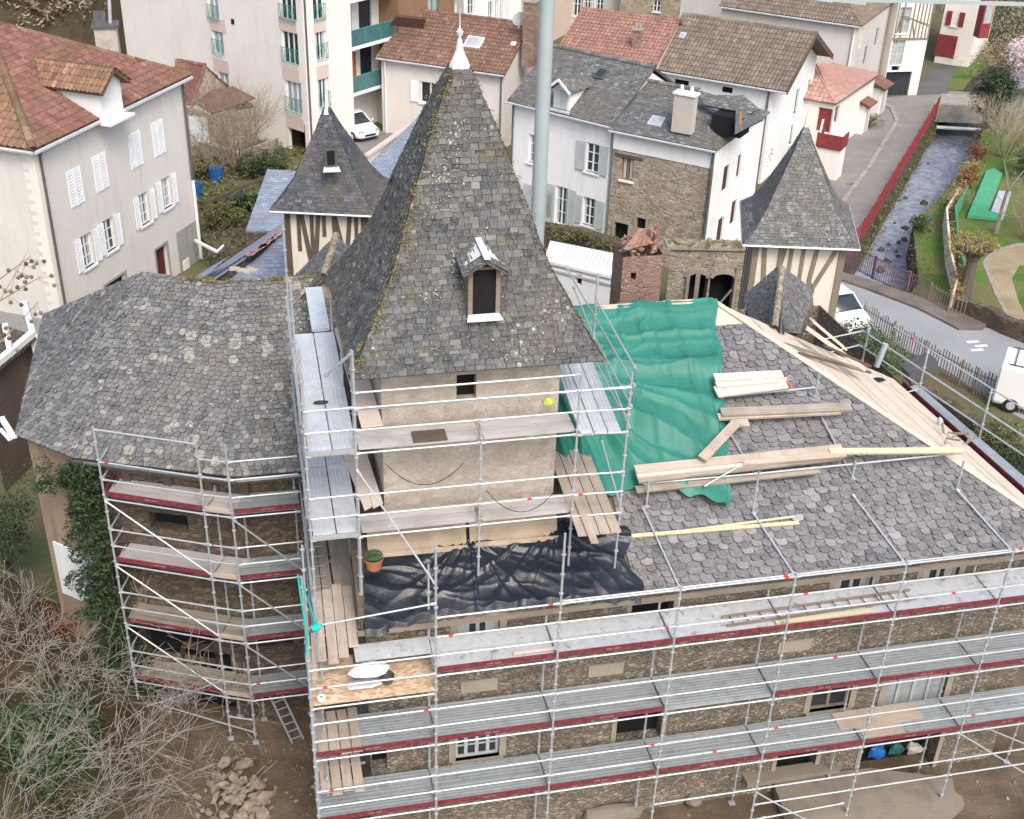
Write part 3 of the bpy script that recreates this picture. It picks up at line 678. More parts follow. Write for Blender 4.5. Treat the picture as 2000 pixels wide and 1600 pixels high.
# ============================================================ THE MANOR UNDER REPAIR
K = .5035; EY = .95; EZ = .66
def RZ(y, h=0): return EZ+h+K*(y-EY)
def RP(u, v, h=0):                       # photo point on the front roof slope, h above it
    d = ray(u, v); t = (EZ+h+K*(CP.y-EY)-CP.z)/(d.z-K*d.y); return CP+d*t
def manor():
    t = thing('stone_manor', (9.6, 1.35, G), 'long rubble stone manor with grey scale slate roof behind the main scaffold', 'building')
    f = Fac((1.3, 1.35), (18.0, 1.35), G-.3, .62)
    for x in (3.78, 12.75, 15.0): window(f, t, .95, 1.2, sz=(x-1.3, -.42), cols=2, rows=2, surround='cut_stone', frame='shutter_grey', sill='cut_stone')
    hollow(f, t, 1.0, 1.0, sz=(7.8-1.3, -.42), fr='cut_stone', name='window_opening')
    window(f, t, 1.05, 1.5, sz=(3.82-1.3, -3.35), cols=4, rows=4, surround='cut_stone', sill='cut_stone', frame='shutter_grey')
    hollow(f, t, 1.15, 1.75, sz=(7.8-1.3, -3.35), fr='cut_stone', name='window_opening')
    window(f, t, 1.05, 1.6, sz=(12.8-1.3, -3.3), cols=2, rows=1, surround='cut_stone', sill='cut_stone', frame='oak_grey')
    window(f, t, 1.7, 1.9, sz=(15.15-1.3, -3.5), cols=4, rows=1, surround='cut_stone', sill='cut_stone', frame='shutter_grey', pane='glass_light')
    hollow(f, t, 2.2, 2.1, sz=(15.15-1.3, -5.85), name='doorway', dep=.5, fr='cut_stone')
    hollow(f, t, 1.1, 2.0, sz=(12.2-1.3, -5.85), name='doorway', dep=.3, fr='cut_stone')
    hollow(f, t, .35, .6, sz=(.2, -3.7), name='narrow_opening', dep=.3)
    m = MB(); f.mesh(m, .35)
    m.poly([(18, 1.35, G-.3), (18, 15, G-.3), (18, 15, .3), (18, 1.35, .62)]); m.poly([(1.3, 15, G-.3), (1.3, 1.35, G-.3), (1.3, 1.35, .62), (1.3, 15, .62)])
    m.poly([(18, 15, G-.3), (1.3, 15, G-.3), (1.3, 15, .62), (18, 15, .3)])
    m.build('wall', M['rubble'], t)
    m = MB()
    for x in (2.2, 5.2, 9.9): f.bar(m, x-.1, x+.75, -1.95, -1.6, 0, .03)
    f.bar(m, 0, 16.7, .38, .56, 0, .07); m.build('stone_band', M['cut_stone'], t)
    m = MB(); P = lambda x, y, h=0: (x, y, RZ(y, h))
    skin(m, [P(7.25, EY), P(18.26, EY), P(11.9, 7.31), P(7.25, 7.31)], w=.29, ex=.17, shape='round', lift=.02, jit=1.3, skip=.008)
    rf = m.build('roof', M['slate_main'], t)
    m = MB(); m.slab([P(1.15, 1.15, -.03), P(7.25, 1.15, -.03), P(7.25, 8, -.03), P(1.15, 8, -.03)], .08); m.build('roof_decking', M['oak'], t)
    # bare boards along the ridge and on the east slope
    m = MB()
    for j in range(4):
        y = 7.32+j*.175; m.slab([(7.3, y, RZ(y)), (18.26-(y-EY), y, RZ(y)), (18.26-(y+.17-EY), y+.17, RZ(y+.17)), (7.3, y+.17, RZ(y+.17))], .03, random.random()*.5)
    R0 = Vector((11.21, 8, 4.21)); E0 = Vector((18.26, EY, EZ)); E1 = Vector((17.9, 9.6, .45)); n = 17
    for k in range(n):                     # boards parallel to the east eave
        a = E0.lerp(R0, k/n); b = E1.lerp(R0, k/n); c = E1.lerp(R0, (k+.965)/n); d = E0.lerp(R0, (k+.965)/n); up = Vector((0, 0, .012*random.random()))
        q = [a+up, b+up, c+up, d+up]; c0 = .2*random.random()
        L = (b-a).length; m.poly(q, c0, [(0, k), (L, k), (L, k+.4), (0, k+.4)]); m.poly([x-Vector((0, 0, .04)) for x in q][::-1], .5)
    m.poly([E1, (1, 9.8, .4), (1, 8, 4.2), R0], .4); m.build('roof_boarding', M['sark'], t)
    m = MB(); m.beam(E0+Vector((0, 0, .03)), R0+Vector((0, 0, .03)), .16, .03, .1); m.beam((7.3, 8.02, 4.26), (11.2, 8.02, 4.26), .2, .03, .1); m.build('hip_board', M['sark'], rf)
    m = MB(); m.beam((1.1, EY-.05, EZ-.12), (18.3, EY-.05, EZ-.12), .07, .1); m.build('eaves_board', M['oak_grey'], t)
    return t
manor()
# ------------------------------------------------------------ stair tower with the tall flared slate roof
TC = Vector((3.85, 4.75)); 
def spire(mb, cx, cy, prof, w, ex, ax=(0, 0), jit=1, th=.07, lift=.012, skip=0):
    for i in range(len(prof)-1):
        r0, z0 = prof[i]; r1, z1 = prof[i+1]; 
        c = lambda r, z, sx, sy: (cx+sx*r, cy+sy*r, z)
        for (a, b) in (((-1,-1),(1,-1)), ((1,-1),(1,1)), ((1,1),(-1,1)), ((-1,1),(-1,-1))):
            skin(mb, [c(r0, z0, *a), c(r0, z0, *b), c(r1, z1, *b), c(r1, z1, *a)], w=w, ex=ex, jit=jit, th=th, lift=lift, skip=skip)
def tower():
    t = thing('stair_tower', (TC.x, TC.y, 0), 'square stone stair tower with a tall flared slate spire rising through the manor roof', 'tower')
    f = Fac((1.93, 2.82), (5.72, 2.82), -.5, 6.0)
    hollow(f, t, .42, .62, uv=(911, 757), name='window_opening', fr=None, dep=.25)
    m = MB(); f.mesh(m, .3)
    for A, B in (((5.72, 2.82), (5.72, 6.7)), ((5.72, 6.7), (1.93, 6.7)), ((1.93, 6.7), (1.93, 2.82))): m.poly([(A[0], A[1], -.5), (B[0], B[1], -.5), (B[0], B[1], 6), (A[0], A[1], 6)])
    m.build('wall', M['rubble_pale'], t)
    prof = [(2.62, 5.98), (2.38, 6.34), (2.08, 6.85), (1.72, 7.5), (1.44, 8.15), (1.19, 8.9), (.92, 9.6), (.66, 10.3), (.42, 10.85), (.2, 11.38)]
    m = MB(); spire(m, TC.x, TC.y, prof, .19, .125, skip=.004)
    m.poly([(TC.x-2.6, TC.y-2.6, 5.96), (TC.x-2.6, TC.y+2.6, 5.96), (TC.x+2.6, TC.y+2.6, 5.96), (TC.x+2.6, TC.y-2.6, 5.96)], .1)
    rf = m.build('roof', M['slate_tower'], t)
    # mossy worn hips
    m = MB()
    for sx, sy, k in ((-1, -1, 1), (1, -1, .5), (-1, 1, 1)):
        for i in range(len(prof)-1):
            a = Vector((TC.x+sx*prof[i][0], TC.y+sy*prof[i][0], prof[i][1])); b = Vector((TC.x+sx*prof[i+1][0], TC.y+sy*prof[i+1][0], prof[i+1][1]))
            for q in range(int((60 if (sx, sy) == (-1, -1) else 26)*k)):
                p = a.lerp(b, random.random()); leaves(m, p+Vector((random.uniform(-.05, .1), random.uniform(-.08, .04), .0)), (.09, .09, .04), 6, .026)
    m.build('moss', M['moss'], rf)
    # missing boards near the top
    m = MB()
    for i in range(5): p = Vector((TC.x+.3+random.uniform(-.05, .12), TC.y-.34, 10.95-.13*i)); m.beam(p, p+Vector((.12, .0, -.34)), .07, .03, random.random())
    m.build('broken_batten', M['oak_grey'], rf)
    # zinc cap and finial
    m = MB(); c = Vector((TC.x, TC.y, 0)); pr = [(.22, 11.36), (.2, 11.42), (.11, 11.62), (.078, 11.7), (.05, 11.88), (.022, 11.95)]
    for (r0, z0), (r1, z1) in zip(pr, pr[1:]): m.tube(c+Vector((0, 0, z0)), c+Vector((0, 0, z1)), r0, 8, r1)
    for z, r in ((11.98, .03), (12.02, .06), (12.06, .075), (12.1, .05), (12.14, .02)): m.tube(c+Vector((0, 0, z-.04)), c+Vector((0, 0, z)), r*.85, 10, r, cap=True)
    m.tube(c+Vector((0, 0, 12.1)), c+Vector((0, 0, 12.5)), .014, 5, .006); m.build('finial', M['zincw'], t)
    # dormer
    fy = 2.58; bl = PY(918, 612, fy); 
    x0, x1, z0, z1, zr = 3.77, 4.24, 7.02, 7.97, 8.38; xm = (x0+x1)/2
    m = MB(); 
    for x in (x0-.09, x1): m.box(x, fy, z0, x+.09, fy+1.15, z1+.1)
    m.box(x0, fy, z1, x1, fy+.1, z1+.09); d = m.build('dormer', M['oak_grey'], t)
    m = MB(); m.box(x0-.01, fy+.05, z0-.02, x1+.01, fy+.07, z1+.0); m.poly([(x0, fy, z0), (x1, fy, z0), (x1, fy+.5, z0), (x0, fy+.5, z0)]); m.build('dark_opening', M['dark'], d)
    m = MB(); m.poly([(x0-.09, fy-.0, z1+.06), (x1+.09, fy, z1+.06), (xm, fy, z1+.26)]); m.build('gable', M['oak'], d)
    m = MB(); hz = z1-.02; hr = z1+.30; hw = .47
    for s in (-1, 1):
        e = xm+s*hw; q = [(e, fy-.22, hz), (e, fy+.75, hz+.05), (xm, fy+.95, hr+.02), (xm, fy-.24, hr)]; skin(m, q if s > 0 else [q[1], q[0], q[3], q[2]], w=.14, ex=.1, th=.05)
    m.build('dormer_roof', M['slate_old'], d)
    m = MB(); m.beam((xm, fy-.25, hr+.03), (xm, fy+.8, hr+.05), .13, .02)
    for s in (-1, 1): m.slab([(xm+s*.07, fy+.08, hr-.01), (xm+s*.07, fy+.72, hr), (xm+s*(hw-.02), fy+.6, hz+.05), (xm+s*(hw-.02), fy+.12, hz+.04)][::s], .012)
    m.build('ridge_flashing', M['zincw'], d)
    m = MB(); m.slab([(x0-.13, fy-.14, z0-.09), (x1+.13, fy-.14, z0-.09), (x1+.07, fy+.06, z0+.0), (x0-.07, fy+.06, z0+.0)], .02); m.build('sill', M['zincw'], d)
tower()
# ------------------------------------------------------------ left wing
def wing():
    t = thing('slate_wing', (-2, 7.5, G), 'lower stone wing with a broad lichen spotted slate roof left of the stair tower', 'building')
    E0, E1, E2, E3 = [Vector(p) for p in ((-6.54, 8.65, 1.5), (-5.04, 7.33, 1.5), (-1.24, 5.87, 1.5), (1.95, 5.87, 1.5))]
    R0, RM, R1 = [Vector(p) for p in ((-3.21, 10.99, 4.6), (-1.25, 10.2, 4.62), (1.95, 10.2, 4.62))]
    nn_ = (E2-E1).cross(RM-E1); R0.z = E1.z-((R0.x-E1.x)*nn_.x+(R0.y-E1.y)*nn_.y)/nn_.z
    m = MB()
    for q in ([E2, E3, R1, RM], [E1, E2, RM, R0], [E0, E1, R0]): skin(m, q, w=.175, ex=.12, shape='round', skew=.45, lift=.018, skip=.004)
    B0 = Vector((-6.6, 15.5, 1.5)); skin(m, [B0, E0, R0], w=.175, ex=.12, shape='round', lift=.018); m.slab([R0, RM, (-1.2, 15.2, 1.5), B0], .08, .3); m.slab([RM, R1, (1.95, 14.6, 1.5), (-1.2, 15.2, 1.5)], .08, .3); pass
    rf = m.build('roof', M['slate_left'], t)
    m = MB()
    for k in range(70):
        p = R0.lerp(RM, random.uniform(.55, 1)) if random.random() < .4 else RM.lerp(R1, random.random()**1.2); leaves(m, p+Vector((0, -.05, .03)), (.15, .1, .06), 14, .035)
    for k in range(30): p = PZ(random.uniform(235, 600), random.uniform(860, 912), 1.72); leaves(m, p, (.16, .12, .03), 10, .03)
    m.build('moss', M['moss'], rf)
    m = MB()
    for k in range(7): p = PZ(448+k*7, 528+random.uniform(-3, 6), 4.75); m.slab([p, p+Vector((.16, 0, 0)), p+Vector((.18, .1, .03)), p+Vector((.02, .12, .05))], .03, random.random())
    m.build('ridge_stone', M['cut_stone'], rf)
    pts = [(-6.35, 8.95), (-4.95, 7.75), (-1.2, 6.3), (1.3, 6.3)]; fs = [Fac(pts[i], pts[i+1], G-.3, 1.5) for i in range(3)]
    m = MB(); hollow(fs[1], t, 1.9, 1.1, uv=(352, 1262), name='window_opening'); hollow(fs[1], t, 1.0, .5, uv=(330, 1020), name='window_opening'); hollow(fs[2], t, 1.1, .55, uv=(530, 1245), name='window_opening')
    hollow(fs[1], t, 1.4, 2.3, sz=(2.6, -5.7), name='doorway')
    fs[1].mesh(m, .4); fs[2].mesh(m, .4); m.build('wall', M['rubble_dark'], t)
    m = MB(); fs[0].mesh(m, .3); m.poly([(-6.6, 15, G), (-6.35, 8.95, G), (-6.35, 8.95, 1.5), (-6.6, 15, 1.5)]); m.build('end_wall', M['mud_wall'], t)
    m = MB(); a, z = fs[0].at(105, 1120); fs[0].bar(m, .25, 1.6, -3.6, -1.9, 0, .05); m.build('whitewashed_patch', M['white_wall'], t)
    m = MB()
    for u, v in ((330, 925), (410, 935), (480, 942), (250, 915)): 
        a, z = fs[1].at(u, v+25); fs[1].bar(m, a-.1, a+.1, .2, 1.35, 0, .06)
    fs[1].bar(m, .1, 4.0, 1.0, 1.2, 0, .08); m.build('timber_stud', M['oak'], t)
    m = MB(); m.tube(E1+Vector((-.05, -.06, -.05)), E2+Vector((0, -.08, -.08)), .06, 6); m.tube(E2+Vector((0, -.08, -.08)), Vector((.6, 5.8, 1.42)), .06, 6); m.build('gutter', M['lead'], t)
wing()
m = MB()
for k in range(46):
    z = 1.3-k*.17; p = Vector((-5.0+random.uniform(-.25, .45)*(1+k*.02), 7.35+random.uniform(-.25, .2), z)); leaves(m, p, (.46, .34, .32), 230, .07, -.1)
for k in range(14): leaves(m, (-5.6+random.uniform(-.6, .5), 7.9+random.uniform(-.4, .2), 1.1-random.random()*.8), (.35, .3, .2), 60, .06)
t = thing('ivy', (-5, 7.3, G), 'dark green ivy climbing the corner of the slate wing', 'ivy'); m.build('foliage', M['leaf_dark'], t)
m = MB(); m.tube((-4.95, 7.55, G), (-4.9, 7.5, 1), .06, 5, .03); m.build('stem', M['bark_dark'], t)
# ------------------------------------------------------------ small gabled roofs between manor and gate towers
def small_gable(name, label, xm, hw, y0, y1, zr, ze, zb, wallm):
    t = thing(name, (xm, y0, zb), label, 'building'); m = MB()
    for s in (-1, 1):
        q = [Vector((xm+s*hw, y0, ze)), Vector((xm+s*hw, y1, ze)), Vector((xm, y1, zr)), Vector((xm, y0, zr))]; skin(m, q, w=.15, ex=.1, th=.08)
    rf = m.build('roof', M['slate_old'], t)
    m = MB(); ridge_tiles(m, (xm, y0-.05, zr), (xm, y1, zr), .12, .34, .6); m.build('ridge_tiles', M['moss'], rf)
    m = MB(); a = hw-.2
    m.poly([(xm-a, y0+.15, zb), (xm+a, y0+.15, zb), (xm+a, y0+.15, ze+.1), (xm, y0+.15, zr-.08), (xm-a, y0+.15, ze+.1)])
    for s in (-1, 1): m.poly([(xm+s*a, y0+.15, zb), (xm+s*a, y1, zb), (xm+s*a, y1, ze), (xm+s*a, y0+.15, ze)])
    m.build('wall', wallm, t)
def skew_gable(name, label, A, Bf, ea, eb, zb, wallm, rm='slate_old', ec=None, ed=None):
    t = thing(name, (Bf.x, Bf.y, zb), label, 'building'); m = MB(); ax = (A-Bf).normalized(); mi = lambda e: Bf*2+ax*(e-Bf).dot(ax)*2-e
    ec, ed = ec or mi(ea), ed or mi(eb); ec.z = ea.z; ed.z = eb.z
    skin(m, [eb, ea, A, Bf], w=.15, ex=.1, th=.08); skin(m, [ed, ec, A, Bf], w=.15, ex=.1, th=.08); rf = m.build('roof', M[rm], t)
    m = MB(); ridge_tiles(m, Bf+Vector((0, 0, .0)), A, .085, .32, .6); r_ = m.build('ridge_tiles', M['rubble_town'], rf); m = MB()
    for k in range(40): p = Bf.lerp(A, random.random()); leaves(m, p+Vector((0, 0, .08)), (.12, .12, .04), 8, .03)
    m.build('moss', M['moss'], rf)
    m = MB(); q = [x.lerp(Bf.lerp(A, .5), .12) for x in (eb, ea, ec, ed)]; z = Vector((0, 0, .06))
    for a, b in ((q[0], q[1]), (q[1], q[2]), (q[2], q[3]), (q[3], q[0])): m.poly([(a.x, a.y, zb), (b.x, b.y, zb), b-z, a-z])
    b2 = Bf.lerp(A, .05)-z*1.5; m.poly([q[3]-z, q[0]-z, b2]); a2 = A.lerp(Bf, .05)-z*1.5; m.poly([q[1]-z, q[2]-z, a2]); m.build('wall', wallm, t)
skew_gable('gabled_porch', 'small mossy ridged slate gable at the foot of the right timbered tower', PZ(1527, 526, 3.3), PZ(1513, 640, 3.3), PZ(1590, 568, 2.2), PZ(1562, 652, 2.2), -2, M['rubble_dark'], 'slate_old', PZ(1453, 578, 2.2), PZ(1466, 640, 2.2))
A_, B_ = PZ(656, 460, 4.9), PZ(632, 540, 4.9); pv = (A_-B_).normalized(); pv = Vector((pv.y, -pv.x, 0))*1.25
skew_gable('gabled_porch', 'small slate gable between the tall spire and the left timbered tower', A_, B_, A_+pv-Vector((0, 0, 1.3)), B_+pv-Vector((0, 0, 1.3)), 3.2, M['rubble_pale'])
# ============================================================ SCAFFOLDING
B = 2.616
M['door_label'] = plain('faded_lettering', (.42, .22, .2), .6, 0, .3)
M['marker'] = plain('red_marker', (.5, .04, .04), .6)
def std(t, x, y, z0, z1, jack=True, r=.026):
    m = MB(); m.tube((x, y, z0+.3 if jack else z0), (x, y, z1), r, 6, cap=True)
    z = z0+.5
    while z < z1-.05: m.tube((x, y, z-.012), (x, y, z+.012), .05, 6, cap=True); z += .5
    o = m.build('standard', M['galv'], t)
    if jack:
        m = MB(); m.tube((x, y, z0+.02), (x, y, z0+.4), .018, 5); m.box(x-.08, y-.08, z0, x+.08, y+.08, z0+.015); m.tube((x, y, z0+.28), (x, y, z0+.33), .05, 6, cap=True); m.build('base_jack', M['galv'], t)
    return o
def rod(t, p, q, name='guard_rail', r=.022, mat='galv'):
    m = MB(); m.tube(p, q, r, 6, cap=True)
    p = Vector(p); q = Vector(q); d = (q-p).normalized()
    for e, s in ((p, 1), (q, -1)): m.tube(e+d*s*.02, e+d*s*.1, .036, 5, cap=True)
    o = m.build(name, M[mat], t)
    if name == 'guard_rail' and random.random() < .22: m = MB(); c = p.lerp(q, random.choice((.06, .1, .9, .5))); m.tube(c, c+d*.1, r+.004, 6); m.build('red_marker', M['marker'], o)
    return o
def deck(t, p, q, inw, w, mat='deck', n=2, name='deck', gap=.025, off=.06):
    p = Vector(p); q = Vector(q); i = Vector(inw).normalized(); d = (q-p).normalized(); m = MB(); k = (w-gap*(n-1))/n
    for j in range(n):
        c = i*(off+k/2+j*(k+gap)); dz = Vector((0, 0, random.uniform(-.008, .008))); m.beam(p+c+d*.04+dz, q+c-d*.04+dz, k, .06, random.random()*.6)
        for e in (p+d*.05, q-d*.05): m.beam(e+c-i*k*.45+dz, e+c+i*k*.45+dz, .05, .066, .2)
    return m.build(name, M[mat], t)
def toe(t, p, q, mat='wine'):
    p = Vector(p); q = Vector(q); d = (q-p).normalized(); m = MB(); z = Vector((0, 0, .10)); m.beam(p+d*.04+z, q-d*.04+z, .03, .125, .3); o = m.build('toe_board', M[mat], t)
    m = MB()                                 # pale lettering band, too small to read
    c = p.lerp(q, .42)+z; n = Vector((d.y, -d.x, 0))
    for k in range(9):
        if k in (4,): continue
        a = c+d*(k*.035)+n*.017; m.beam(a-Vector((0, 0, .018)), a+Vector((0, 0, .018)), .022, .004, up=n)
    if mat == 'wine': m.build('lettering', M['door_label'], o)
    return o
def main_scaffold():
    t = thing('facade_scaffold', (0, 0, G+.3), 'long galvanised scaffold with three decks and red toe boards along the manor front', 'scaffolding')
    gz = G+.27; tops = {0: 2.2, 1: 3.35, 2: 3.3, 3: 1.6, 4: 1.6, 5: 1.6, 6: 1.6, 7: 1.6}
    for i in range(8):
        std(t, i*B, 0, gz, tops[i]); std(t, i*B+.02, 1.12, gz, (2.0 if i < 2 else .35))
        for z in (0, -2, -4): rod(t, (i*B, 0, z-.06), (i*B, 1.12, z-.06), 'transom')
    for i in range(7):
        for z in (0, -2, -4):
            zz = z-(.5 if (z == 0 and i == 0) else 0); a, b = (i*B, 0, zz), ((i+1)*B, 0, zz)
            rod(t, (a[0], 0, zz-.07), (b[0], 0, zz-.07), 'ledger')
            if not (i == 0 and z == 0): deck(t, a, b, (0, 1, 0), 1.06, 'deck_dirty' if z == 0 else 'deck')
            if not (i == 0 and z == 0) and not (z == -2 and i == 3): toe(t, (a[0], .0, zz), (b[0], .0, zz))
            for h in (.5, 1.0): rod(t, (a[0], -.01, zz+h), (b[0], -.01, zz+h))
        if i >= 1:
            rod(t, (i*B, 0, 1.5), ((i+1)*B, 0, 1.5)); 
            if i >= 2: rod(t, (i*B, .07, 1.5), ((i+1)*B, .07, 1.5))
        if i >= 3: rod(t, (i*B, 0, -5.0), ((i+1)*B, 0, -5.0), 'ledger')
        if i >= 4:
            rod(t, (i*B, 0, -5.55), ((i+1)*B, 0, -5.55), 'ledger')
    rod(t, (3*B-.6, -.02, -6.35), (4*B+.4, -.02, -6.05), 'ledger'); rod(t, (4*B, 0, -6.1), (4.95*B, 0, -6.0), 'ledger')
    rod(t, (B, 0, 2.35), (1.25, 1.5, 4.3), 'brace', .022); rod(t, (B, -.03, 1.9), (0.1, .1, 1.55), 'brace', .02)
    rod(t, (6*B, 0, -4.1), (7.2*B, 0, -6.6), 'brace', .022); rod(t, (6*B+.2, .6, -4.1), (7.4*B, .6, -6.2), 'brace', .022)
    rod(t, (4*B, 0, -5.1), (4.5*B+.2, 0, -6.4), 'brace', .02)
    # wooden infill board of one bay, chipboard working platform of the first
    m = MB(); m.beam((5*B-.35, .8, -3.955), (5*B+1.9, .8, -3.955), .55, .02); m.beam((5*B+.1, .35, -3.952), (5*B+1.2, .35, -3.952), .4, .02); m.build('wooden_infill_board', M['plank'], t)
    deck(t, (0, 0, -.5), (B, 0, -.5), (0, 1, 0), 1.06, 'plank', 3)
    m = MB(); m.slab([(-.02, -.03, -.44), (2.66, -.03, -.44), (2.66, .92, -.44), (.05, .98, -.44)], .02); m.slab([(.02, .95, -.41), (.98, .95, -.41), (1.0, 1.35, -.41), (.02, 1.32, -.41)], .02)
    m.build('chipboard_platform', M['osb'], t)
    m = MB(); m.beam((1.0, .86, .04), (B, .86, .04), .5, .05); m.build('deck', M['deck_dirty'], t)
    for z, ys in ((-2.0, (.1, .95)), (-3.2, (.0, .8))):
        m = MB()
        for k in range(4): m.beam((.2+k*.24, -.0+random.uniform(-.05, .05), z+.07), (.2+k*.24, 1.3+random.uniform(-.1, .1), z+.07), .21, .03, random.random())
        m.build('loose_deck_boards', M['plank'], t)
    return t
o_, n_, b_ = newmat('osb'); u_ = uvn(n_)
c_ = ramp(n_, [(.25, (.42, .29, .18)), (.5, (.56, .42, .28)), (.75, (.68, .55, .4))], vor(n_, 9, 'F1', 'Color', u_, 1, (1, 2.5, 1)))
c_ = mix(n_, mth(n_, 'MULTIPLY', gray(n_, .5, .7, noi(n_, 2.5, 6, .7)), .55), c_, (.3, .2, .13)); setc(n_, b_, c_, .8); M['osb'] = o_
main_scaffold()
def side_scaffold():
    t = thing('side_scaffold', (.3, .6, -6.7), 'narrow scaffold of pale decks running back along the left end of the manor', 'scaffolding')
    ys = (1.65, 4.25, 6.85)
    for y, zt in zip(ys, (7.0, 7.2, 7.4)): std(t, .28, y, -6.7, zt); std(t, 1.25, y, 0, 6.9 if y < 2 else 5.5, False)
    std(t, .05, .35, -6.7, 3.4, False, .022)
    rod(t, (1.25, 1.6, 6.85), (.75, 1.95, 6.2), 'brace', .03)
    for (a, b) in ((.3, 1.65), (1.65, 4.25), (4.25, 6.85)):
        for z in (0, -2, -4):
            for h in (.5, 1.0): rod(t, (.24, a, z+h), (.24, b, z+h))
            rod(t, (.28, a, z-.05), (.28, b, z-.05), 'ledger')
    for (a, b) in ((1.65, 4.25), (4.25, 6.85)):
        for z in (2.6, 4.65):
            for h in (.5, 1.0): rod(t, (.24, a, z+h), (.24, b, z+h))
            rod(t, (.28, a, z-.06), (.28, b, z-.06), 'ledger'); deck(t, (.3, a, z), (.3, b, z), (1, 0, 0), .95, 'deck_pale', off=.03)
        toe(t, (.31, a, 4.65), (.31, b, 4.65)); rod(t, (1.25, a, 4.58), (1.25, b, 4.58), 'ledger')
    deck(t, (.78, 6.9, 4.7), (.78, 9.3, 4.7), (1, 0, 0), .42, 'deck_pale', 1, off=0)
    for z in (2.6, 4.65):
        for y in ys: rod(t, (.28, y-.02, z-.06), (1.25, y-.02, z-.06), 'transom')
        m = MB(); m.beam((.3, 1.62, z), (1.26, 1.62, z), .05, .09); m.build('end_cap', M['galv'], t)
        rod(t, (.28, 1.6, z+.5), (1.25, 1.6, z+.5), r=.022); rod(t, (.28, 1.6, z+1), (1.25, 1.6, z+1), r=.022)
    # ground-level boards: one mesh per board
    for x, y0, y1 in ((.36, 1.9, 5.4), (.62, 1.7, 5.5), (.88, 2.0, 5.3), (1.1, 1.6, 5.2)):
        m = MB(); m.beam((x, y0, .1), (x+random.uniform(-.02, .02), y1, .1), .225, .04, random.random()*.4+.2); m.build('deck_board', M['plank_old'], t)
    for x, y0, y1 in ((.3, .62, 2.9), (.54, .5, 2.95), (.77, .66, 3.1), (1.0, .95, 3.0)):
        m = MB(); m.beam((x, y0, .16), (x+.05, y1, .16), .21, .04, random.random()*.4); m.build('deck_board', M['plank'], t)
    m = MB(); m.beam((.12, .15, .1), (.2, 1.5, .18), .12, .04); m.build('deck_board', M['plank'], t)
    m = MB(); m.beam((.24, 1.8, .16), (.24, 5.2, .16), .03, .15); m.build('toe_board', M['wine'], t)
    for k in range(9): m = MB(); y = 1.9+k*.38; m.tube((.2, y, .2), (.62, y, .2), .012, 4); m.build('rung', M['galv'], t)
    for y in (0.6, 1.65, 4.25): 
        for z in (0, -2, -4): rod(t, (.28, y, z-.05), (1.2, y, z-.05), 'transom')
    # pale sawn boards wedged between the deck and the tower
    for q, z in ((((652, 640), (690, 640), (748, 830), (706, 835)), 4.72), (((668, 884), (700, 884), (727, 988), (712, 996)), 2.68), (((700, 884), (716, 884), (748, 982), (729, 992)), 2.7)):
        m = MB(); m.slab([PZ(u, v, z) for u, v in reversed(q)], .03); m.build('wedge_board', M['plank_new'], t)
side_scaffold()
def tower_scaffold():
    t = thing('tower_scaffold', (4, 1.6, 1), 'two level scaffold with grey decks wrapped round the front of the stair tower', 'scaffolding')
    X = (1.25, 3.8, 5.82)
    for x, z0, z1 in ((3.8, 1.2, 5.0), (5.82, 1.2, 6.05), (1.27, 1.0, 6.9)): std(t, x, 1.6, z0, z1, False)
    std(t, 6.88, 1.55, 1.0, 6.0, False); std(t, 5.95, 4.6, 2.4, 6.2, False); std(t, 6.95, 4.6, 2.8, 6.8, False)
    for z in (2.6, 4.65):
        for a, b in ((0, 1), (1, 2)):
            rod(t, (X[a], 1.6, z-.06), (X[b], 1.6, z-.06), 'ledger')
            for h in (.5, 1.0): rod(t, (X[a], 1.57, z+h), (X[b], 1.57, z+h))
        deck(t, (X[0]+.05, 1.62, z), (X[1], 1.62, z), (0, 1, 0), .62, 'deck_worn', 2); deck(t, (X[1]+.05, 1.62, z), (X[2], 1.62, z), (0, 1, 0), .62, 'deck_worn', 2)
    for a, b in ((0, 1), (1, 2)): pass
    for h in (.5, 1.0, -.06): rod(t, (5.82, 1.57, 4.65+h), (6.9, 1.52, 4.65+h)); rod(t, (5.82, 1.57, 2.6+h), (6.9, 1.52, 2.6+h))
    rod(t, (1.25, 1.6, 5.98), (5.82, 1.6, 6.0)); rod(t, (1.25, 1.6, 5.6), (6.9, 1.55, 5.66))
    deck(t, (5.86, 1.5, 4.65), (6.1, 4.9, 4.65), (1, -.07, 0), .86, 'deck_pale', 3, off=0)
    for h in (.5, 1.0, 1.9): rod(t, (6.92, 1.5, 4.2+h), (7.0, 4.8, 4.2+h), r=.022)
    for q in (((1240, 755), (1105, 520)), ((1222, 815), (1120, 560)), ((1215, 1000), (1175, 860))):
        rod(t, PX(*q[0], 6.93), PX(*q[1], 7.0), 'brace', .02)
    m = MB()
    for k in range(4): m.beam((5.9+k*.24, .9, 2.5), (6.05+k*.24, 4.2, 2.5), .22, .03, random.random())
    m.beam((6.05, .55, 2.55), (6.1, 2.4, 2.55), .16, .03); m.build('plywood_deck', M['plank'], t)
    m = MB(); a = PZ(808, 865, 4.69); b = PZ(868, 838, 4.69); m.slab([(a.x, a.y, 4.7), (b.x, a.y, 4.7), (b.x, b.y, 4.7), (a.x, b.y, 4.7)], .02); m.build('dark_stained_board', M['oak'], t)
M['deck_worn'] = woodm('worn_grey_deck', (.40, .38, .36), (.58, .56, .54), dirt=.45)
tower_scaffold()
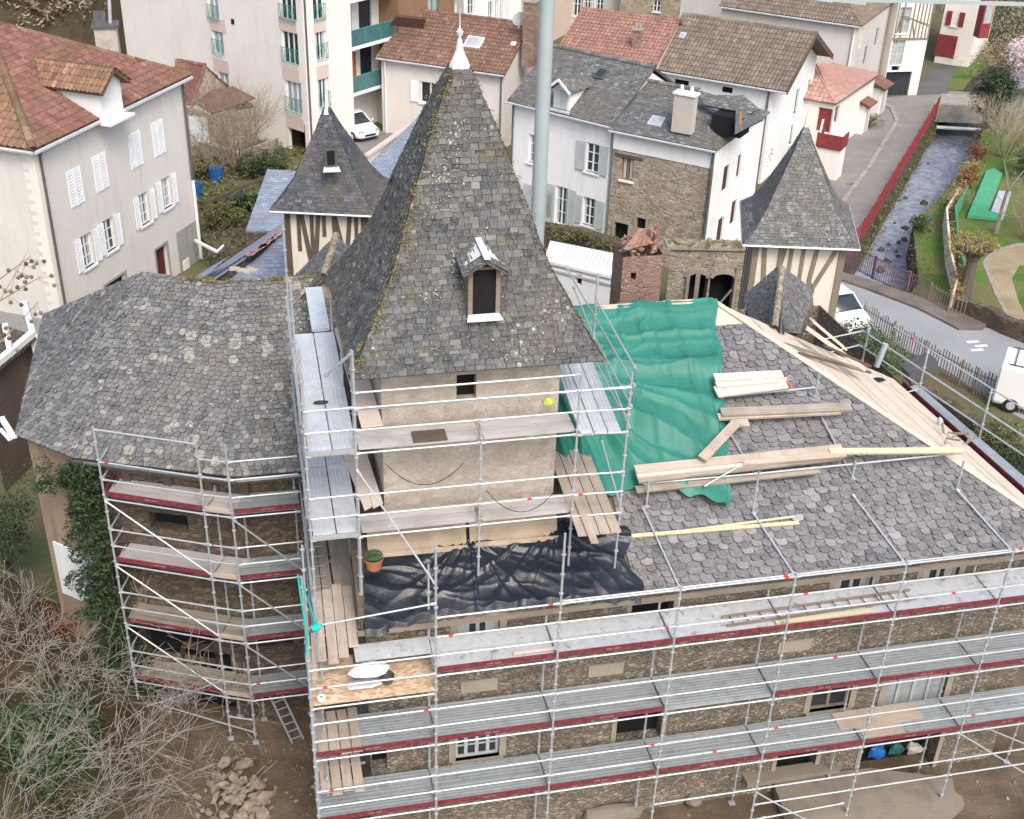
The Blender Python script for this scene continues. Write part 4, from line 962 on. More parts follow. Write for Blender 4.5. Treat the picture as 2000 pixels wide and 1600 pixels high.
def wing_scaffold():
    t = thing('wing_scaffold', (-2, 5.6, -6.7), 'angled four level scaffold standing in front of the left slate wing', 'scaffolding')
    P = [Vector(p) for p in ((-4.4, 6.72, 0), (-2.05, 5.68, 0), (-1.4, 5.42, 0), (.2, 5.42, 0))]
    Z = (.72, -1.25, -3.2, -5.15)
    for i, p in enumerate(P[:3]):
        std(t, p.x, p.y, -6.72, 2.7)
        q = p+Vector((.25, .85, 0)); std(t, q.x, q.y, -6.72, .9)
    std(t, P[3].x-.1, P[3].y+.85, -6.72, 1.2)
    for k, z in enumerate(Z):
        for i in range(3):
            a, b = P[i]+Vector((0, 0, z)), P[i+1]+Vector((0, 0, z)); inw = Vector((-(b-a).y, (b-a).x, 0)).normalized()
            if not (i == 1 and False):
                deck(t, a, b, inw, .78, ('deck_worn', 'deck_worn', 'plank_old', 'plank_old')[k] if i < 2 else 'deck', 3 if k > 1 else 2)
                if i != 1: toe(t, a, b)
                else: toe(t, a, b, 'plank')
            rod(t, a-Vector((0, 0, .07)), b-Vector((0, 0, .07)), 'ledger')
            for h in (.5, 1.0): rod(t, a+Vector((0, 0, h)), b+Vector((0, 0, h)))
            if k == 0 : rod(t, a+Vector((0, 0, 1.5 if i else 1.9)), b+Vector((0, 0, 1.5 if i else 1.9)))
        for p in P[:3]: rod(t, p+Vector((0, 0, z-.05)), p+Vector((.25, .85, z-.05)), 'transom')
        a = P[0]+Vector((0, 0, z)); toe(t, a+Vector((.25, .85, 0)), a) if k == 0 else None
        for h in (.5, 1.0): rod(t, a+Vector((0, 0, h)), a+Vector((.25, .85, h)))
        zl = Z[k+1] if k < 3 else -6.6
        if k < 3: rod(t, P[0]+Vector((0, -.03, z-.1)), P[1]+Vector((0, -.03, zl+.1)), 'brace', .022); rod(t, P[2]+Vector((0, -.03, z-.1)), P[3]+Vector((0, -.03, zl+.1)), 'brace', .022)
    rod(t, P[0]+Vector((0, -.03, -6.2)), P[1]+Vector((0, -.03, -4.6)), 'brace', .022)
    rod(t, P[0]+Vector((.6, .1, -6.3)), P[2]+Vector((0, 0, -6.35)), 'ledger'); rod(t, P[1]+Vector((0, 0, -5.9)), P[2]+Vector((0, 0, -5.9)), 'ledger')
    m = MB()
    for q, z in (((1.3, 6.0), -3.0),): pass
wing_scaffold()
def east_rail():
    t = thing('east_eaves_guard_rail', (18.8, 8, 0), 'open guard rails on posts running along the right hand eaves of the manor roof', 'scaffolding')
    A = [(1684, 646), (1724, 616), (1864, 684), (2010, 760)]
    a = PZ(1684, 646, 1.2); b = PZ(1996, 850, 1.2); d = (b-a)
    for h in (0, -.5): rod(t, a+Vector((0, 0, h)), b+d*.35+Vector((0, 0, h)), r=.028)
    for f in (.04, .42, .80, 1.15): p = a+d*f; std(t, p.x, p.y, -6.7, 1.9 if f > .1 else 1.5, True)
    rod(t, a+Vector((0, 0, -.02)), a+Vector((-1.4, -.2, -.1)), r=.025); rod(t, a+Vector((0, 0, -.5)), a+Vector((-1.3, -.2, -.6)), r=.025)
    rod(t, a+d*.42+Vector((0, 0, -.6)), a+d*.30+Vector((-.9, -.5, -1.0)), 'brace', .02)
    a2 = a+Vector((.55, .1, .35)); rod(t, a2+d*.1, a2+d*1.3, r=.024)
    m = MB(); p = Vector((18.42, 1.0, .62)); q = Vector((18.1, 9.4, .4)); m.beam(p, q, .03, .16); m.build('toe_board', M['wine'], t)
    m = MB(); m.beam(p+Vector((.35, 0, -.15)), q+Vector((.3, 0, -.15)), .5, .05); m.build('deck', M['deck'], t)
    p = PZ(1712, 716, .6); m = MB(); m.tube(p, p+Vector((.15, 0, .75)), .09, 8, cap=True); m.build('blue_grey_prop', M['pole'], t)
east_rail()
def roof_rack():
    t = thing('roof_prop_frame', RP(1470, 950), 'light tube frame propped on the slate slope carrying the long planks', 'scaffolding')
    for (a, b) in (((1255, 990), (1328, 1150)), ((1470, 1000), (1552, 1124)), ((1665, 965), (1767, 1100)), ((1868, 955), (1977, 1077)), ((1600, 805), (1668, 938)), ((1425, 845), (1475, 930))):
        rod(t, RP(*a, .14), RP(*b, .06), 'raking_tube', .022)
    for u, v, h in ((1262, 990, .75), (1470, 1002, 1.15), (1868, 958, .85), (1664, 935, .5), (1592, 775, .7), (1410, 790, .45)):
        p = RP(u, v, 0); m = MB(); m.tube(p, p+Vector((0, 0, h)), .026, 6, cap=True); m.box(p.x-.07, p.y-.07, p.z+.01, p.x+.07, p.y+.07, p.z+.03); m.tube(p+Vector((0, 0, h*.55)), p+Vector((0, 0, h*.62)), .045, 6, cap=True); m.build('jack', M['galv'], t)
    rod(t, RP(1255, 945, .38), RP(1480, 925, .38), 'ledger'); rod(t, RP(1480, 925, .38), RP(1880, 885, .38), 'ledger'); rod(t, RP(1405, 776, .3), RP(1592, 757, .3), 'ledger')
    rod(t, RP(1375, 950, .45), RP(1462, 900, .6), 'brace', .022)
roof_rack()
# ============================================================ SHEETS, PLANKS AND OTHER LOOSE THINGS
def sheetm(name, c1, c2, rough, spec, bs, bd, var=3):
    m, n, b = newmat(name); o = ramp(n, [(.3, c1), (.7, c2)], noi(n, var*.3, 4)); o = mix(n, mth(n, 'MULTIPLY', gray(n, .62, .8, noi(n, 6, 6, .7)), .25), o, (.35, .35, .33))
    setc(n, b, o, rough, 0, spec); bump(n, b, noi(n, bs, 6, .7, None, (1, 1, 1)), bd); return m
M['tarp'] = sheetm('green_tarpaulin', (.022, .155, .115), (.042, .225, .175), .5, .35, 5, .006)
M['plastic'] = sheetm('black_plastic_sheet', (.010, .014, .022), (.016, .022, .033), .27, .42, 10, .008)
def ridge(p, s=1):
    return (1-abs(noise.noise(p)*2.2))**3*s
def crease(p, k=6):
    return max(0, 1-abs(noise.noise(p))*k)**1.2
def interp(x, tab):
    if x <= tab[0][0]: return tab[0][1]
    for (a, va), (b, vb) in zip(tab, tab[1:]):
        if x <= b: return va+(vb-va)*(x-a)/(b-a)
    return tab[-1][1]
def tarp():
    nx, ny = 130, 190; pts = {}
    xr = [(1.9, 9.9), (2.57, 9.9), (3.5, 10.15), (4.41, 10.4), (5.2, 10.6), (6.13, 10.86), (7.0, 11.0), (8.0, 11.25), (9, 11.3)]
    yb = [(5.7, 3.9), (6.4, 3.25), (7.3, 3.05), (7.9, 3.35), (8.35, 3.35), (8.9, 2.85), (9.4, 2.62), (9.9, 2.5), (11, 2.6)]
    for i in range(nx+1):
        for j in range(ny+1):
            s = i/nx; t = j/ny; y = 8.55-t*(8.55-2.4); x0, x1 = 5.7, interp(y, xr); x = x0+(x1-x0)*s
            yl = interp(x, yb)+.06*math.sin(x*7)
            y = 8.5-t*(8.5-yl); x1 = interp(y, xr)+.05*math.sin(y*5); x = x0+(x1-x0)*s
            z = RZ(min(y, 8.0))-max(0, y-8)*.5
            P = Vector((x, y, 0))
            up = min(1, max(0, (y-5.6)/1.4)); lo = 1-up
            # upper part: creases along the ridge; lower part: folds fanning down from the tower corner
            w = Vector((noise.noise(P*.6), noise.noise(P*.6+Vector((9, 0, 0))), 0))*.8
            h1 = crease(Vector((x*.22, y*1.7, 1))+w*.5, 5)*.05+crease(Vector((x*.5+y*.3, y*2.2, 11))+w, 7)*.03
            ang = math.atan2(y-6.5, x-6.4); rr = math.hypot(x-6.4, y-6.5)
            h2 = (crease(Vector((ang*2.6, rr*.12, 4))+w*.25, 4)*.24+crease(Vector((ang*5.5, rr*.18, 8))+w*.3, 5)*.10)*min(1, rr/1.0)
            h3 = crease(Vector((x*1.5, y*.25, 7))+w*.4, 6)*.05+noise.noise(Vector((x*1.1, y*.6, 3)))*.04
            swag = .10*math.exp(-((y-6.15-.25*math.sin(x*1.6))/.22)**2)
            hh = .08+h1*up+h2*lo+h3+swag+.02*noise.noise(P*.9)+(.5*math.exp(-((y-4.9)/.9)**2)*.2 if x < 10.2 else 0)
            if x > x1-.1: hh *= .7
            pts[i, j] = Vector((x, y, z+hh))
    m = MB()
    for i in range(nx):
        for j in range(ny): m.poly([pts[i, j+1], pts[i+1, j+1], pts[i+1, j], pts[i, j]], .5, None, True)
    m2 = tag(m.build('green_tarpaulin', M['tarp'], None, True), 'large crumpled green tarpaulin draped over the manor roof right of the stair tower', 'tarpaulin')
    return m2
tarp()
def plastic():
    nx, ny = 190, 90; pts = {}
    yb = [(1.2, .75), (2.2, .9), (2.6, 1.0), (4, 1.0), (5.5, 1.0), (6.3, .9), (7.3, .85)]; yt = [(1.2, 2.3), (3.7, 2.45), (4.8, 2.25), (5.6, 2.55), (5.9, 2.75), (6.6, 2.5), (7.35, 2.45)]
    for i in range(nx+1):
        for j in range(ny+1):
            s = i/nx; t = j/ny; xl = 1.24+.18*(t); x = xl+(7.3+.15*math.sin(t*9)-xl)*s; y = interp(x, yb)*(1-t)+interp(x, yt)*t; P = Vector((x, y, 0)); y += .04*math.sin(x*11)*(1-t)
            w = Vector((noise.noise(P*.9), noise.noise(P*.9+Vector((5, 0, 0))), 0))
            a1 = math.atan2(y-2.6, x-5.75); r1 = math.hypot(y-2.6, x-5.75); a2 = math.atan2(y-2.5, x-3.75); r2 = math.hypot(y-2.5, x-3.75)
            h = crease(Vector((a1*3.2, r1*.2, 0))+w*.3, 5)*.07*math.exp(-r1*.35)+crease(Vector((a2*3.2, r2*.2, 3))+w*.3, 5)*.06*math.exp(-r2*.4)
            h += crease(Vector((x*.35-y*.5, y*1.5+x*.35, 6))+w*.4, 4)*.045+crease(Vector((x*.8, y*3+x*1.2, 9))+w*.4, 5)*.014
            h += .10*math.exp(-((x-5.75)/.12)**2)*t
            pts[i, j] = Vector((x, y, RZ(y)+.05+h-(.16 if t < .02 else 0)))
    m = MB()
    for i in range(nx):
        for j in range(ny): m.poly([pts[i, j], pts[i+1, j], pts[i+1, j+1], pts[i, j+1]], .5, None, True)
    tag(m.build('black_plastic_sheet', M['plastic'], None, True), 'wrinkled black plastic sheet covering the open roof below the stair tower', 'plastic sheet')
plastic()
# stained plywood sheets standing at the foot of the tower
for k, (x0, x1, lab) in enumerate(((1.5, 3.68, 'stained plywood sheet upright above the left half of the black plastic'), (3.76, 5.75, 'stained plywood sheet upright above the right half of the black plastic'))):
    m = MB(); m.slab([(x0, 2.35, 1.38), (x1, 2.35, 1.42), (x1, 2.62, 2.2), (x0, 2.62, 2.16)], .03); m.beam((x0+.1, 2.28, 1.5), (x1, 2.28, 1.46), .03, .12, .1)
    tag(m.build('plywood_sheet', M['ply']), lab, 'plywood', 'plywood sheets at the foot of the tower')
# planks and boards on the roof
def plank(a, b, w, mat, label, h=.45, th=.05, h2=None, name='plank', group='loose planks lying across the slate roof'):
    m = MB(); m.beam(RP(*a, h), RP(*b, h if h2 is None else h2), w, th, random.random()*.6, up=(0, -.3, 1)); return tag(m.build(name, M[mat]), label, 'plank', group)
plank((1395, 738), (1528, 731), .24, 'plank_new', 'uppermost short pale board beside the green tarpaulin, rough at its end', .5)
plank((1398, 751), (1522, 741), .2, 'plank_new', 'middle short pale board of the upper stack right of the green tarpaulin', .47)
plank((1398, 766), (1540, 748), .34, 'plank_new', 'wide pale board of the upper stack with a pink tinged sawn end', .42)
m = MB(); p = RP(1540, 750, .46); m.box(p.x-.03, p.y-.17, p.z-.03, p.x+.03, p.y+.15, p.z+.04); tag(m.build('painted_offcut', M['leather']), 'small pink red painted offcut at the right end of the wide pale board', 'wood offcut')
plank((1408, 806), (1662, 795), .26, 'plank_old', 'long grey weathered plank above the lower plank stack, its right end free', .42, .06)
plank((1402, 815), (1640, 803), .2, 'plank', 'long tan plank lying against the weathered plank in mid roof', .36, .06)
plank((1372, 896), (1440, 824), .24, 'plank', 'short tan board slanting across the edge of the green tarpaulin', .75, .05, .5)
plank((1428, 828), (1462, 826), .22, 'plank', 'stubby tan board end lying level right of the slanting board', .4)
plank((1240, 918), (1645, 876), .24, 'plank', 'long tan plank at the top left of the big plank stack', .55, .06)
plank((1242, 926), (1560, 893), .22, 'plank_new', 'pale plank second from the top in the big plank stack', .52, .06)
plank((1245, 936), (1640, 890), .26, 'plank_old', 'grey brown plank along the lower edge of the big plank stack', .46, .06)
plank((1450, 902), (1650, 885), .24, 'plank', 'tan plank in the middle of the big plank stack near the jack', .58, .05)
plank((1620, 882), (1880, 880), .16, 'plank_yellow', 'slender yellowish plank reaching right to the white hip boards', .6, .06)
plank((1242, 957), (1600, 918), .2, 'plank_old', 'lowest grey plank across the bottom of the green tarpaulin', .3, .05)
plank((1345, 935), (1400, 905), .14, 'plank', 'small tan offcut crossing beneath the big plank stack', .35, .04)
plank((1222, 1048), (1560, 1021), .09, 'plank_yellow', 'straight yellow batten lying low on the bare slates', .06, .04)
plank((1300, 1042), (1552, 1009), .05, 'plank_yellow', 'thin yellow lath leaning over the straight yellow batten', .1, .03)
# old battens and boards at the top of the hip
random.seed(21)
labs = ['dark rotten board beside the small gable at the top of the hip', 'long brown batten lying below the small slate gable', 'split brown batten crossing the white hip boards', 'warped pale board curling off the hip beside the gable', 'dark broken batten near the red cloth on the hip', 'broad pale board propped against the timbered tower']
spec = (((1455, 640), (1560, 680), 3.6, .12, 'oak'), ((1500, 660), (1680, 722), 3.3, .1, 'oak_grey'), ((1560, 690), (1700, 728), 3.1, .08, 'oak'), ((1575, 640), (1690, 722), 3.2, .28, 'plank_new'), ((1610, 675), (1700, 715), 3.1, .09, 'oak'), ((1585, 625), (1650, 680), 3.1, .3, 'sark'))
for (a, b, z, w, mt), lab in zip(spec, labs):
    m = MB(); m.beam(PZ(*a, z+.1), PZ(*b, z-.8), w, .05, random.random(), up=(.4, 0, 1)); tag(m.build('loose_batten', M[mt]), lab, 'batten', 'old battens thrown down at the hip')
def lump(name, c, r, mat, lab, cat, sq=(1, 1, .6), seed=3, jit=.12):
    m = MB(); m.blob((0, 0, 0), 1, .5, seed, 2, jit); m.v = [(c[0]+v[0]*r*sq[0], c[1]+v[1]*r*sq[1], c[2]+v[2]*r*sq[2]) for v in m.v]; return tag(m.build(name, M[mat]), lab, cat)
def ER(u, v, h=.05):                      # point on the east slope
    n = (Vector((17.9, 9.6, .45))-Vector((18.26, EY, EZ))).cross(Vector((11.21, 8, 4.21))-Vector((18.26, EY, EZ))); r = ray(u, v); t = (Vector((18.26, EY, EZ))-CP).dot(n)/r.dot(n); return CP+r*t+Vector((0, 0, h))
lump('red_cloth', ER(1686, 716), .14, 'red_paint', 'small crumpled red cloth on the white boards of the hip', 'cloth', (1.3, .8, .6))
lump('black_pouch', ER(1714, 745), .16, 'black_plastic', 'flat black tool pouch on the white hip boards', 'pouch', (1.4, .7, .3))
lump('teal_drill', ER(1834, 832, .12), .12, 'pole', 'small teal power tool standing on the white hip boards', 'tool', (.7, .7, 1.3))
t = thing('tool_heap', ER(1860, 860), 'heap of cable and wood scraps on the white hip boards near the right eaves', 'scrap heap')
m = MB()
for k in range(9): p = ER(1862+random.uniform(-22, 26), 862+random.uniform(-12, 14), .1); m = MB(); m.beam(p, p+Vector((random.uniform(-.4, .4), random.uniform(-.4, .4), .05)), .06, .03, random.random()); m.build('wood_scrap', M['oak_grey'], t)
# grey chimney and dark beams beyond the eaves
def chim(name, p, w, d, h, mat, label, capm='lead', cat='chimney', cap=True):
    t = thing(name, p, label, cat); m = MB(); m.box(p[0]-w/2, p[1]-d/2, p[2], p[0]+w/2, p[1]+d/2, p[2]+h); m.build('shaft', M[mat], t)
    if cap:
        m = MB(); m.box(p[0]-w/2-.07, p[1]-d/2-.07, p[2]+h, p[0]+w/2+.07, p[1]+d/2+.07, p[2]+h+.1)
        m.box(p[0]-w*.3, p[1]-d*.3, p[2]+h+.1, p[0]+w*.3, p[1]+d*.3, p[2]+h+.25); m.build('cap', M[capm], t)
    return t
q = PX(1780, 770, 20.5); t = thing('flue_stack', (q.x, q.y, q.z-4), 'grey metal flue with a crooked dark cowl beyond the right eaves', 'flue')
m = MB(); m.tube((q.x, q.y, q.z-4), (q.x, q.y, q.z+.7), .2, 10); m.build('flue_pipe', M['zinc'], t)
m = MB(); m.frame(Vector((q.x+.1, q.y, q.z+.95)), Vector((.9, 0, .43)), Vector((0, 1, 0)), Vector((-.43, 0, .9)), 1.0, .6, .55); m.build('cowl', M['lead'], t)
# things on the scaffold
def pot():
    c = Vector((1.35, 1.75, 1.05)); c = PY(730, 1098, 1.5); t = thing('terracotta_tub', c-Vector((0, 0, .14)), 'terracotta tub with coiled green hose beside the black plastic sheet', 'tub')
    m = MB(); m.tube(c-Vector((0, 0, .14)), c+Vector((0, 0, .1)), .15, 14, .2, cap=False); m.tube(c+Vector((0, 0, .1)), c+Vector((0, 0, .14)), .215, 14, .215); m.build('tub', M['pot'], t)
    m = MB(); m.tube(c+Vector((0, 0, .08)), c+Vector((0, 0, .081)), .01, 14, .19)
    for r in (.08, .12, .16, .18):
        for k in range(14): a0, a1 = k*.4488, (k+1)*.4488; z = .13+r*.3; m.tube(c+Vector((math.cos(a0)*r, math.sin(a0)*r, z)), c+Vector((math.cos(a1)*r, math.sin(a1)*r, z+.01)), .014, 4)
    m.build('hose', M['leaf_green'], t)
pot()
def strap():
    m = MB(); random.seed(5); ps = [PY(u, v, -.08) for u, v in ((582, 1125), (588, 1170), (596, 1215), (600, 1250), (597, 1280))]
    for p, q in zip(ps, ps[1:]): m.beam(p, q, .09, .03, up=(1, 0, 0))
    ps = [PY(u, v, -.1) for u, v in ((590, 1140), (600, 1168), (612, 1200), (620, 1222))]
    for p, q in zip(ps, ps[1:]): m.beam(p, q, .08, .02, up=(1, 0, 0))
    m.blob(PY(618, 1226, -.1), .12, .5, 4, 2, .3, (1, .7, .8)); tag(m.build('teal_strap', M['teal_strap']), 'bright teal netting tied to the corner posts left of the planks', 'netting')
strap()
lump('white_sack', PZ(722, 1308, .06), .3, 'white', 'white plastic sack slumped on the chipboard platform', 'sack', (1.45, .75, .3), 8)
lump('blue_grey_sheet', PZ(715, 1335, -.35), .3, 'zinc', 'folded blue grey metal sheet lying below the white sack', 'metal sheet', (1.5, .5, .18), 2)
p = PZ(756, 1330, -.36); m = MB(); m.tube(p, p+Vector((0, 0, .16)), .13, 14, .16); m.tube(p+Vector((0, 0, .02)), p+Vector((0, 0, .021)), .01, 12, .13); tag(m.build('grey_bucket', M['lead']), 'dark grey bucket on the chipboard next to the folded sheet', 'bucket')
p = PZ(628, 1366, -.4); m = MB(); m.tube(p, p+Vector((0, 0, .07)), .09, 12, .09); m.tube(p+Vector((0, 0, .07)), p+Vector((0, 0, .072)), .03, 12, .09); tag(m.build('white_tape_roll', M['white']), 'small white roll on the chipboard at the left corner', 'tape roll')
lump('lime_bag', PY(1078, 800, 1.75)+Vector((0, .3, 0)), .12, 'yellow_hi', 'lime green bag on the upper deck of the tower scaffold', 'bag', (1, .8, .9), 6)
lump('dark_cloth', PZ(626, 786, 4.72), .13, 'black_plastic', 'small black cloth on the pale deck left of the tower', 'cloth', (1.3, .4, .3), 5)
m = MB(); lad = 'black hanging cable looped along the tower scaffold deck'
for (u0, u1, v0, dp) in ((752, 905, 905, 42), (950, 1085, 958, 42)):
    for k in range(16):
        f = lambda t: PY(u0+(u1-u0)*t, v0+dp*4*t*(1-t), 1.55); m.tube(f(k/16), f((k+1)/16), .008, 4)
tag(m.build('black_cable', M['wire']), lad, 'cable')
# long yellow batten and ladder left on deck A
t = thing('aluminium_ladder', (9.5, .3, .05), 'red and grey ladder lying flat on the top scaffold deck', 'ladder')
m = MB(); a, b = PZ(1420, 1222, .09), PZ(1790, 1168, .09); d = (b-a).normalized(); n = Vector((-d.y, d.x, 0))
for s in (0, .3): m.beam(a+n*s, b+n*s, .03, .06)
m.build('ladder_rail', M['oak_grey'], t); m = MB(); L = (b-a).length
for k in range(13): c = a+d*(L*(k+.5)/13); m.tube(c, c+n*.3, .014, 5)
m.build('ladder_rung', M['red_paint'], t)
m = MB(); m.beam(PZ(1515, 1217, .07), PZ(1705, 1192, .07), .14, .03); tag(m.build('yellow_batten', M['plank_yellow']), 'yellow sawn board lying on the top deck inside the red toe board', 'board')
m = MB(); m.beam(PZ(1003, 1277, .07), PZ(1085, 1266, .07), .09, .02); tag(m.build('short_lath', M['plank_new']), 'short pale lath on the top deck below the black plastic', 'lath')
# ladder at the foot of the wing scaffold
t = thing('steel_ladder', (-.8, 5.3, -6.7), 'steel ladder leaning from the bare earth up to the wing scaffold', 'ladder'); a, b = Vector((-.45, 5.2, -6.7)), Vector((-1.05, 5.75, -5.0)); m = MB(); n = Vector((.3, .1, 0))
m.beam(a, b, .03, .05); m.beam(a+n, b+n, .03, .05); m.build('ladder_rail', M['galv'], t); m = MB()
for k in range(8): c = a.lerp(b, (k+.5)/8); m.tube(c, c+n, .014, 5)
m.build('ladder_rung', M['galv'], t)
# rubble heap: every stone a thing
random.seed(11)
for i in range(95):
    big = i < 7
    if big: p = PZ(*((478, 1492), (500, 1530), (516, 1556), (455, 1520), (489, 1572), (512, 1590), (440, 1488))[i], -6.5); r = random.uniform(.2, .26)
    else:
        a = random.uniform(0, 6.28); q = random.random()**.7; p = Vector((-2.05+math.cos(a)*q*1.05, 3.35+math.sin(a)*q*1.15, -6.68+(1-q)*.35)); r = random.uniform(.06, .15)
    m = MB(); m.blob(p, r, .5, i+2, 1, .22, (random.uniform(1, 1.5), random.uniform(.7, 1), random.uniform(.5, .8)))
    tag(m.build('rubble_stone', M['stone_loose']), (('topmost squarish block of the rubble heap, set apart from the rest', 'tan block just below the topmost block of the rubble heap', 'large block at the right flank of the rubble heap, third from the top', 'pale block at the upper left of the rubble heap', 'long block in the middle right of the rubble heap', 'lowest large block at the right foot of the rubble heap', 'small square block at the top left of the rubble heap')[i] if big else 'small broken tan stone in the rubble heap at the foot of the scaffolds'), 'stone', 'large blocks of the rubble heap' if big else 'small stones of the rubble heap')
# stone steps and slab at the right foot of the manor
M['step_stone'] = plaster('worn_step_stone', (.24, .21, .17), .7, 1.5)
def rslab(name, pts, h, z, mat, lab, cat):
    m = MB(); P = [PZ(u, v, z) for u, v in pts]; m.prism([(p.x, p.y) for p in P][::-1] if (P[1]-P[0]).cross(P[2]-P[1]).z < 0 else [(p.x, p.y) for p in P], z-h, z); return tag(m.build(name, M[mat]), lab, cat)
rslab('stone_step', [(1516, 1545), (1530, 1578), (1552, 1597), (1590, 1596), (1868, 1560), (1860, 1520), (1700, 1500), (1510, 1520)], .3, -6.35, 'step_stone', 'broad pale stone step with a rounded left corner below the manor door', 'step')
rslab('stone_step', [(1560, 1640), (1680, 1612), (1860, 1592), (1884, 1572), (1880, 1556), (1862, 1545), (1600, 1575), (1530, 1610)], .2, -6.58, 'step_stone', 'lowest brown stone step with a rounded right end', 'step')
rslab('stone_bench', [(1448, 1508), (1460, 1532), (1640, 1502), (1632, 1488), (1600, 1486)], .14, -6.0, 'step_stone', 'long grey stone bench slab against the manor wall', 'bench')
lump('brown_bollard', PZ(1356, 1563, -6.5),   .22, 'step_stone', 'round low stone stump on the yard in front of the manor', 'stone stump', (1, 1, .6), 9)
lump('stone_trough', PZ(1200, 1590, -6.5), .5, 'step_stone', 'worn pale stone block at the bottom edge below the scaffold', 'stone block', (1.6, .5, .6), 12)
M['dull_teal'] = plain('dull_teal', (.03, .14, .13), .5, 0, .4)
for k, (u, v, mt, lab) in enumerate(((1712, 1468, 'blue', 'blue plastic sack in the ground floor doorway behind the scaffold'), (1750, 1464, 'dull_teal', 'teal plastic bag beside the blue sack in the doorway'), (1785, 1462, 'beige_wall', 'white paper sack at the right of the doorway clutter'), (1812, 1455, 'black_plastic', 'black bin bag at the right side of the doorway'))):
    lump('doorway_sack', PY(u, v, 1.75), .22, mt, lab, 'sack', (1.1, .5, .9), k+1, .38)
# ============================================================ THE TOWN
def V2(p): return Vector((p[0], p[1]))
class House:
    def __init__(s, name, label, e0, e1, ze, D, zr, zb=G, wall='white_wall', roof='slate_old', style=None, over=.3, gover=.15, side=None, hip0=0, hip1=0, cat='house', rshift=0, e0p=None, e1p=None):
        s.e0 = e0p or PZ(*e0, ze); s.e1 = e1p or PZ(*e1, ze); s.t = thing(name, (s.e0.x, s.e0.y, zb), label, cat)
        s.d = (s.e1-s.e0); s.d.z = 0; s.L = s.d.length; s.d.normalize(); s.n = Vector((-s.d.y, s.d.x, 0)); s.D = D; s.ze = ze; s.zr = zr; s.zb = zb; s.side = side or wall; s.wall = wall; s.roofm = roof; s.style = style or {}
        s.h0 = hip0; s.h1 = hip1; s.rs = rshift; s.over = over
        o = over; A = V2(s.e0+s.d*gover+s.n*o); Bp = V2(s.e1-s.d*gover+s.n*o); C = V2(s.e1-s.d*gover+s.n*(D-o)); E = V2(s.e0+s.d*gover+s.n*(D-o))
        zt = ze+.02; s.front = Fac(A, Bp, zb, zt); s.right = Fac(Bp, C, zb, zt); s.back = Fac(C, E, zb, zt); s.left = Fac(E, A, zb, zt)
        s.r0 = s.e0+s.n*(D/2+rshift)+s.d*hip0; s.r1 = s.e1+s.n*(D/2+rshift)-s.d*hip1; s.r0.z = s.r1.z = zr
        s.b0 = s.e0+s.n*D; s.b1 = s.e1+s.n*D
    def rp(s, u, v, h=0):                   # photo point on the front slope
        n = (s.e1-s.e0).cross(s.r0-s.e0); r = ray(u, v); t = (s.e0-CP).dot(n)/r.dot(n); return CP+r*t+Vector((0, 0, h))
    def finish(s, gut=True, dep=.16, extra=None):
        m = MB(); s.front.mesh(m, dep); s.back.mesh(m, dep)
        if s.side == s.wall: s.right.mesh(m, dep); s.left.mesh(m, dep)
        m2 = m if s.side == s.wall else MB()
        if m2 is not m: s.right.mesh(m2, dep); s.left.mesh(m2, dep)
        if s.zr > s.ze:
            for f, r, h in ((s.right, s.r1, s.h1), (s.left, s.r0, s.h0)):
                if not h:
                    zk = s.zr-.1-s.over*(s.zr-s.ze)/(s.D/2); a = f.P(0, s.ze); b = f.P(f.L, s.ze); rr = f.P((V2(r)-f.A).dot(f.d), zk); m2.poly([a, b, rr])
        m.build('wall', M[s.wall], s.t)
        if m2 is not m: m2.build('side_wall', M[s.side], s.t)
        m = MB(); k = s.style
        skin(m, [s.e0, s.e1, s.r1, s.r0], **k)
        kb = dict(k); kb['w'] = k.get('w', .24)*1.6; kb['ex'] = k.get('ex', .13)*1.6 if k.get('ex', .13) < 2 else k['ex']
        skin(m, [s.b1, s.b0, s.r0, s.r1], **kb)
        if s.h0: skin(m, [s.b0, s.e0, s.r0], **kb)
        if s.h1: skin(m, [s.e1, s.b1, s.r1], **k)
        s.rf = m.build('roof', M[s.roofm], s.t)
        if (s.r1-s.r0).length > .3: m = MB(); ridge_tiles(m, s.r0, s.r1, .12, .4); m.build('ridge_tiles', M[s.roofm], s.rf)
        if gut: gutter(s.t, s.e0-s.n*.06-Vector((0, 0, .06)), s.e1-s.n*.06-Vector((0, 0, .06)), .06)
        return s
SL = dict(kind='slate', w=.22, ex=.14); ME = dict(kind='tile', w=.23, ex=.34, amp=.05, seg=3); CA = dict(kind='tile', w=.2, ex=.36, amp=.095, seg=4); CO = dict(kind='tile', w=.22, ex=.42, amp=.06, seg=3)
def skylight(h, u, v, w=.8, l=1.0, frame='zinc', pane='glass_light'):
    p = h.rp(u, v, .05); up = (h.r0-h.e0).normalized() if not h.h0 else (h.n*(h.D/2+h.rs)+Vector((0, 0, h.zr-h.ze))).normalized(); nn = h.d.cross(up)
    m = MB(); m.frame(p+nn*.03, h.d, up, nn, w, l, .1); o = m.build('skylight', M[frame], h.rf); m = MB(); m.frame(p+nn*.085, h.d, up, nn, w-.16, l-.16, .01); m.build('pane', M[pane], o)
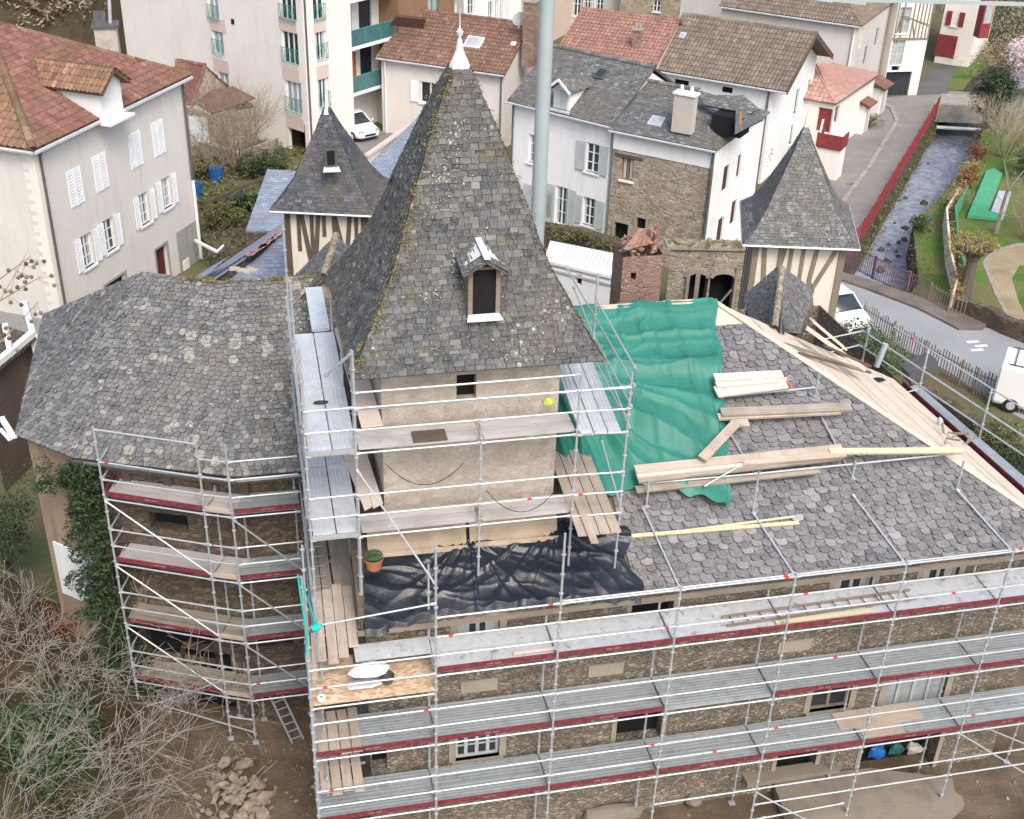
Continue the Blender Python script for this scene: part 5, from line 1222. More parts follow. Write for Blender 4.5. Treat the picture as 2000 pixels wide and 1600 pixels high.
def hstack(h, u, v, w, d, z0, z1, mat, name='chimney', capm='concrete', z=None):
    p = h.rp(u, v); m = MB(); x, y = h.d, h.n; m.frame(Vector((p.x, p.y, (z0+z1)/2)), x, y, Vector((0, 0, 1)), w, d, z1-z0); o = m.build(name, M[mat], h.rf)
    m = MB(); m.frame(Vector((p.x, p.y, z1+.05)), x, y, Vector((0, 0, 1)), w+.14, d+.14, .1)
    for k in (-.25, .25): q = Vector((p.x, p.y, z1+.1))+x*(k*w); m.tube(q, q+Vector((0, 0, .3)), .1, 8, .08, cap=True)
    m.build('chimney_cap', M[capm], o); return o
# ---- grey house with red canal tiles, left
def grey_house():
    A, Bq = PZ(65, 295, 2), PZ(372, 148, 2); peak = PY(-27, 41, 37.4); d = (Bq-A); L = d.length; d.normalize(); n = Vector((-d.y, d.x, 0)); D = 12.5
    t = thing('grey_house', (A.x, A.y, G), 'grey rendered house with white shutters and a red canal tile roof at the left', 'house')
    o = .3; a, b = V2(A+d*o+n*o), V2(Bq-d*o+n*o); c, e = V2(Bq-d*o+n*(D-o)), V2(A+d*o+n*(D-o)); f = Fac(a, b, G-1, 2.0); lf = Fac(e, a, G-1, 2.0)
    for u, v in ((147, 366), (196, 337), (264, 293), (309, 270)):
        bx = opening(f, .85, 1.5, (u, v)); m = MB(); f.quad(m, bx[0], bx[1], bx[2], bx[3], -.08); w = m.build('window', M['dark'], t); shutters(f, w, (bx[0]-.02, bx[1]+.02, bx[2]-.02, bx[3]+.02), 'white', closed=True)
    for u, v in ((171, 490), (214, 459), (282, 408), (325, 377)):
        w, bx = window(f, t, .78, 1.45, uv=(u, v), cols=2, rows=3, frame='white', sill='white'); shutters(f, w, bx, 'white', sw=.4)
    hollow(f, t, .95, 1.7, uv=(318, 515), mat='door_red', name='door', fr='plinth', dep=.2); hollow(f, t, 1.5, 1.3, uv=(228, 572), mat='door_red', name='cellar_door', dep=.25, fr='plinth')
    m = MB(); f.mesh(m, .2); lf.mesh(m, .2); Fac(b, c, G-1, 2).mesh(m); Fac(c, e, G-1, 2).mesh(m); m.build('wall', M['grey_wall'], t)
    m = MB(); s1, z1 = f.at(165, 597); s2, z2 = f.at(200, 560); s3, z3 = f.at(343, 455); f.bar(m, 0, s2, G-1, z1, 0, .035); f.bar(m, s3, f.L, G-1, z3, 0, .036); lf.bar(m, 0, lf.L, G-1, z1-.05, 0, .035); m.build('plinth', M['plinth'], t)
    m = MB()
    for k in range(34):                     # toothed corner stones
        z = -5.5+k*.22; w = .28 if k % 2 else .48; f.bar(m, 0, w, z, z+.22, 0, .02); lf.bar(m, lf.L-w*1.1, lf.L, z, z+.22, 0, .02)
    m.build('corner_stones', M['cream_wall'], t)
    bx = f.at(1036/2.857, 1490/2.857); m = MB(); f.bar(m, bx[0]-.25, bx[0]+.25, bx[1]-.4, bx[1]+.4, .03, .08); m.build('meter_box', M['white'], t)
    m = MB(); E = A+n*D; Cc = Bq+n*D
    skin(m, [A, Bq, peak], **CA); 
    rf_args = CA
    m2 = MB(); skin(m2, [E, A, peak], **dict(CA, w=.3, ex=.45, amp=.1)); m3 = MB()
    skin(m3, [Bq, Cc, peak], **CA); skin(m3, [Cc, E, peak], **CA)
    rf = m.build('roof', M['tile_red'], t); m2.build('hip_roof', M['tile_canal'], t); m3.build('rear_roof', M['tile_red'], t)
    m = MB(); ridge_tiles(m, A+Vector((0, 0, .05)), peak, .15, .4, .3); ridge_tiles(m, Bq+Vector((0, 0, .05)), peak, .13, .4, .3); m.build('hip_tiles', M['tile_canal'], rf)
    gutter(t, A-n*.08-Vector((0, 0, .08)), Bq-n*.08-Vector((0, 0, .08)), .08); gutter(t, A-d*.08-Vector((0, 0, .08)), E-d*.08-Vector((0, 0, .08)), .08)
    pipe(t, [f.P(.45, 1.95, .15), f.P(.3, 1.6, .08), f.P(.3, G, .08)], .06); pipe(t, [f.P(f.L-.12, 1.9, .1), f.P(f.L-.12, -2.9, .1)], .06); pipe(t, [f.P(f.L-.1, -2.9, .1), f.P(f.L-.1, G, .1)], .08, 'white', 'drainpipe')
    # dormer rising from the eaves
    s, _ = f.at(205, 238); w = .75; dm = MB(); z0, z1, zr = 1.85, 3.25, 3.8
    x = Vector((f.d.x, f.d.y, 0)); y = Vector((f.n.x, f.n.y, 0)); c0 = f.P(s, 0, .36)
    P = lambda a, o, z: Vector((c0.x, c0.y, 0))+x*a+y*o+Vector((0, 0, z))
    dm.frame(P(0, -1.2, (z0+z1)/2), x, y, Vector((0, 0, 1)), w*2, 2.6, z1-z0); dm.poly([P(-w, .1, z1), P(w, .1, z1), P(0, .1, zr)]); dd = dm.build('dormer', M['white_wall'], t)
    dm = MB(); dm.frame(P(0, .0, 2.55), x, y, Vector((0, 0, 1)), w*1.3, .05, 1.2); dm.build('closed_shutter', M['white'], dd)
    dm = MB(); dm.frame(P(0, .3, z0-.02), x, y, Vector((0, 0, 1)), w*2+.3, .5, .09); dm.build('sill', M['white'], dd)
    dm = MB()
    for k in (-1, 1):
        q = [P(k*(w+.3), .45, z1-.1), P(k*(w+.3), -2.4, z1-.1), P(0, -3.3, zr+.12), P(0, .45, zr+.12)]; skin(dm, q, **CA)
    dm.build('dormer_roof', M['tile_canal'], dd)
    # stone chimney with a metal pipe
    p = PY(212, 97, 48); m = MB(); m.box(p.x-.55, p.y-.5, G, p.x+.55, p.y+.5, p.z+1.2); ch = m.build('chimney', M['rubble_pale'], t); m = MB(); m.box(p.x-.65, p.y-.6, p.z+1.2, p.x+.65, p.y+.6, p.z+1.35); m.box(p.x-.5, p.y-.3, p.z+1.35, p.x+.05, p.y+.3, p.z+1.9); m.build('chimney_cap', M['lead'], ch)
    m = MB(); m.tube((p.x+.25, p.y, p.z+1.3), (p.x+.4, p.y, p.z+3), .09, 6, cap=True); m.build('flue_pipe', M['zinc'], ch)
grey_house()
# ---- red tiled shed behind the grey house
def shed():
    z = -4.0; e = [PZ(u, v, z) for u, v in ((340, 205), (374, 207))]; r = [PZ(u, v, z+1.9) for u, v in ((345, 118), (400, 128))]
    t = thing('tiled_shed', PZ(400, 270, G), 'small stone shed with red mechanical tile roofs behind the grey house', 'shed')
    q2 = [PZ(u, v, zz) for u, v, zz in ((376, 196, -4.1), (414, 222, -4.3), (497, 206, -4.6), (455, 168, -3.6), (420, 158, -3.3))]
    m = MB(); st = dict(ME, w=.3, ex=.42); skin(m, [e[0], e[1], r[1], r[0]], **st)
    q2[3].z = q2[3].z; skin(m, [q2[1], q2[2], q2[3], q2[0]], **st)
    g = PZ(445, 160, z+.1); skin(m, [PZ(449, 172, -3.9), PZ(432, 168, -4), r[1]], **st); rf = m.build('roof', M['tile_red'], t)
    m = MB(); ridge_tiles(m, r[0], r[1], .12); ridge_tiles(m, e[1], r[1], .1); ridge_tiles(m, q2[1], q2[0], .1); m.build('ridge_tiles', M['tile_red'], rf)
    m = MB(); lo = lambda p: Vector((p.x, p.y, G)); 
    for a, b in ((e[0], e[1]), (e[1], q2[1]), (q2[1], q2[2]), (q2[2], q2[3])): m.poly([lo(a), lo(b), b-Vector((0, 0, .1)), a-Vector((0, 0, .1))])
    m.poly([e[1]-Vector((0, 0, .1)), PZ(449, 172, -3.95), r[1]-Vector((0, 0, .1))])
    m.build('wall', M['rubble_town'], t)
    a, b = q2[1], q2[2]; f = Fac(V2(e[1]), V2(q2[1]), G, -4.3); m = MB(); s, zz = f.at(393, 258); f.bar(m, s-.7, s+.5, zz-.9, zz+.9, .02, .08); m.build('pale_door', M['white'], t)
    lump('blue_barrel', PZ(362, 265, -6.2), .8, 'blue', 'blue plastic barrel against the corner of the tiled shed', 'barrel', (.5, .5, 1.2), 3)
shed()
for k, (u, v, lab) in enumerate(((421, 343, 'round blue garden tub on the terrace beside the bare shrub'), (381, 374, 'dark blue garden tub at the right wall of the grey house'))):
    p = PZ(u, v, G+.3); m = MB(); m.tube((p.x, p.y, G), (p.x, p.y, G+.8), .38, 12, .45, cap=True); o = tag(m.build('blue_tub', M['blue']), lab, 'tub'); m = MB(); leaves(m, (p.x, p.y, G+.9), (.38, .38, .12), 60, .08); m.build('weeds', M['leaf_olive'], o)
t = thing('terrace_edging', PZ(440, 380, G), 'rough timber edging rails across the garden terraces', 'edging')
for a, b in (((395, 400), (520, 345)), ((400, 420), (470, 372)), ((380, 455), (400, 470))): m = MB(); m.beam(PZ(*a, G+.5), PZ(*b, G+.6), .1, .18); m.build('rail', M['oak'], t)
m = MB(); m.beam(PZ(381, 470, -5.8), PZ(424, 492, -5.8), .12, .12); m.tube(PZ(424, 492, -5.8), PZ(424, 492, -5.8)+Vector((.3, .5, .1)), .06, 6); tag(m.build('white_gutter_pipe', M['white']), 'white pipe jutting from the base of the grey house', 'pipe')
# terrace wall
m = MB(); P = [PZ(u, v, G) for u, v in ((372, 300), (470, 330), (540, 300), (545, 296), (470, 324), (374, 292))]; m.prism([(p.x, p.y) for p in P], G, G+.9); tag(m.build('terrace_wall', M['rubble_town']), 'low rubble terrace wall behind the bare garden shrub', 'wall')
# ---- cream apartment block
def block():
    C1 = PZ(606, 305, G); an = rad(-51); d = Vector((math.cos(an), math.sin(an), 0)); L = 17.5; A = C1-d*L; zt = 13
    e = Vector((math.cos(rad(42)), math.sin(rad(42)), 0)); C2 = C1+e*4.0
    t = thing('apartment_block', C1, 'tall cream apartment block with green balcony rails at the top left', 'building')
    f = Fac(V2(A), V2(C1), G, zt); g = Fac(V2(C1), V2(C2), G, zt)
    col1 = []
    for (u, v) in ((416, 12), (426, 80), (437, 165)):
        w, bx = window(f, t, 1.0, 1.75, uv=(u, v), frame='white', pane='glass_light', cols=2, rows=1, sill=None); balc(f, w, bx)
    m = MB(); s, _ = f.at(421, 60); f.bar(m, s-.75, s+.95, G+1, zt, 0, .015); m.build('peach_panel', M['peach_wall'], t) if False else None
    for (u, v) in ((562, 8), (567, 93), (574, 190)):
        w, bx = window(f, t, 1.35, 2.0, uv=(u, v), frame='white', pane='glass_light' if v > 100 else 'glass', cols=3, rows=1, sill=None); balc(f, w, bx)
    for (u, v) in ((562, 48), (568, 145), (577, 240), (425, 48), (432, 128)):
        s, z = f.at(u, v); m = MB(); f.bar(m, s-.75, s+.75, z-.42, z+.38, 0, .02); m.build('peach_panel', M['peach_wall'], t)
    for (u, v) in ((622, 8), (627, 85), (632, 180)):
        w, bx = window(g, t, .9, 1.9, uv=(u, v), frame='white', pane='glass', cols=2, rows=1, sill=None); balc(g, w, bx)
    for (u, v) in ((624, 48), (630, 140)):
        s, z = g.at(u, v); m = MB(); g.bar(m, s-.5, s+.5, z-.42, z+.38, 0, .02); m.build('peach_panel', M['peach_wall'], t)
    hollow(f, t, 1.5, 1.9, uv=(580, 268), name='garage_opening', dep=1.0)
    m = MB(); s, z = f.at(455, 42); f.bar(m, s-.12, s+.12, z-.15, z+.15, 0, .05); m.build('vent', M['dark'], t)
    m = MB(); f.mesh(m, .25); g.mesh(m, .25); w = Fac(V2(C2), V2(C2-d*L), G, zt); w.mesh(m); Fac(V2(A+e*4.0), V2(A), G, zt).mesh(m); m.build('wall', M['cream_wall'], t)
    pipe(t, [g.P(.15, zt, .06), g.P(.15, G, .06)], .06)
    # balcony wing
    D0 = C2-d*.2; q = Fac(V2(D0), V2(D0+e*4.2), G, zt); m = MB()
    bw = MB(); x, y = Vector((q.d.x, q.d.y, 0)), Vector((q.n.x, q.n.y, 0))
    zs = [-4.2, -1.4, 1.4, 4.2]
    m = MB(); w2 = Fac(V2(D0-Vector((q.n.x, q.n.y, 0))*1.3), V2(D0+e*4.2-Vector((q.n.x, q.n.y, 0))*1.3), G, zt)
    for z in zs[:3]:
        hollow(w2, t, 1.2, 2.1, sz=(2.9, z+1.2), mat='glass', name='balcony_door', dep=.1, fr='white'); hollow(w2, t, 1.3, 2.1, sz=(1.0, z+1.2), mat='glass_light', name='balcony_door', dep=.1, fr='white')
    w2.mesh(m, .15); m.build('balcony_wall', M['cream_wall'], t)
    for z in zs[:3]:
        m = MB(); m.frame(q.P(2.1, z, -.65), x, y, Vector((0, 0, 1)), 4.2, 1.5, .2); sb = m.build('balcony_slab', M['white_wall'], t)
        m = MB(); q.quad(m, .05, 4.15, z+.12, z+1.05, .06); q.quad(m, .05, 4.15, z+.12, z+1.05, .05); m.build('glass_panel', M['teal_glass'], sb)
        m = MB(); m.tube(q.P(.05, z+1.08, .06), q.P(4.15, z+1.08, .06), .035, 5)
        for s in (.05, 1.4, 2.8, 4.15): m.tube(q.P(s, z, .06), q.P(s, z+1.1, .06), .03, 5)
        m.build('railing', M['green_rail'], sb)
    m = MB(); m.box(0, 0, 0, .01, .01, .01); 
    m = MB(); m.frame(w2.P(.9, -2.9, .3), x, y, Vector((0, 0, 1)), 1.0, .4, 1.9); m.build('orange_screen', M['orange_wood'], t)
    # timber clad end
    E0 = D0+e*4.25; h = Fac(V2(E0+Vector((q.n.x, q.n.y, 0))*.3), V2(E0+e*5.6+Vector((q.n.x, q.n.y, 0))*.3), G, zt); m = MB(); window(h, t, 1.1, 2.6, sz=(3.4, -.2), pane='glass_light', frame='green_rail', cols=2, rows=1, sill=None)
    h.mesh(m, .12); Fac(V2(E0-Vector((q.n.x, q.n.y, 0))*4), V2(E0+Vector((q.n.x, q.n.y, 0))*.3), G, zt).mesh(m); m.build('timber_cladding', M['clad'], t)
def balc(f, w, bx):
    a, b, c, d = bx; m = MB(); o = .12
    for z in (c+.1, c+.95): m.tube(f.P(a-.05, z, o), f.P(b+.05, z, o), .025, 4)
    k = int((b-a)/.13)
    for i in range(k+1): x = a+(b-a)*i/k; m.tube(f.P(x, c+.1, o), f.P(x, c+.95, o), .014, 3)
    m.tube(f.P(a, c+.1, o), f.P((a+b)/2, c+.95, o), .014, 3); m.tube(f.P((a+b)/2, c+.95, o), f.P(b, c+.1, o), .014, 3); m.build('balcony_rail', M['green_rail'], w)
block()
# ---- pale house with brown tiles behind the spire
h = House('brown_tiled_house', 'pale grey house with brown mechanical tiles and a skylight just behind the finial', (735, 112), (985, 147), -2.2, 8.6, -.1, wall='warm_wall', roof='tile_brown', style=ME, over=.35)
w, bx = window(h.front, h.t, 1.35, 1.35, uv=(840, 182), rows=1, cols=2, pane='glass'); shutters(h.front, w, bx, 'white', sw=.6)
h.finish(); skylight(h, 926, 85, 1.1, 1.0, 'white'); skylight(h, 1003, 88, .3, .3, 'white'); pipe(h.t, [h.front.P(.3, -2.3, .08), h.front.P(.3, G, .08)], .06, 'white'); pipe(h.t, [h.front.P(h.front.L-.15, -2.3, .08), h.front.P(h.front.L-.15, G, .08)], .05)
hstack(h, 1035, 85, .75, .7, -2.2, 1.6, 'brick'); 
m = MB(); p = h.rp(1012, 72, .5); m.tube(p, p+Vector((.1, -.1, .5)), .03, 5); c = p+Vector((0, -.1, .6)); ring = [c+Vector((math.cos(k*.524)*.42, -.15*math.sin(k*.524), math.sin(k*.524)*.45)) for k in range(12)]; m.poly(ring); m.poly([r+Vector((0, .04, 0)) for r in ring][::-1]); m.build('satellite_dish', M['white'], h.t)
# extra roof tongue at its left
tg = [PZ(u, v, z) for u, v, z in ((762, 48, -.5), (828, 55, -.5), (832, 36, .2), (775, 30, .2))]
m = MB(); skin(m, [tg[0], tg[1], tg[2], tg[3]], **ME); m.build('rear_roof', M['tile_brown'], h.t)
# ---- white house with slate roof and dormer
h = House('white_slate_house', 'white house with pale shutters, dormer and slate roof right of the tall spire', (990, 197), (1193, 247), -.4, 7.6, 1.7, wall='white_wall', roof='slate_old', style=SL, over=.3)
f = h.front
for u, v, sh in ((1157, 309, 1), (1044, 292, 0), (1096, 403, 2), (1150, 414, 1), (1052, 392, 1)):
    w, bx = window(f, h.t, .78, 1.5 if sh != 2 else 2.1, uv=(u, v), rows=3, surround=None)
    if sh: shutters(f, w, bx, 'shutter_grey', sw=.5)
h.finish(); skylight(h, 1174, 147, .6, .7, 'lead', 'glass')
pipe(h.t, [f.P(.1, -.5, .08), f.P(.1, G, .08)], .05)
def dormer(h, u, v, w, hh, zr, depth, roofm, facem, wm='shutter_grey'):
    p = h.rp(u, v); x, y, z = h.d, -h.n, Vector((0, 0, 1)); zb = p.z; P = lambda a, o, q: p+x*a+y*o+Vector((0, 0, q))
    m = MB(); m.frame(P(0, -depth/2, hh/2), x, y, z, w, depth, hh); m.poly([P(-w/2, .01, hh), P(w/2, .01, hh), P(0, .01, zr)]); o = m.build('dormer', M[facem], h.rf)
    m = MB(); m.frame(P(-w*.2, .03, hh*.5), x, y, z, w*.38, .05, hh*.85); m.frame(P(w*.2, .03, hh*.5), x, y, z, w*.38, .05, hh*.85); m.build('closed_shutter', M[wm], o)
    m = MB(); m.frame(P(0, .12, -.05), x, y, z, w+.25, .3, .08); m.build('sill', M['shutter_grey'], o)
    m = MB()
    for k in (-1, 1): skin(m, [P(k*(w/2+.22), .35, hh-.1), P(k*(w/2+.22), -depth-.3, hh-.1), P(0, -depth-.3, zr+.08), P(0, .35, zr+.08)], kind='slate', w=.2, ex=.15, th=.06)
    m.build('dormer_roof', M[roofm], o); m = MB()
    for k in (-1, 1): m.beam(P(k*(w/2+.25), .37, hh-.1), P(0, .37, zr+.1), .05, .12)
    m.build('bargeboard', M['white'], o)
dormer(h, 1096, 214, .95, 1.05, 1.45, 1.9, 'slate_old', 'white_wall')
# ---- stone house with slate roof, right wall white
h = House('stone_slate_house', 'rubble stone house with slate roof and white side wall left of the right timbered tower', (1190, 253), (1400, 295), -.5, 7.4, 1.05, wall='rubble_town', side='white_wall', roof='slate_old', style=SL, over=.3, hip1=2.6)
f = h.front
w, bx = window(f, h.t, .62, 1.15, uv=(1225, 331), frame='orange_wood', rows=1, cols=2); m = MB(); f.bar(m, bx[0]-.4, bx[1]+.5, bx[3]+.02, bx[3]+.16, 0, .05); m.build('lintel', M['oak'], w)
hollow(f, h.t, .75, 1.5, uv=(1212, 463), name='doorway', dep=.3, fr='cut_stone'); hollow(f, h.t, .5, .6, uv=(1252, 437), name='small_opening', dep=.2, fr='cut_stone'); hollow(f, h.t, .3, .3, uv=(1330, 475), name='small_opening')
m = MB(); f.bar(m, 0, f.L, -1.5, -.5, 0, .04); m.build('upper_render', M['white_wall'], h.t)
for u, v, ww, hh in ((1417, 348, .75, 1.3), (1443, 324, .5, 1.2), (1406, 450, .8, 1.35), (1432, 415, .7, 1.3)):
    a, z = h.right.at(u, v); hollow(h.right, h.t, ww, hh, sz=(a, z), mat='brown_paint', name='window', dep=.08)
h.finish(); pipe(h.t, [f.P(f.L-.06, -.55, .1), f.P(f.L-.06, G, .1)], .07)
hstack(h, 1333, 260, 1.0, .5, -.15, 1.65, 'beige_wall', capm='white'); skylight(h, 1282, 240, .7, .7, 'zinc', 'glass_light')
p = h.rp(1415, 245); m = MB(); m.frame(p+Vector((.3, 0, .1)), h.d, h.n, Vector((0, 0, 1)), 1.5, 1.2, .9); o = m.build('roof_cutout', M['dark'], h.rf)
m = MB(); q0 = PZ(1378, 208, .75); q1 = PZ(1425, 232, .15); skin(m, [PZ(1378, 206, .9), PZ(1466, 222, .9), PZ(1482, 206, 1.3), PZ(1452, 190, 1.35), PZ(1360, 180, 1.35)], kind='slate', w=.26, ex=.16); skin(m, [PZ(1436, 262, .4), PZ(1492, 236, .4), PZ(1478, 222, .8), PZ(1432, 222, .85)], kind='slate', w=.26, ex=.16)
m.build('raised_roof', M['slate_old'], o); m = MB(); m.beam(PZ(1446, 252, .45), PZ(1446, 222, .95), .12, .12); m.build('orange_post', M['orange_wood'], o)
# ---- long white house with grey-brown corrugated tiles
h = House('long_white_house', 'long white house with grey brown roman tiles and an open gable facing the road', (1268, 135), (1537, 180), -1.3, 9.4, 1.0, wall='white_wall', side='white_wall', roof='tile_grey', style=CO, over=.35, gover=.9)
f = h.front
hollow(f, h.t, .9, .4, uv=(1331, 163), name='vent_window', dep=.15); hollow(f, h.t, .65, .35, uv=(1420, 176), name='vent_window', dep=.15)
for u, v, hh in ((1556, 197, 1.5), (1579, 178, 1.5), (1546, 262, 1.2)):
    a, z = h.right.at(u, v); window(h.right, h.t, .62, hh, sz=(a, z), frame='green_rail', pane='glass', rows=1)
h.finish(); skylight(h, 1333, 72, .35, .5, 'zinc'); pipe(h.t, [f.P(f.L-.2, -1.4, .08), f.P(f.L-.2, G, .08)], .06)
m = MB(); r = h.r1+Vector((0, 0, -.1))
for a in (h.e1, h.b1): m.beam(Vector((a.x, a.y, h.ze-.05)), r, .05, .3)
m.build('bargeboard', M['oak'], h.rf)
# ---- orange tiled house between
h = House('orange_tiled_house', 'long low house with salmon orange tiles behind the pole and the slate roofs', (1078, 112), (1275, 140), -1.0, 9.5, .9, wall='beige_wall', roof='tile_orange', style=ME, over=.3); h.finish()
hstack(h, 1243, 92, .45, .45, -.5, .75, 'brick')
# ---- top centre houses
h = House('white_back_house', 'white house with tall dark windows at the top centre behind the brown tiled house', (850, 12), (945, 8), .9, 8, 2.6, wall='white_wall', roof='tile_brown', style=ME, over=.25, e0p=PZ(846, 6, 0), e1p=PZ(912, -2, 0)); 
h.ze = 0
h = None
def slabhouse(name, label, base0, base1, dep, z1, mat, wins=(), zb=G, roofm=None, hh=1.5):
    a, b = PZ(*base0, zb), PZ(*base1, zb); d = (b-a).normalized(); n = Vector((-d.y, d.x, 0)); t = thing(name, a, label, 'house'); f = Fac(V2(a), V2(b), zb, z1); r = Fac(V2(b), V2(b+n*dep), zb, z1); l = Fac(V2(a+n*dep), V2(a), zb, z1)
    for k, (u, v, w, h2) in enumerate(wins): window(f, t, w, h2, uv=(u, v), rows=2)
    m = MB(); f.mesh(m); r.mesh(m); l.mesh(m); m.build('wall', M[mat], t)
    m = MB(); skin(m, [a+Vector((0, 0, z1-zb))-n*.3-d*.3, b+Vector((0, 0, z1-zb))-n*.3+d*.3, b+n*dep*.5+Vector((0, 0, z1-zb+1.6)), a+n*dep*.5+Vector((0, 0, z1-zb+1.6))], **ME); skin(m, [b+Vector((0, 0, z1-zb))+n*dep, a+Vector((0, 0, z1-zb))+n*dep, a+n*dep*.5+Vector((0, 0, z1-zb+1.6)), b+n*dep*.5+Vector((0, 0, z1-zb+1.6))], **ME)
    m.build('roof', M[roofm or 'tile_brown'], t); return t, f
for o in list(bpy.data.objects):
    if o.name.startswith('white_back_house'): bpy.data.objects.remove(o)
t, f = slabhouse('white_back_house', 'low white house with a brown tiled eave at the top centre left of the finial', (845, 75), (905, 88), 6, -3.0, 'white_wall', ((887, 30, .6, 1.3),))
t, f = slabhouse('white_tall_house', 'taller white house with narrow dark windows at the top centre', (905, 95), (1016, 72), 7, 1.2, 'white_wall', ((887, 22, .6, 1.3), (920, 10, .8, 1.4), (958, 30, .5, 2.2), (971, 25, .5, 2.2), (981, 19, .5, 2.2), (992, 10, .4, 2.2)))
t, f = slabhouse('ochre_house', 'ochre house end with a dark roof edge right of the white houses at the top', (1014, 70), (1080, 80), 7, -1.0, 'peach_wall', ())
t, f = slabhouse('white_row_house', 'white terrace house with dark red curtained windows at the top centre right', (1090, 60), (1205, 70), 7, 2.5, 'grey_wall2', ((1128, 8, .9, 2.0), (1172, 8, .9, 2.2), (1148, 4, .9, 1.8)))
t, f = slabhouse('rubble_house', 'beige rubble house in the top centre behind the orange tiles', (1205, 80), (1320, 92), 7, 2.5, 'rubble_town', ((1283, 12, .6, .9),))
t, f = slabhouse('plain_beige_house', 'plain beige rendered house above the ridge of the long white house', (1315, 90), (1415, 100), 8, 2.0, 'grey_wall2', ())
# ---- big cream building at the top right
h = House('big_cream_building', 'large cream rendered building with brown roman tiles at the top right', (1403, 12), (1682, 52), -.6, 12, 2.3, wall='warm_wall', side='grey_wall2', roof='tile_grey', style=CO, over=.35, hip1=5, cat='building')
for u, v in ((1682, 75), (1712, 72), (1738, 50), (1724, 120), (1700, 165), (1690, 108), (1755, 30)):
    a, z = h.right.at(u, v)
    if 0.5 < a < h.right.L-.5: hollow(h.right, h.t, .8, 1.3, sz=(a, z), mat='glass' if u in (1712, 1738, 1690) else 'grey_wall', name='window', dep=.1)
h.finish(); skylight(h, 1612, -3, 1.2, 1, 'zinc'); pipe(h.t, [h.front.P(h.front.L-.3, -.7, .08), h.front.P(h.front.L-.3, G, .08)], .07, 'cream_wall')
# ---- low pink roofed house with red balcony and annexes
a, b, c = PZ(1552, 190, -3.6), PZ(1632, 204, -3.6), PZ(1714, 149, -3.6); k1, k2 = PZ(1590, 130, -2.3), PZ(1628, 122, -2.3)
t = thing('pink_roofed_house', (b.x, b.y, G), 'low house with pink tiles and a brown red balcony beside the road', 'house'); PT = dict(CO, w=.3, amp=.05); m = MB(); skin(m, [b, c, k2, k1], **PT); skin(m, [a, b, k1], **PT); rf = m.build('roof', M['tile_pink'], t)
m = MB(); ridge_tiles(m, b, k1, .09); ridge_tiles(m, k1, k2, .09); m.build('ridge_tiles', M['tile_pink'], rf)
din = (k1-b); din.z = 0; din = din.normalized()*.3; fa = Fac(V2(a+din), V2(b+din), G, -3.65); fb = Fac(V2(b+din), V2(c+din), G, -3.65); hollow(fb, t, .8, 1.2, sz=(1.0, -4.6), mat='glass', name='window', dep=.1); hollow(fa, t, .9, 1.5, uv=(1610, 235), mat='red_paint', name='door', dep=.15)
m = MB(); fa.mesh(m); fb.mesh(m); m.build('wall', M['cream_wall'], t); gutter(t, b, c, .06, 'lead')
x = Vector((fa.d.x, fa.d.y, 0)); y = Vector((fa.n.x, fa.n.y, 0)); z = Vector((0, 0, 1)); p = PZ(1624, 284, -5.1); m = MB(); m.frame(p, x, y, z, 1.5, 1.2, .12)
for q in (-.75, .75): m.frame(p+x*q+z*.4, x, y, z, .08, 1.2, .8)
m.frame(p+y*.6+z*.4, x, y, z, 1.5, .08, .8); o = m.build('balcony', M['red_paint'], t)
m = MB(); m.frame(p-z*1.0-y*.05, x, y, z, 1.45, 1.1, 1.85); m.build('balcony_base', M['cream_wall'], o)
m = MB()
for q in (-.65, 0, .7): m.beam(p+x*q+y*.55+z*.8, p+x*q+y*.3+z*1.55, .1, .1)
m.build('balcony_post', M['cream_wall'], o)
h.n = Vector((-(c-b).normalized().y, (c-b).normalized().x, 0)); h.n = (c-b).normalized()
for k, (u, v, w2, lab) in enumerate(((1690, 196, 1.3, 'small tiled porch nearest the balcony on the low pink roofed row'), (1722, 162, 1.6, 'small tiled porch farther up the road beside the timbered house'))):
    p = PZ(u, v, -4.9); xd = h.n; yd = Vector((xd.y, -xd.x, 0)); t = thing('tiled_porch', (p.x, p.y, G), lab, 'porch', 'small porches along the road')
    m = MB(); m.frame(Vector((p.x, p.y, -6.05))+yd*-.3, xd, yd, z, w2, 1.2, 1.9); m.build('wall', M['cream_wall'], t)
    m = MB(); c0 = Vector((p.x, p.y, 0)); q = lambda s, o_, zz: c0+xd*s+yd*o_+Vector((0, 0, zz)); skin(m, [q(-w2/2-.2, .6, -5.1), q(w2/2+.2, .6, -5.1), q(w2/2+.2, -1, -4.5), q(-w2/2-.2, -1, -4.5)], **ME); m.build('roof', M['tile_red'], t)
    m = MB(); m.frame(c0+yd*.31+Vector((0, 0, -6.1)), xd, yd, z, w2*.5, .06, 1.6); m.build('door', M['zinc'], t)
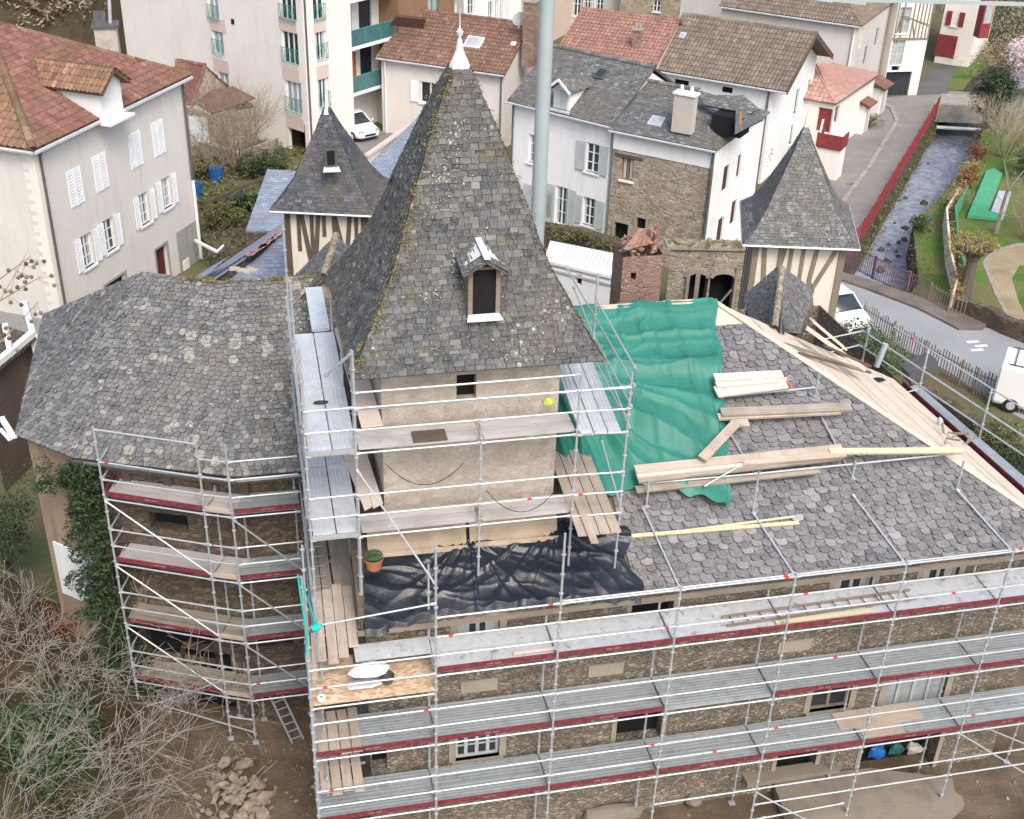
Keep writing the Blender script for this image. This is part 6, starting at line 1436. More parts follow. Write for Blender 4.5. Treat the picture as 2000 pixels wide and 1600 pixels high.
# ---- half-timbered houses at the far right
def timbered(f, root, wm, sill_z, posts, z1, br=(), mat='oak', w=.13):
    m = MB()
    for s in posts: f.bar(m, s-w/2, s+w/2, sill_z, z1, 0, .035)
    f.bar(m, 0, f.L, sill_z-.1, sill_z+.06, 0, .04); f.bar(m, 0, f.L, z1-.14, z1, 0, .04)
    for a, za, b, zb in br: m.beam(f.P(a, za, .02), f.P(b, zb, .02), .14 if w > .12 else .1, .045, up=(f.n.x, f.n.y, 0))
    return m.build('timber_frame', M[mat], root)
a, b = PZ(1722, 188, G), PZ(1790, 186, G); d = (b-a).normalized(); n = Vector((-d.y, d.x, 0)); t = thing('half_timbered_house', a, 'tall cream half timbered house with a garage door at the road bend', 'house')
f = Fac(V2(a), V2(b), G, 6); e = Vector((.62, .78, 0)); r = Fac(V2(b), V2(b+Vector((n.x*.8+d.x*.35, n.y*.8+d.y*.35, 0))*6), G, 6)
hollow(f, t, 2.0, 1.9, uv=(1752, 166), mat='glass', name='garage_door', dep=.2); window(f, t, 1.0, 1.9, uv=(1753, 100), rows=3, frame='shutter_grey', pane='glass_light'); window(f, t, .9, 1.8, uv=(1766, 40), rows=3, frame='shutter_grey', pane='glass_light'); hollow(f, t, .6, .4, uv=(1749, 133), name='vent')
m = MB(); f.mesh(m); r.mesh(m); Fac(V2(a+n*6), V2(a), G, 6).mesh(m); m.build('wall', M['cream_wall'], t)
sz_ = f.at(1765, 76)[1]; timbered(f, t, None, sz_, [f.L*q for q in (.04, .2, .48, .6, .7, .8, .9, .98)], 5, [(f.L*.2, sz_+1.6, f.L*.98, sz_+.9), (f.L*.04, sz_+.1, f.L*.2, sz_+1.5), (f.L*.6, sz_+.1, f.L*.48, sz_+1.2)], 'oak_grey', .1); timbered(r, t, None, sz_, [.2, .8, 1.5, 2.3, 3.1, 4.0, 5], 5, [(.2, sz_, .8, sz_+1.8), (1.5, sz_, 2.3, sz_+1.8)], 'oak_grey', .1)
m = MB(); a4, b4 = a+Vector((0, 0, 13)), b+Vector((0, 0, 13)); skin(m, [a4, b4, b4+n*3+Vector((0, 0, 2)), a4+n*3+Vector((0, 0, 2))], **ME); m.build('roof', M['tile_brown'], t)
t, f = slabhouse('red_shuttered_house', 'cream house with red shutters and a red garage door at the far right', (1824, 122), (1890, 132), 8, 3, 'cream_wall', zb=G)
w, bx = window(f, t, .5, 1.1, uv=(1866, 37), rows=3); shutters(f, w, bx, 'red_paint', sw=.4); m = MB(); s, zz = f.at(1848, 90); f.bar(m, s-.75, s+.75, zz-.85, zz+.85, 0, .05); m.build('garage_door', M['red_paint'], t)
b = PZ(1890, 132, G); 
m = MB(); p = PZ(1912, 60, -3.5); m.box(p.x-.1, p.y-.3, -4.0, p.x+.7, p.y+.5, -.5); o = m.build('red_bay', M['red_paint'], t); m = MB(); m.box(p.x+.0, p.y-.34, -2.9, p.x+.6, p.y-.3, -1.5); m.build('bay_window', M['glass_light'], o)
# plain wooden fence by the river
def pickets(name, pts, z, h, step, mat, label, cat='fence', r=.02, rails=(.15, .85), posts=2.0, group=None, w=None):
    t = thing(name, (pts[0].x, pts[0].y, z), label, cat, group); m = MB(); mp = MB()
    for p, q in zip(pts, pts[1:]):
        p = Vector((p.x, p.y, z)); q = Vector((q.x, q.y, z)); L = (q-p).length; k = max(1, int(L/step)); d = (q-p).normalized()
        for i in range(k+1):
            c = p+d*(L*i/k); c = c+d*random.uniform(-.1, .1)*step
            if w: m.beam(c, c+Vector((0, 0, h*random.uniform(.9, 1.08))), w, .02, random.random(), up=(d.y, -d.x, 0))
            else: m.tube(c, c+Vector((0, 0, h)), r, 4)
        for f_ in rails: mr = MB(); mr.beam(p+Vector((0, 0, h*f_)), q+Vector((0, 0, h*f_)), .04, .04); mr.build('rail', M[mat], t)
        for i in range(int(L/posts)+1): c = p+d*min(L, i*posts); mp = MB(); mp.box(c.x-.04, c.y-.04, z, c.x+.04, c.y+.04, z+h*1.05); mp.build('post', M[mat], t)
    m.build('pickets', M[mat], t); return t
pickets('river_railing', R2([(1648, 512), (1683, 466), (1757, 341), (1832, 216)]), G, 1.1, .22, 'red_paint', 'dark red iron railing along the road side of the river', 'railing', .016, (.08, .55, .97))
M['purple_iron'] = plain('weathered_purple_iron', (.19, .12, .14), .6, 0, .3)
pickets('street_railing', R2([(1650, 515), (1705, 545), (1770, 575), (1812, 590)]), G, 1.15, .13, 'purple_iron', 'dull purple iron railing between the street and the river end', 'railing', .02, (.05, .95))
pickets('wire_fence', R2([(1812, 590), (1850, 612), (1880, 622)]), G, 1.0, .16, 'oak_grey', 'short rusty wire fence at the street corner of the garden', 'fence', .02)
pickets('picket_fence', R2([(1682, 640), (1800, 715), (1900, 770), (2010, 815)]), G, 1.2, .15, 'oak_grey', 'grey wooden picket fence along the near side of the lower street', 'fence', .02, (.2, .8), 2, None, .05)
# iron stepping wall of dark rubble at the garden corner
def rubwall(name, pts, h, th, mat, label, cat='wall'):
    m = MB(); t = None
    for p, q in zip(pts, pts[1:]):
        d = (q-p); L = d.length; d.normalize(); n = Vector((-d.y, d.x, 0)); k = max(1, int(L/.5))
        for i in range(k): a = p+d*(L*i/k); b = p+d*(L*(i+1)/k+.02); hh = h*random.uniform(.85, 1.1); m.prism([V2(a-n*th/2), V2(b-n*th/2), V2(b+n*th/2), V2(a+n*th/2)], G-.1, G+hh)
    o = m.build(name, M[mat]); return tag(o, label, cat)
rubwall('garden_wall', R2([(1868, 606), (1920, 630), (1960, 650), (2060, 690)]), .8, .5, 'rubble_dark', 'dark rough rubble wall at the street edge of the riverside garden')
rubwall('retaining_wall', R2([(1782, 765), (1890, 830), (2030, 925)]), .5, .5, 'rubble_dark', 'mossy retaining wall above the dark sunken yard')
# ---- gate towers with timber framing
def gate_tower(name, label, eave, ze, apex, za, zb, posts, br, wm, roofm, bl=None, over=.42):
    FL, FR, BR = [PZ(*q, ze) for q in eave]; BL = FL+BR-FR
    if bl: BL = PZ(*bl, ze); BR = FR+BL-FL
    ap = PZ(*apex, za); c = (FL+FR+BL+BR)/4; t = thing(name, (c.x, c.y, zb), label, 'tower'); m = MB()
    fr = [(1, ze), (.80, ze+.35), (.62, ze+(za-ze)*.26), (.42, ze+(za-ze)*.5), (.2, ze+(za-ze)*.76), (.03, za)]
    R = [[Vector((c.x+(ap.x-c.x)*(z-ze)/(za-ze)+(q.x-c.x)*k, c.y+(ap.y-c.y)*(z-ze)/(za-ze)+(q.y-c.y)*k, z)) for q in (FL, FR, BR, BL)] for k, z in fr]
    for a, b in zip(R, R[1:]):
        for i in range(4): j = (i+1) % 4; skin(m, [a[i], a[j], b[j], b[i]], kind='slate', w=.19, ex=.125, th=.06)
    rf = m.build('roof', M[roofm], t)
    m = MB(); m.poly([FL, BL, BR, FR]); 
    for i, j in ((0, 1), (1, 2), (2, 3), (3, 0)):
        q = (FL, FR, BR, BL); m.tube(q[i]-Vector((0, 0, .03)), q[j]-Vector((0, 0, .03)), .045, 5)
    m.build('gutter', M['zinc'], rf)
    m = MB(); p = R[-1][0]; p = ap
    m.tube(p-Vector((0, 0, .3)), p+Vector((0, 0, .05)), .17, 8, .07); m.tube(p+Vector((0, 0, .05)), p+Vector((0, 0, .5)), .07, 6, .03); m.tube(p+Vector((0, 0, .5)), p+Vector((0, 0, .9)), .02, 5, .008); m.build('finial', M['zincw'], rf)
    ins = lambda q: V2(c)+(V2(q)-V2(c))*(1-over/((FR-FL).length/2)); w = [ins(q) for q in (FL, FR, BR, BL)]; m = MB(); fs = [Fac(w[i], w[(i+1) % 4], zb, ze+.1) for i in range(4)]
    for f in fs: f.mesh(m)
    m.build('wall', M['wattle'], t); f = fs[0]
    timbered(f, t, None, ze-2.9, [], ze, [], 'oak_grey' if wm == 'light' else 'oak')
    m = MB(); mat = 'oak_grey' if wm == 'light' else 'oak'
    f.bar(m, 0, .2, zb, ze, 0, .045); f.bar(m, f.L-.2, f.L, zb, ze, 0, .045); fs[1].bar(m, 0, .18, zb, ze, 0, .045)
    for s, l in posts: f.bar(m, s*f.L-.065, s*f.L+.065, ze-l, ze, 0, .04)
    for a, la, b, lb in br: m.beam(f.P(a*f.L, ze-la, .022), f.P(b*f.L, ze-lb, .022), .15, .05, up=(f.n.x, f.n.y, 0))
    for s in (.35, .7): fs[1].bar(m, s*fs[1].L-.06, s*fs[1].L+.06, zb, ze, 0, .04)
    for s in (.1, .4, .65, .9): fs[3].bar(m, s*fs[3].L-.07, s*fs[3].L+.07, zb, ze, 0, .04)
    m.build('timber_frame', M[mat], t); return t, R, rf, c
t, R, rf, c = gate_tower('timbered_tower', 'half timbered square tower with dark oak studs and pyramid slate roof, left of the spire', ((525, 412), (735, 422), (771, 355)), 1.9, (638, 205), 5.3, -5, [(.17, 1.6), (.33, 2.9), (.48, 1.0), (.6, 3), (.87, 3)], [(.2, .05, .33, 2.6), (.33, 2.9, .42, .05), (.6, .1, .74, 2.0), (.8, .05, .72, 2.6)], 'dark', 'slate_dark')
pm = R[2][0].lerp(R[2][1], .55); m = MB(); pp = PY(646, 307, pm.y-.25); X, Yv, Zv = Vector((1, 0, 0)), Vector((0, 1, 0)), Vector((0, 0, 1))
m.frame(pp, X, Yv, Zv, .42, .12, .7); 
for k in range(5): a = math.pi*k/5; b = math.pi*(k+1)/5; m.beam(pp+Vector((math.cos(a)*.2, -.02, .35+math.sin(a)*.15)), pp+Vector((math.cos(b)*.2, -.02, .35+math.sin(b)*.15)), .1, .08)
dm = m.build('dormer', M['lead'], rf); m = MB(); m.frame(pp-Yv*.09, X, Yv, Zv, .26, .03, .5); m.build('dark_opening', M['dark'], dm); m = MB(); m.slab([pp+Vector((-.3, -.28, -.42)), pp+Vector((.3, -.28, -.42)), pp+Vector((.24, 0, -.33)), pp+Vector((-.24, 0, -.33))], .02); m.build('sill', M['zincw'], dm)
gate_tower('timbered_tower', 'timbered tower with grey studs and pyramid slate roof by the street, right of the tarpaulin', ((1450, 478), (1680, 487), (1622, 396)), 1.6, (1574, 247), 5.0, -6.5, [(.3, 2.9), (.42, 3.0), (.55, 3)], [(.2, 2.9, .12, .1), (.35, .1, .27, 2.0), (.7, .05, .66, 1.4), (.66, 1.4, .92, 5.0), (.92, .1, .62, 2.4), (.62, 2.4, .5, 5.0)], 'light', 'slate_old', (1446, 393))
# ---- low new-slate roofs behind the left tower
def lowroof(name, label, q, z0, z1, mat, wm, style, zb=G):
    P = [PZ(u, v, z) for u, v, z in q]; t = thing(name, (P[0].x, P[0].y, zb), label, 'building'); m = MB(); skin(m, P, **style); m.build('roof', M[mat], t)
    m = MB(); k = len(P)
    for i in range(k): a, b = P[i], P[(i+1) % k]; m.poly([(a.x, a.y, zb), (b.x, b.y, zb), (b.x, b.y, b.z-.1), (a.x, a.y, a.z-.1)])
    m.build('wall', M[wm], t); return t
NS = dict(kind='slate', w=.3, ex=.26, jit=.25)
lowroof('low_slate_building', 'low building with a light blue grey slate roof between garden and left timbered tower', ((480, 451, -4.2), (562, 452, -4.2), (600, 336, -3.6), (522, 331, -3.6)), 0, 0, 'slate_new', 'rubble_dark', NS)
t = lowroof('long_slate_building', 'long low building with blue grey slates and an orange ridge patch behind the left wing', ((468, 640, -3.0), (640, 640, -3.0), (640, 388, -1.6), (400, 545, -1.6)), 0, 0, 'slate_new', 'rubble_dark', NS)
m = MB(); skin(m, [PZ(350, 560, -2.4), PZ(388, 537, -2.0), PZ(640, 372, -2.0), PZ(640, 388, -1.6), PZ(400, 545, -1.6)], **NS); m.build('rear_slope', M['slate_new'], t)
m = MB()
for k in range(26): p = PZ(482+k*2.9, 500-k*2.1+random.uniform(-2, 4), -1.62); m.beam(p, p+Vector((.16, .22, .0)), .2, .015, random.random())
m.build('orange_tile_patch', M['tile_pink'], t)
lowroof('annex_slate_building', 'light blue slate lean-to roof with a pale pink edge between the two spires', ((700, 420, -3.4), (830, 420, -3.4), (845, 215, -2.2), (718, 305, -2.2)), 0, 0, 'slate_new', 'warm_wall', NS)
m = MB(); m.beam(PZ(716, 304, -2.15), PZ(845, 214, -2.15), .25, .12); tag(m.build('coping', M['peach_wall']), 'pale pink coping along the top of the light blue lean-to roof', 'coping')
m = MB(); P = [PZ(u, v, G) for u, v in ((728, 232), (757, 250), (757, 240), (735, 222))]; m.prism([V2(p) for p in P], G, G+2.2); tag(m.build('garage_wall', M['grey_wall2']), 'plain grey garage wall beside the parked white car', 'wall')
# ---- yard buildings between the manor and the town
t = thing('white_outbuilding', PZ(1130, 560, -4), 'low white outbuilding with a pale flat roof left of the brick chimney', 'outbuilding')
P = [PZ(u, v, -2.6) for u, v in ((1062, 508), (1215, 545), (1225, 500), (1075, 470))]; m = MB(); m.slab(P, .12); rf = m.build('roof', M['white'], t); lo = [PZ(u, v, -2.72) for u, v in ((1066, 512), (1213, 548), (1222, 505), (1077, 474))]
f = Fac(V2(lo[0]), V2(lo[1]), G, -2.72); hollow(f, t, .25, .45, uv=(1131, 547), name='small_opening', dep=.15); m = MB(); f.mesh(m); Fac(V2(lo[1]), V2(lo[2]), G, -2.72).mesh(m); Fac(V2(lo[3]), V2(lo[0]), G, -2.72).mesh(m); m.build('wall', M['white_wall'], t)
m = MB()
for k in range(14): a = P[3].lerp(P[2], .25+k*.055); b = P[0].lerp(P[1], .22+k*.055); m.beam(a+Vector((0, 0, .02)), a.lerp(b, .7)+Vector((0, 0, .02)), .03, .02)
m.build('roof_batten', M['shutter_grey'], rf)
m = MB(); q = f.P(0, -3.05, .03); f.bar(m, 0, f.L, -3.05, -2.95, 0, .06); m.build('cornice', M['zinc'], t)
rubwall2 = None
wp = [PZ(u, v, -5.5) for u, v in ((1056, 478), (1130, 490), (1215, 515))]
m = MB()
for p, q in zip(wp, wp[1:]): d = (q-p).normalized(); n = Vector((-d.y, d.x, 0)); m.prism([V2(p-n*.3), V2(q-n*.3), V2(q+n*.3), V2(p+n*.3)], G, -4.4)
t = tag(m.build('hedge_wall', M['rubble_dark']), 'dark stone wall topped with moss in front of the white slate house', 'wall')
m = MB()
for k in range(40): p = wp[0].lerp(wp[2], random.random()); leaves(m, (p.x+random.uniform(-.3, .3), p.y+random.uniform(-.3, .3)-.2, -4.45+random.uniform(-.3, .1)), (.35, .35, .2), 40, .07)
m.build('moss', M['leaf_olive'], t)
for k in range(4):
    p = PZ(1072+k*14, 494+k*2, -3.6); m = MB(); m.tube(p-Vector((0, 0, .9)), p+Vector((0, 0, .15)), .16, 8, .17, cap=True); tag(m.build('terracotta_pipe', M['pot']), 'upright pinkish terracotta pipe beside the roof of the white outbuilding', 'pipe', 'terracotta pipes')
def brick_chimney():
    p = PY(1238, 590, 13.2); t = thing('brick_chimney', (p.x, p.y, p.z-2), 'big weathered brick chimney with a broken tiled top behind the green tarpaulin', 'chimney'); s = .62; zt = PY(1245, 487, 13.2).z
    f = [Fac((p.x-s, p.y-s*.8), (p.x+s, p.y-s*.8), p.z-3, zt), Fac((p.x+s, p.y-s*.8), (p.x+s, p.y+s*.8), p.z-3, zt), Fac((p.x-s, p.y+s*.8), (p.x-s, p.y-s*.8), p.z-3, zt), Fac((p.x+s, p.y+s*.8), (p.x-s, p.y+s*.8), p.z-3, zt)]
    hollow(f[0], t, .17, .26, uv=(1237, 541), name='hole', dep=.2); m = MB()
    for k in f: k.mesh(m, .3)
    m.build('shaft', M['brick'], t); m = MB(); random.seed(8)
    for k in range(60):
        a = random.uniform(0, 6.28); q = Vector((p.x+math.cos(a)*s*.85, p.y+math.sin(a)*s*.7, zt+random.uniform(0, .28))); m.blob(q, random.uniform(.06, .12), .5, k, 1, .3, (1.4, .8, .5))
    m.build('broken_rim', M['brick'], t); m = MB()
    for k in range(16):
        a = Vector((p.x-s*.9+k*.06, p.y-.45, zt+.2+k*.012)); m.beam(a, Vector((p.x+.1+k*.02, p.y+.2, zt+.55)), .13, .03, random.random())
    for k in range(8): a = Vector((p.x+.25+random.uniform(-.15, .2), p.y-.2+random.uniform(-.2, .2), zt+.1)); m.beam(a, a+Vector((random.uniform(-.2, .2), random.uniform(-.2, .2), .55)), .16, .03, random.random())
    m.build('fallen_tile', M['tile_orange'], t)
    m = MB(); 
    for k in range(12): leaves(m, (p.x+random.uniform(-.5, .5), p.y-.3+random.uniform(-.3, .3), zt+random.uniform(0, .3)), (.14, .14, .08), 12, .035)
    m.build('moss', M['leaf_olive'], t)
brick_chimney()
# ---- ruined stone gateway
t = thing('stone_gateway', PZ(1360, 590, -6), 'old stone gateway with two dark arches and a mossy coping', 'gateway')
a, b = PZ(1298, 610, -6.2), PZ(1452, 612, -6.2); f = Fac(V2(a), V2(b), G, -3.1); s0, z0 = f.at(1362, 545); s1, _ = f.at(1412, 550)
for s, w in ((s0, 1.0), (s1, 1.15)):
    hollow(f, t, w, 2.4, sz=(s, -5.5), name='arch_opening', dep=.7)
m = MB(); f.mesh(m, .7); Fac(V2(b), V2(b)+Vector((-f.n.x, -f.n.y))*.8, G, -3.1).mesh(m); m.build('wall', M['rubble_town'], t)
m = MB()
for s, w in ((s0, 1.0), (s1, 1.15)):
    for k in range(8): c0, c1 = math.pi*k/8, math.pi*(k+1)/8; m.beam(f.P(s+math.cos(c0)*w*.5, -4.45+math.sin(c0)*.3, .03), f.P(s+math.cos(c1)*w*.5, -4.45+math.sin(c1)*.3, .03), .22, .1, up=(f.n.x, f.n.y, 0))
m.build('arch_stone', M['cut_stone'], t)
m = MB(); f.bar(m, -.2, f.L+.1, -3.12, -2.98, -.75, .12); cp = m.build('coping', M['cut_stone'], t); m = MB()
for k in range(60): q = f.P(random.uniform(0, f.L), -2.94, random.uniform(-.7, .1)); leaves(m, q, (.2, .2, .05), 22, .05)
m.build('moss', M['moss'], cp)
m = MB(); f.bar(m, s0-.5, s0-.35, -6.3, -4.2, .05, .1); f.bar(m, s0-.1, s0+.1, -6.3, -4.1, .05, .1); f.bar(m, s1+.5, s1+.62, -6.5, -3.9, .05, .12); m.beam(f.P(s1-.4, -6.2, .1), f.P(s1+.4, -5.0, .1), .1, .06); m.build('pale_post', M['plank_old'], t)
m = MB(); p, q = PZ(1416, 560, -5.4), PZ(1448, 566, -5.4); d = (q-p).normalized(); m.beam(p+Vector((0, 0, 0)), q, .05, 2.2); tag(m.build('white_gate', M['white']), 'white board gate leaf between the gateway and the right timbered tower', 'gate')
# ---- tall grey pole with a jib overhead
b = PY(1056, 300, 20.0); t = thing('steel_mast', (b.x, b.y, G), 'tall pale grey steel mast rising behind the right side of the spire', 'mast')
m = MB(); m.tube((b.x, b.y, G), (b.x, b.y, 17), .25, 20, .25, cap=True); m.build('mast_tube', M['pole'], t)
m = MB(); a = PY(1690, 3, 20); c = PY(2030, 5, 20); m.beam((b.x, b.y, 14.6), (c.x+3, 20, 13.2), .3, .01); 
m = MB(); z = a.z; m.beam((b.x, b.y, z+1.2), (a.x, 20, a.z), .2, .2); m.beam((a.x, 20, a.z+.05), (c.x+6, 20, c.z-.3), .12, .12); m.build('jib', M['pole'], t)
# ---- carport at the left edge
t = thing('white_framed_carport', PZ(20, 760, -5), 'carport with white posts and rusty corrugated edge at the left picture edge', 'carport')
a, b, c0 = PZ(66, 655, -2.2), PZ(-30, 735, -2.2), PZ(92, 762, -5.2); m = MB()
m.beam(a+Vector((0, 0, .1)), b+Vector((0, 0, .1)), .22, .2); m.beam(a+Vector((0, 0, .1)), a+Vector((-.1, 0, 1.3)), .2, .2, up=(0, 1, 0)); m.beam(PZ(20, 685, -2.1), PZ(20, 685, -2.1)+Vector((0, 0, 1.0)), .18, .18, up=(0, 1, 0)); m.beam(a, Vector((a.x+.15, a.y-.2, G)), .24, .24, up=(0, 1, 0)); m.build('white_post', M['white'], t)
m = MB(); m.slab([a+Vector((.1, -.1, 0)), b+Vector((.1, -.1, 0)), b+Vector((-3, 2, .1)), a+Vector((-3, 2.5, .1))][::-1], .12); m.build('roof', M['rubble_dark'], t)
m = MB(); d = (b-a); d.z = 0; m.poly([a+Vector((-.2, .3, -.2)), b+Vector((-.2, .3, -.2)), Vector((b.x-.2, b.y+.3, G)), Vector((a.x-.2, a.y+.3, G))]); m.build('dark_door', M['oak'], t)
t = thing('white_fence_board', PZ(25, 840, .3), 'broken white boards standing beyond the left tip of the slate roof', 'boards'); m = MB(); m.beam(PZ(2, 815, .2), PZ(28, 856, .2), .16, .04); m.beam(PZ(0, 838, .2), PZ(20, 860, .1), .1, .04); m.build('board', M['white'], t)
# ============================================================ CARS
def loft(m, secs, t=.5, sm=True, cap=True):
    for a, b in zip(secs, secs[1:]):
        k = len(a)
        for i in range(k): j = (i+1) % k; m.poly([a[i], a[j], b[j], b[i]], t, None, sm)
    if cap: m.poly(list(reversed(secs[0])), t); m.poly(secs[-1], t)
def car(name, p, ang, label, L=4.1, Wd=1.75, H=1.45, van=False):
    p = Vector(p); t = thing(name, (0, 0, 0), label, 'van' if van else 'car')
    def sec(x, hw, z0, z1, rr=.12): return [Vector((x, -hw+rr*.4, z0)), Vector((x, hw-rr*.4, z0)), Vector((x, hw, z0+rr)), Vector((x, hw, z1-rr)), Vector((x, hw-rr, z1)), Vector((x, -hw+rr, z1)), Vector((x, -hw, z1-rr)), Vector((x, -hw, z0+rr))]
    w = Wd/2; m = MB()
    if van:
        st = [(-L/2, w*.93, .3, 1.9), (-L/2+.08, w, .28, 2.0), (L/2-1.5, w, .28, 2.02), (L/2-1.0, w*.98, .28, 1.85), (L/2-.45, w*.96, .28, 1.15), (L/2-.1, w*.9, .3, .95), (L/2, w*.82, .35, .75)]
        loft(m, [sec(*s) for s in st], sm=False); body = m.build('body', M['carwhite'], t, False)
        m = MB()
        for s in (-1, 1): m.poly([(L/2-1.9, s*(w+.005), 1.15), (L/2-1.05, s*(w+.002), 1.15), (L/2-1.3, s*(w+.002), 1.7), (L/2-1.9, s*(w+.005), 1.75)])
        m.poly([(L/2-.5, -w*.78, 1.2), (L/2-.5, w*.78, 1.2), (L/2-.98, w*.76, 1.8), (L/2-.98, -w*.76, 1.8)]); m.build('window', M['glass'], t)
        m = MB()
        for k in range(4): m.box(-L/2+.5+k*.8, -w*.9, 2.05, -L/2+.55+k*.8, w*.9, 2.09)
        for s in (-1, 1): m.box(-L/2+.3, s*w*.85-.02, 2.04, L/2-1.6, s*w*.85+.02, 2.08)
        m.build('roof_bar', M['lead'], t)
    else:
        st = [(-L/2, w*.8, .38, .8), (-L/2+.1, w*.94, .28, .95), (-L/2+.6, w, .24, .98), (0, w, .24, .97), (L/2-1.0, w*.99, .24, .95), (L/2-.35, w*.93, .26, .80), (L/2-.05, w*.82, .3, .66), (L/2, w*.7, .36, .58)]
        loft(m, [sec(*s) for s in st]); body = m.build('body', M['carwhite'], t, True)
        g = [(-L/2+.12, w*.78, .93, .97), (-L/2+.5, w*.74, .93, H-.08), (-.5, w*.74, .93, H), (.25, w*.72, .93, H-.04), (L/2-.95, w*.8, .93, .96)]
        m = MB(); loft(m, [sec(x, hw, z0, z1, .05) for x, hw, z0, z1 in g]); m.build('window', M['glass'], t, True)
        m = MB(); m.frame(Vector((-.35, 0, H-.005)), Vector((1, 0, 0)), Vector((0, 1, 0)), Vector((0, 0, 1)), 1.5, w*1.38, .05)
        for s in (-1, 1):
            m.beam((.35, s*w*.72, H-.05), (L/2-.98, s*w*.8, .96), .06, .05); m.beam((-.35, s*w*.75, H-.03), (-.3, s*w*.84, .95), .05, .05); m.beam((-1.15, s*w*.74, H-.06), (-L/2+.3, s*w*.8, .95), .1, .05)
        m.build('roof', M['carwhite'], body)
        m = MB(); m.box(L/2-.06, -.4, .4, L/2+.02, .4, .52); m.build('grille', M['black_plastic'], body)
    for s in (-1, 1):
        m = MB(); m.frame(Vector((L/2-.12, s*w*.66, .68 if not van else .8)), Vector((.9, s*.4, 0)).normalized(), Vector((-s*.4, .9, 0)).normalized(), Vector((0, 0, 1)), .14, .34, .13); m.build('headlight', M['glass_light'], body)
        m = MB(); m.blob((L/2-1.15, s*(w+.1), 1.0), .11, .5, 2, 1, .1, (.6, 1, .7)); m.build('wing_mirror', M['carwhite'], body)
        for x in (-L/2+.75, L/2-.75):
            m = MB(); m.tube((x, s*(w-.2), .31), (x, s*(w+.015), .31), .31, 18, cap=True); wh = m.build('wheel', M['rubber'], t)
            m = MB(); m.tube((x, s*(w+.0), .31), (x, s*(w+.025), .31), .19, 12, .17, cap=True); m.build('rim', M['zinc'], wh)
    t.location = p; t.rotation_euler = (0, 0, ang); return t
M['glass_car'] = M['glass']
p = PZ(1655, 600, G+.7); q0, q1 = PZ(1640, 575, G), PZ(1715, 628, G)
car('parked_car', (p.x-.55, p.y+.2, G+.03), math.atan2((q1-q0).y, (q1-q0).x), 'white hatchback parked on the lower street beside the right timbered tower')
p = PZ(700, 256, G+.5); car('parked_car', (p.x-.3, p.y+1.0, G+.02), rad(-62), 'white hatchback half under the apartment block at the garage entrance')
p = PZ(1992, 748, G+1); car('parked_van', (p.x+1.3, p.y-.9, G+.02), rad(-38), 'white panel van with black roof bars cut by the right picture edge', L=4.9, Wd=1.95, van=True)
# ============================================================ TREES AND SHRUBS
bare_tree('bare_tree', (-9.3, -2.0, -5.0), 6, .12, 'large leafless tree spreading pale branches over the lower left corner', depth=5, spread=.42, lean=(.5, .22, .7), seed=4, n=(2, 3), up=.0, trunk=2.6, mat='bark_mid', kr=.58, kl=.82)
bare_tree('bare_tree', (-7.6, 2.2, -5.6), 6, .10, 'leafless tree with long twigs in front of the left end wall', depth=5, spread=.45, lean=(.2, .1, 1), seed=13, n=(2, 3), up=.06, trunk=2.2, mat='bark_mid', kr=.58, kl=.8)
bare_tree('bare_tree', (-5.2, 1.2, -6.6), 5, .08, 'small leafless tree between the rubble heap and the green bush', depth=5, spread=.5, lean=(.35, .2, .6), seed=31, n=(2, 3), up=.0, trunk=1.8, mat='bark_mid', kr=.58, kl=.8)
bare_tree('bare_tree', (-6.2, 4.0, -5.6), 5, .08, 'leafless tree below the ivy reaching the wing scaffold', depth=5, spread=.5, lean=(.25, .1, .8), seed=77, n=(2, 3), up=.03, trunk=1.9, mat='bark_mid', kr=.58, kl=.8)
# twigs hung with round seed balls at the left edge
random.seed(3); t = thing('seed_ball_twigs', (-10, 6, -4), 'thin twigs hung with small brown seed balls in front of the grey house', 'tree'); m = MB(); mb_ = MB()
for u0, v0, u1, v1 in ((-30, 640, 55, 490), (-20, 560, 60, 500), (-20, 600, 80, 540), (-30, 700, 75, 590)):
    a, b = PY(u0, v0, 3), PY(u1, v1, 3); m.tube(a, b, .02, 4, .008)
    for k in range(7):
        c = a.lerp(b, random.uniform(.3, 1)); d = c+Vector((random.uniform(-.2, .3), 0, random.uniform(-.4, .1))); m.tube(c, d, .006, 3); mb_ = MB(); mb_.blob(d, .045, random.random(), k, 1, .05); mb_.build('seed_ball', M['bark_dark'], t)
m.tube(Vector((-9.6, 2.6, -5)), PY(-30, 660, 3), .05, 5, .02); m.build('twig', M['bark'], t)
random.seed(9)
p = PZ(60, 1530, -5.0); bush('evergreen_bush', (p.x+.2, p.y+.1, -4.4), (1.9, 1.8, 1.7), 14000, 'leaf_green', 'dense grey green evergreen bush in the lower left corner', size=.055, lump=14)
p = PZ(210, 1250, -4); bush('dark_bush', (-5.9, 5.0, -4.5), (.8, 1.0, 1.5), 3500, 'leaf_dark', 'dark green shrub under the ivy beside the wing scaffold', size=.05)
p = PZ(60, 930, -1); bush('dark_bush', (-8.6, 8.5, -3), (1.2, 1.3, 2.0), 3000, 'leaf_olive', 'olive shrub against the left picture edge below the carport', size=.06)
p = PZ(1700, 690, -5.2); bush('laurel_hedge', (p.x-.3, p.y+.2, -5.6), (1.9, 2.3, 1.5), 7500, 'leaf_green', 'rounded dark green laurel hedge between the guard rail and the lower street', 'hedge', .085, lump=16)
p = PZ(1640, 640, -5); bush('yellow_shrub', (p.x, p.y, -5.6), (.8, .8, .8), 1200, 'leaf_ochre', 'small yellow green shrub at the base of the right timbered tower', size=.07)
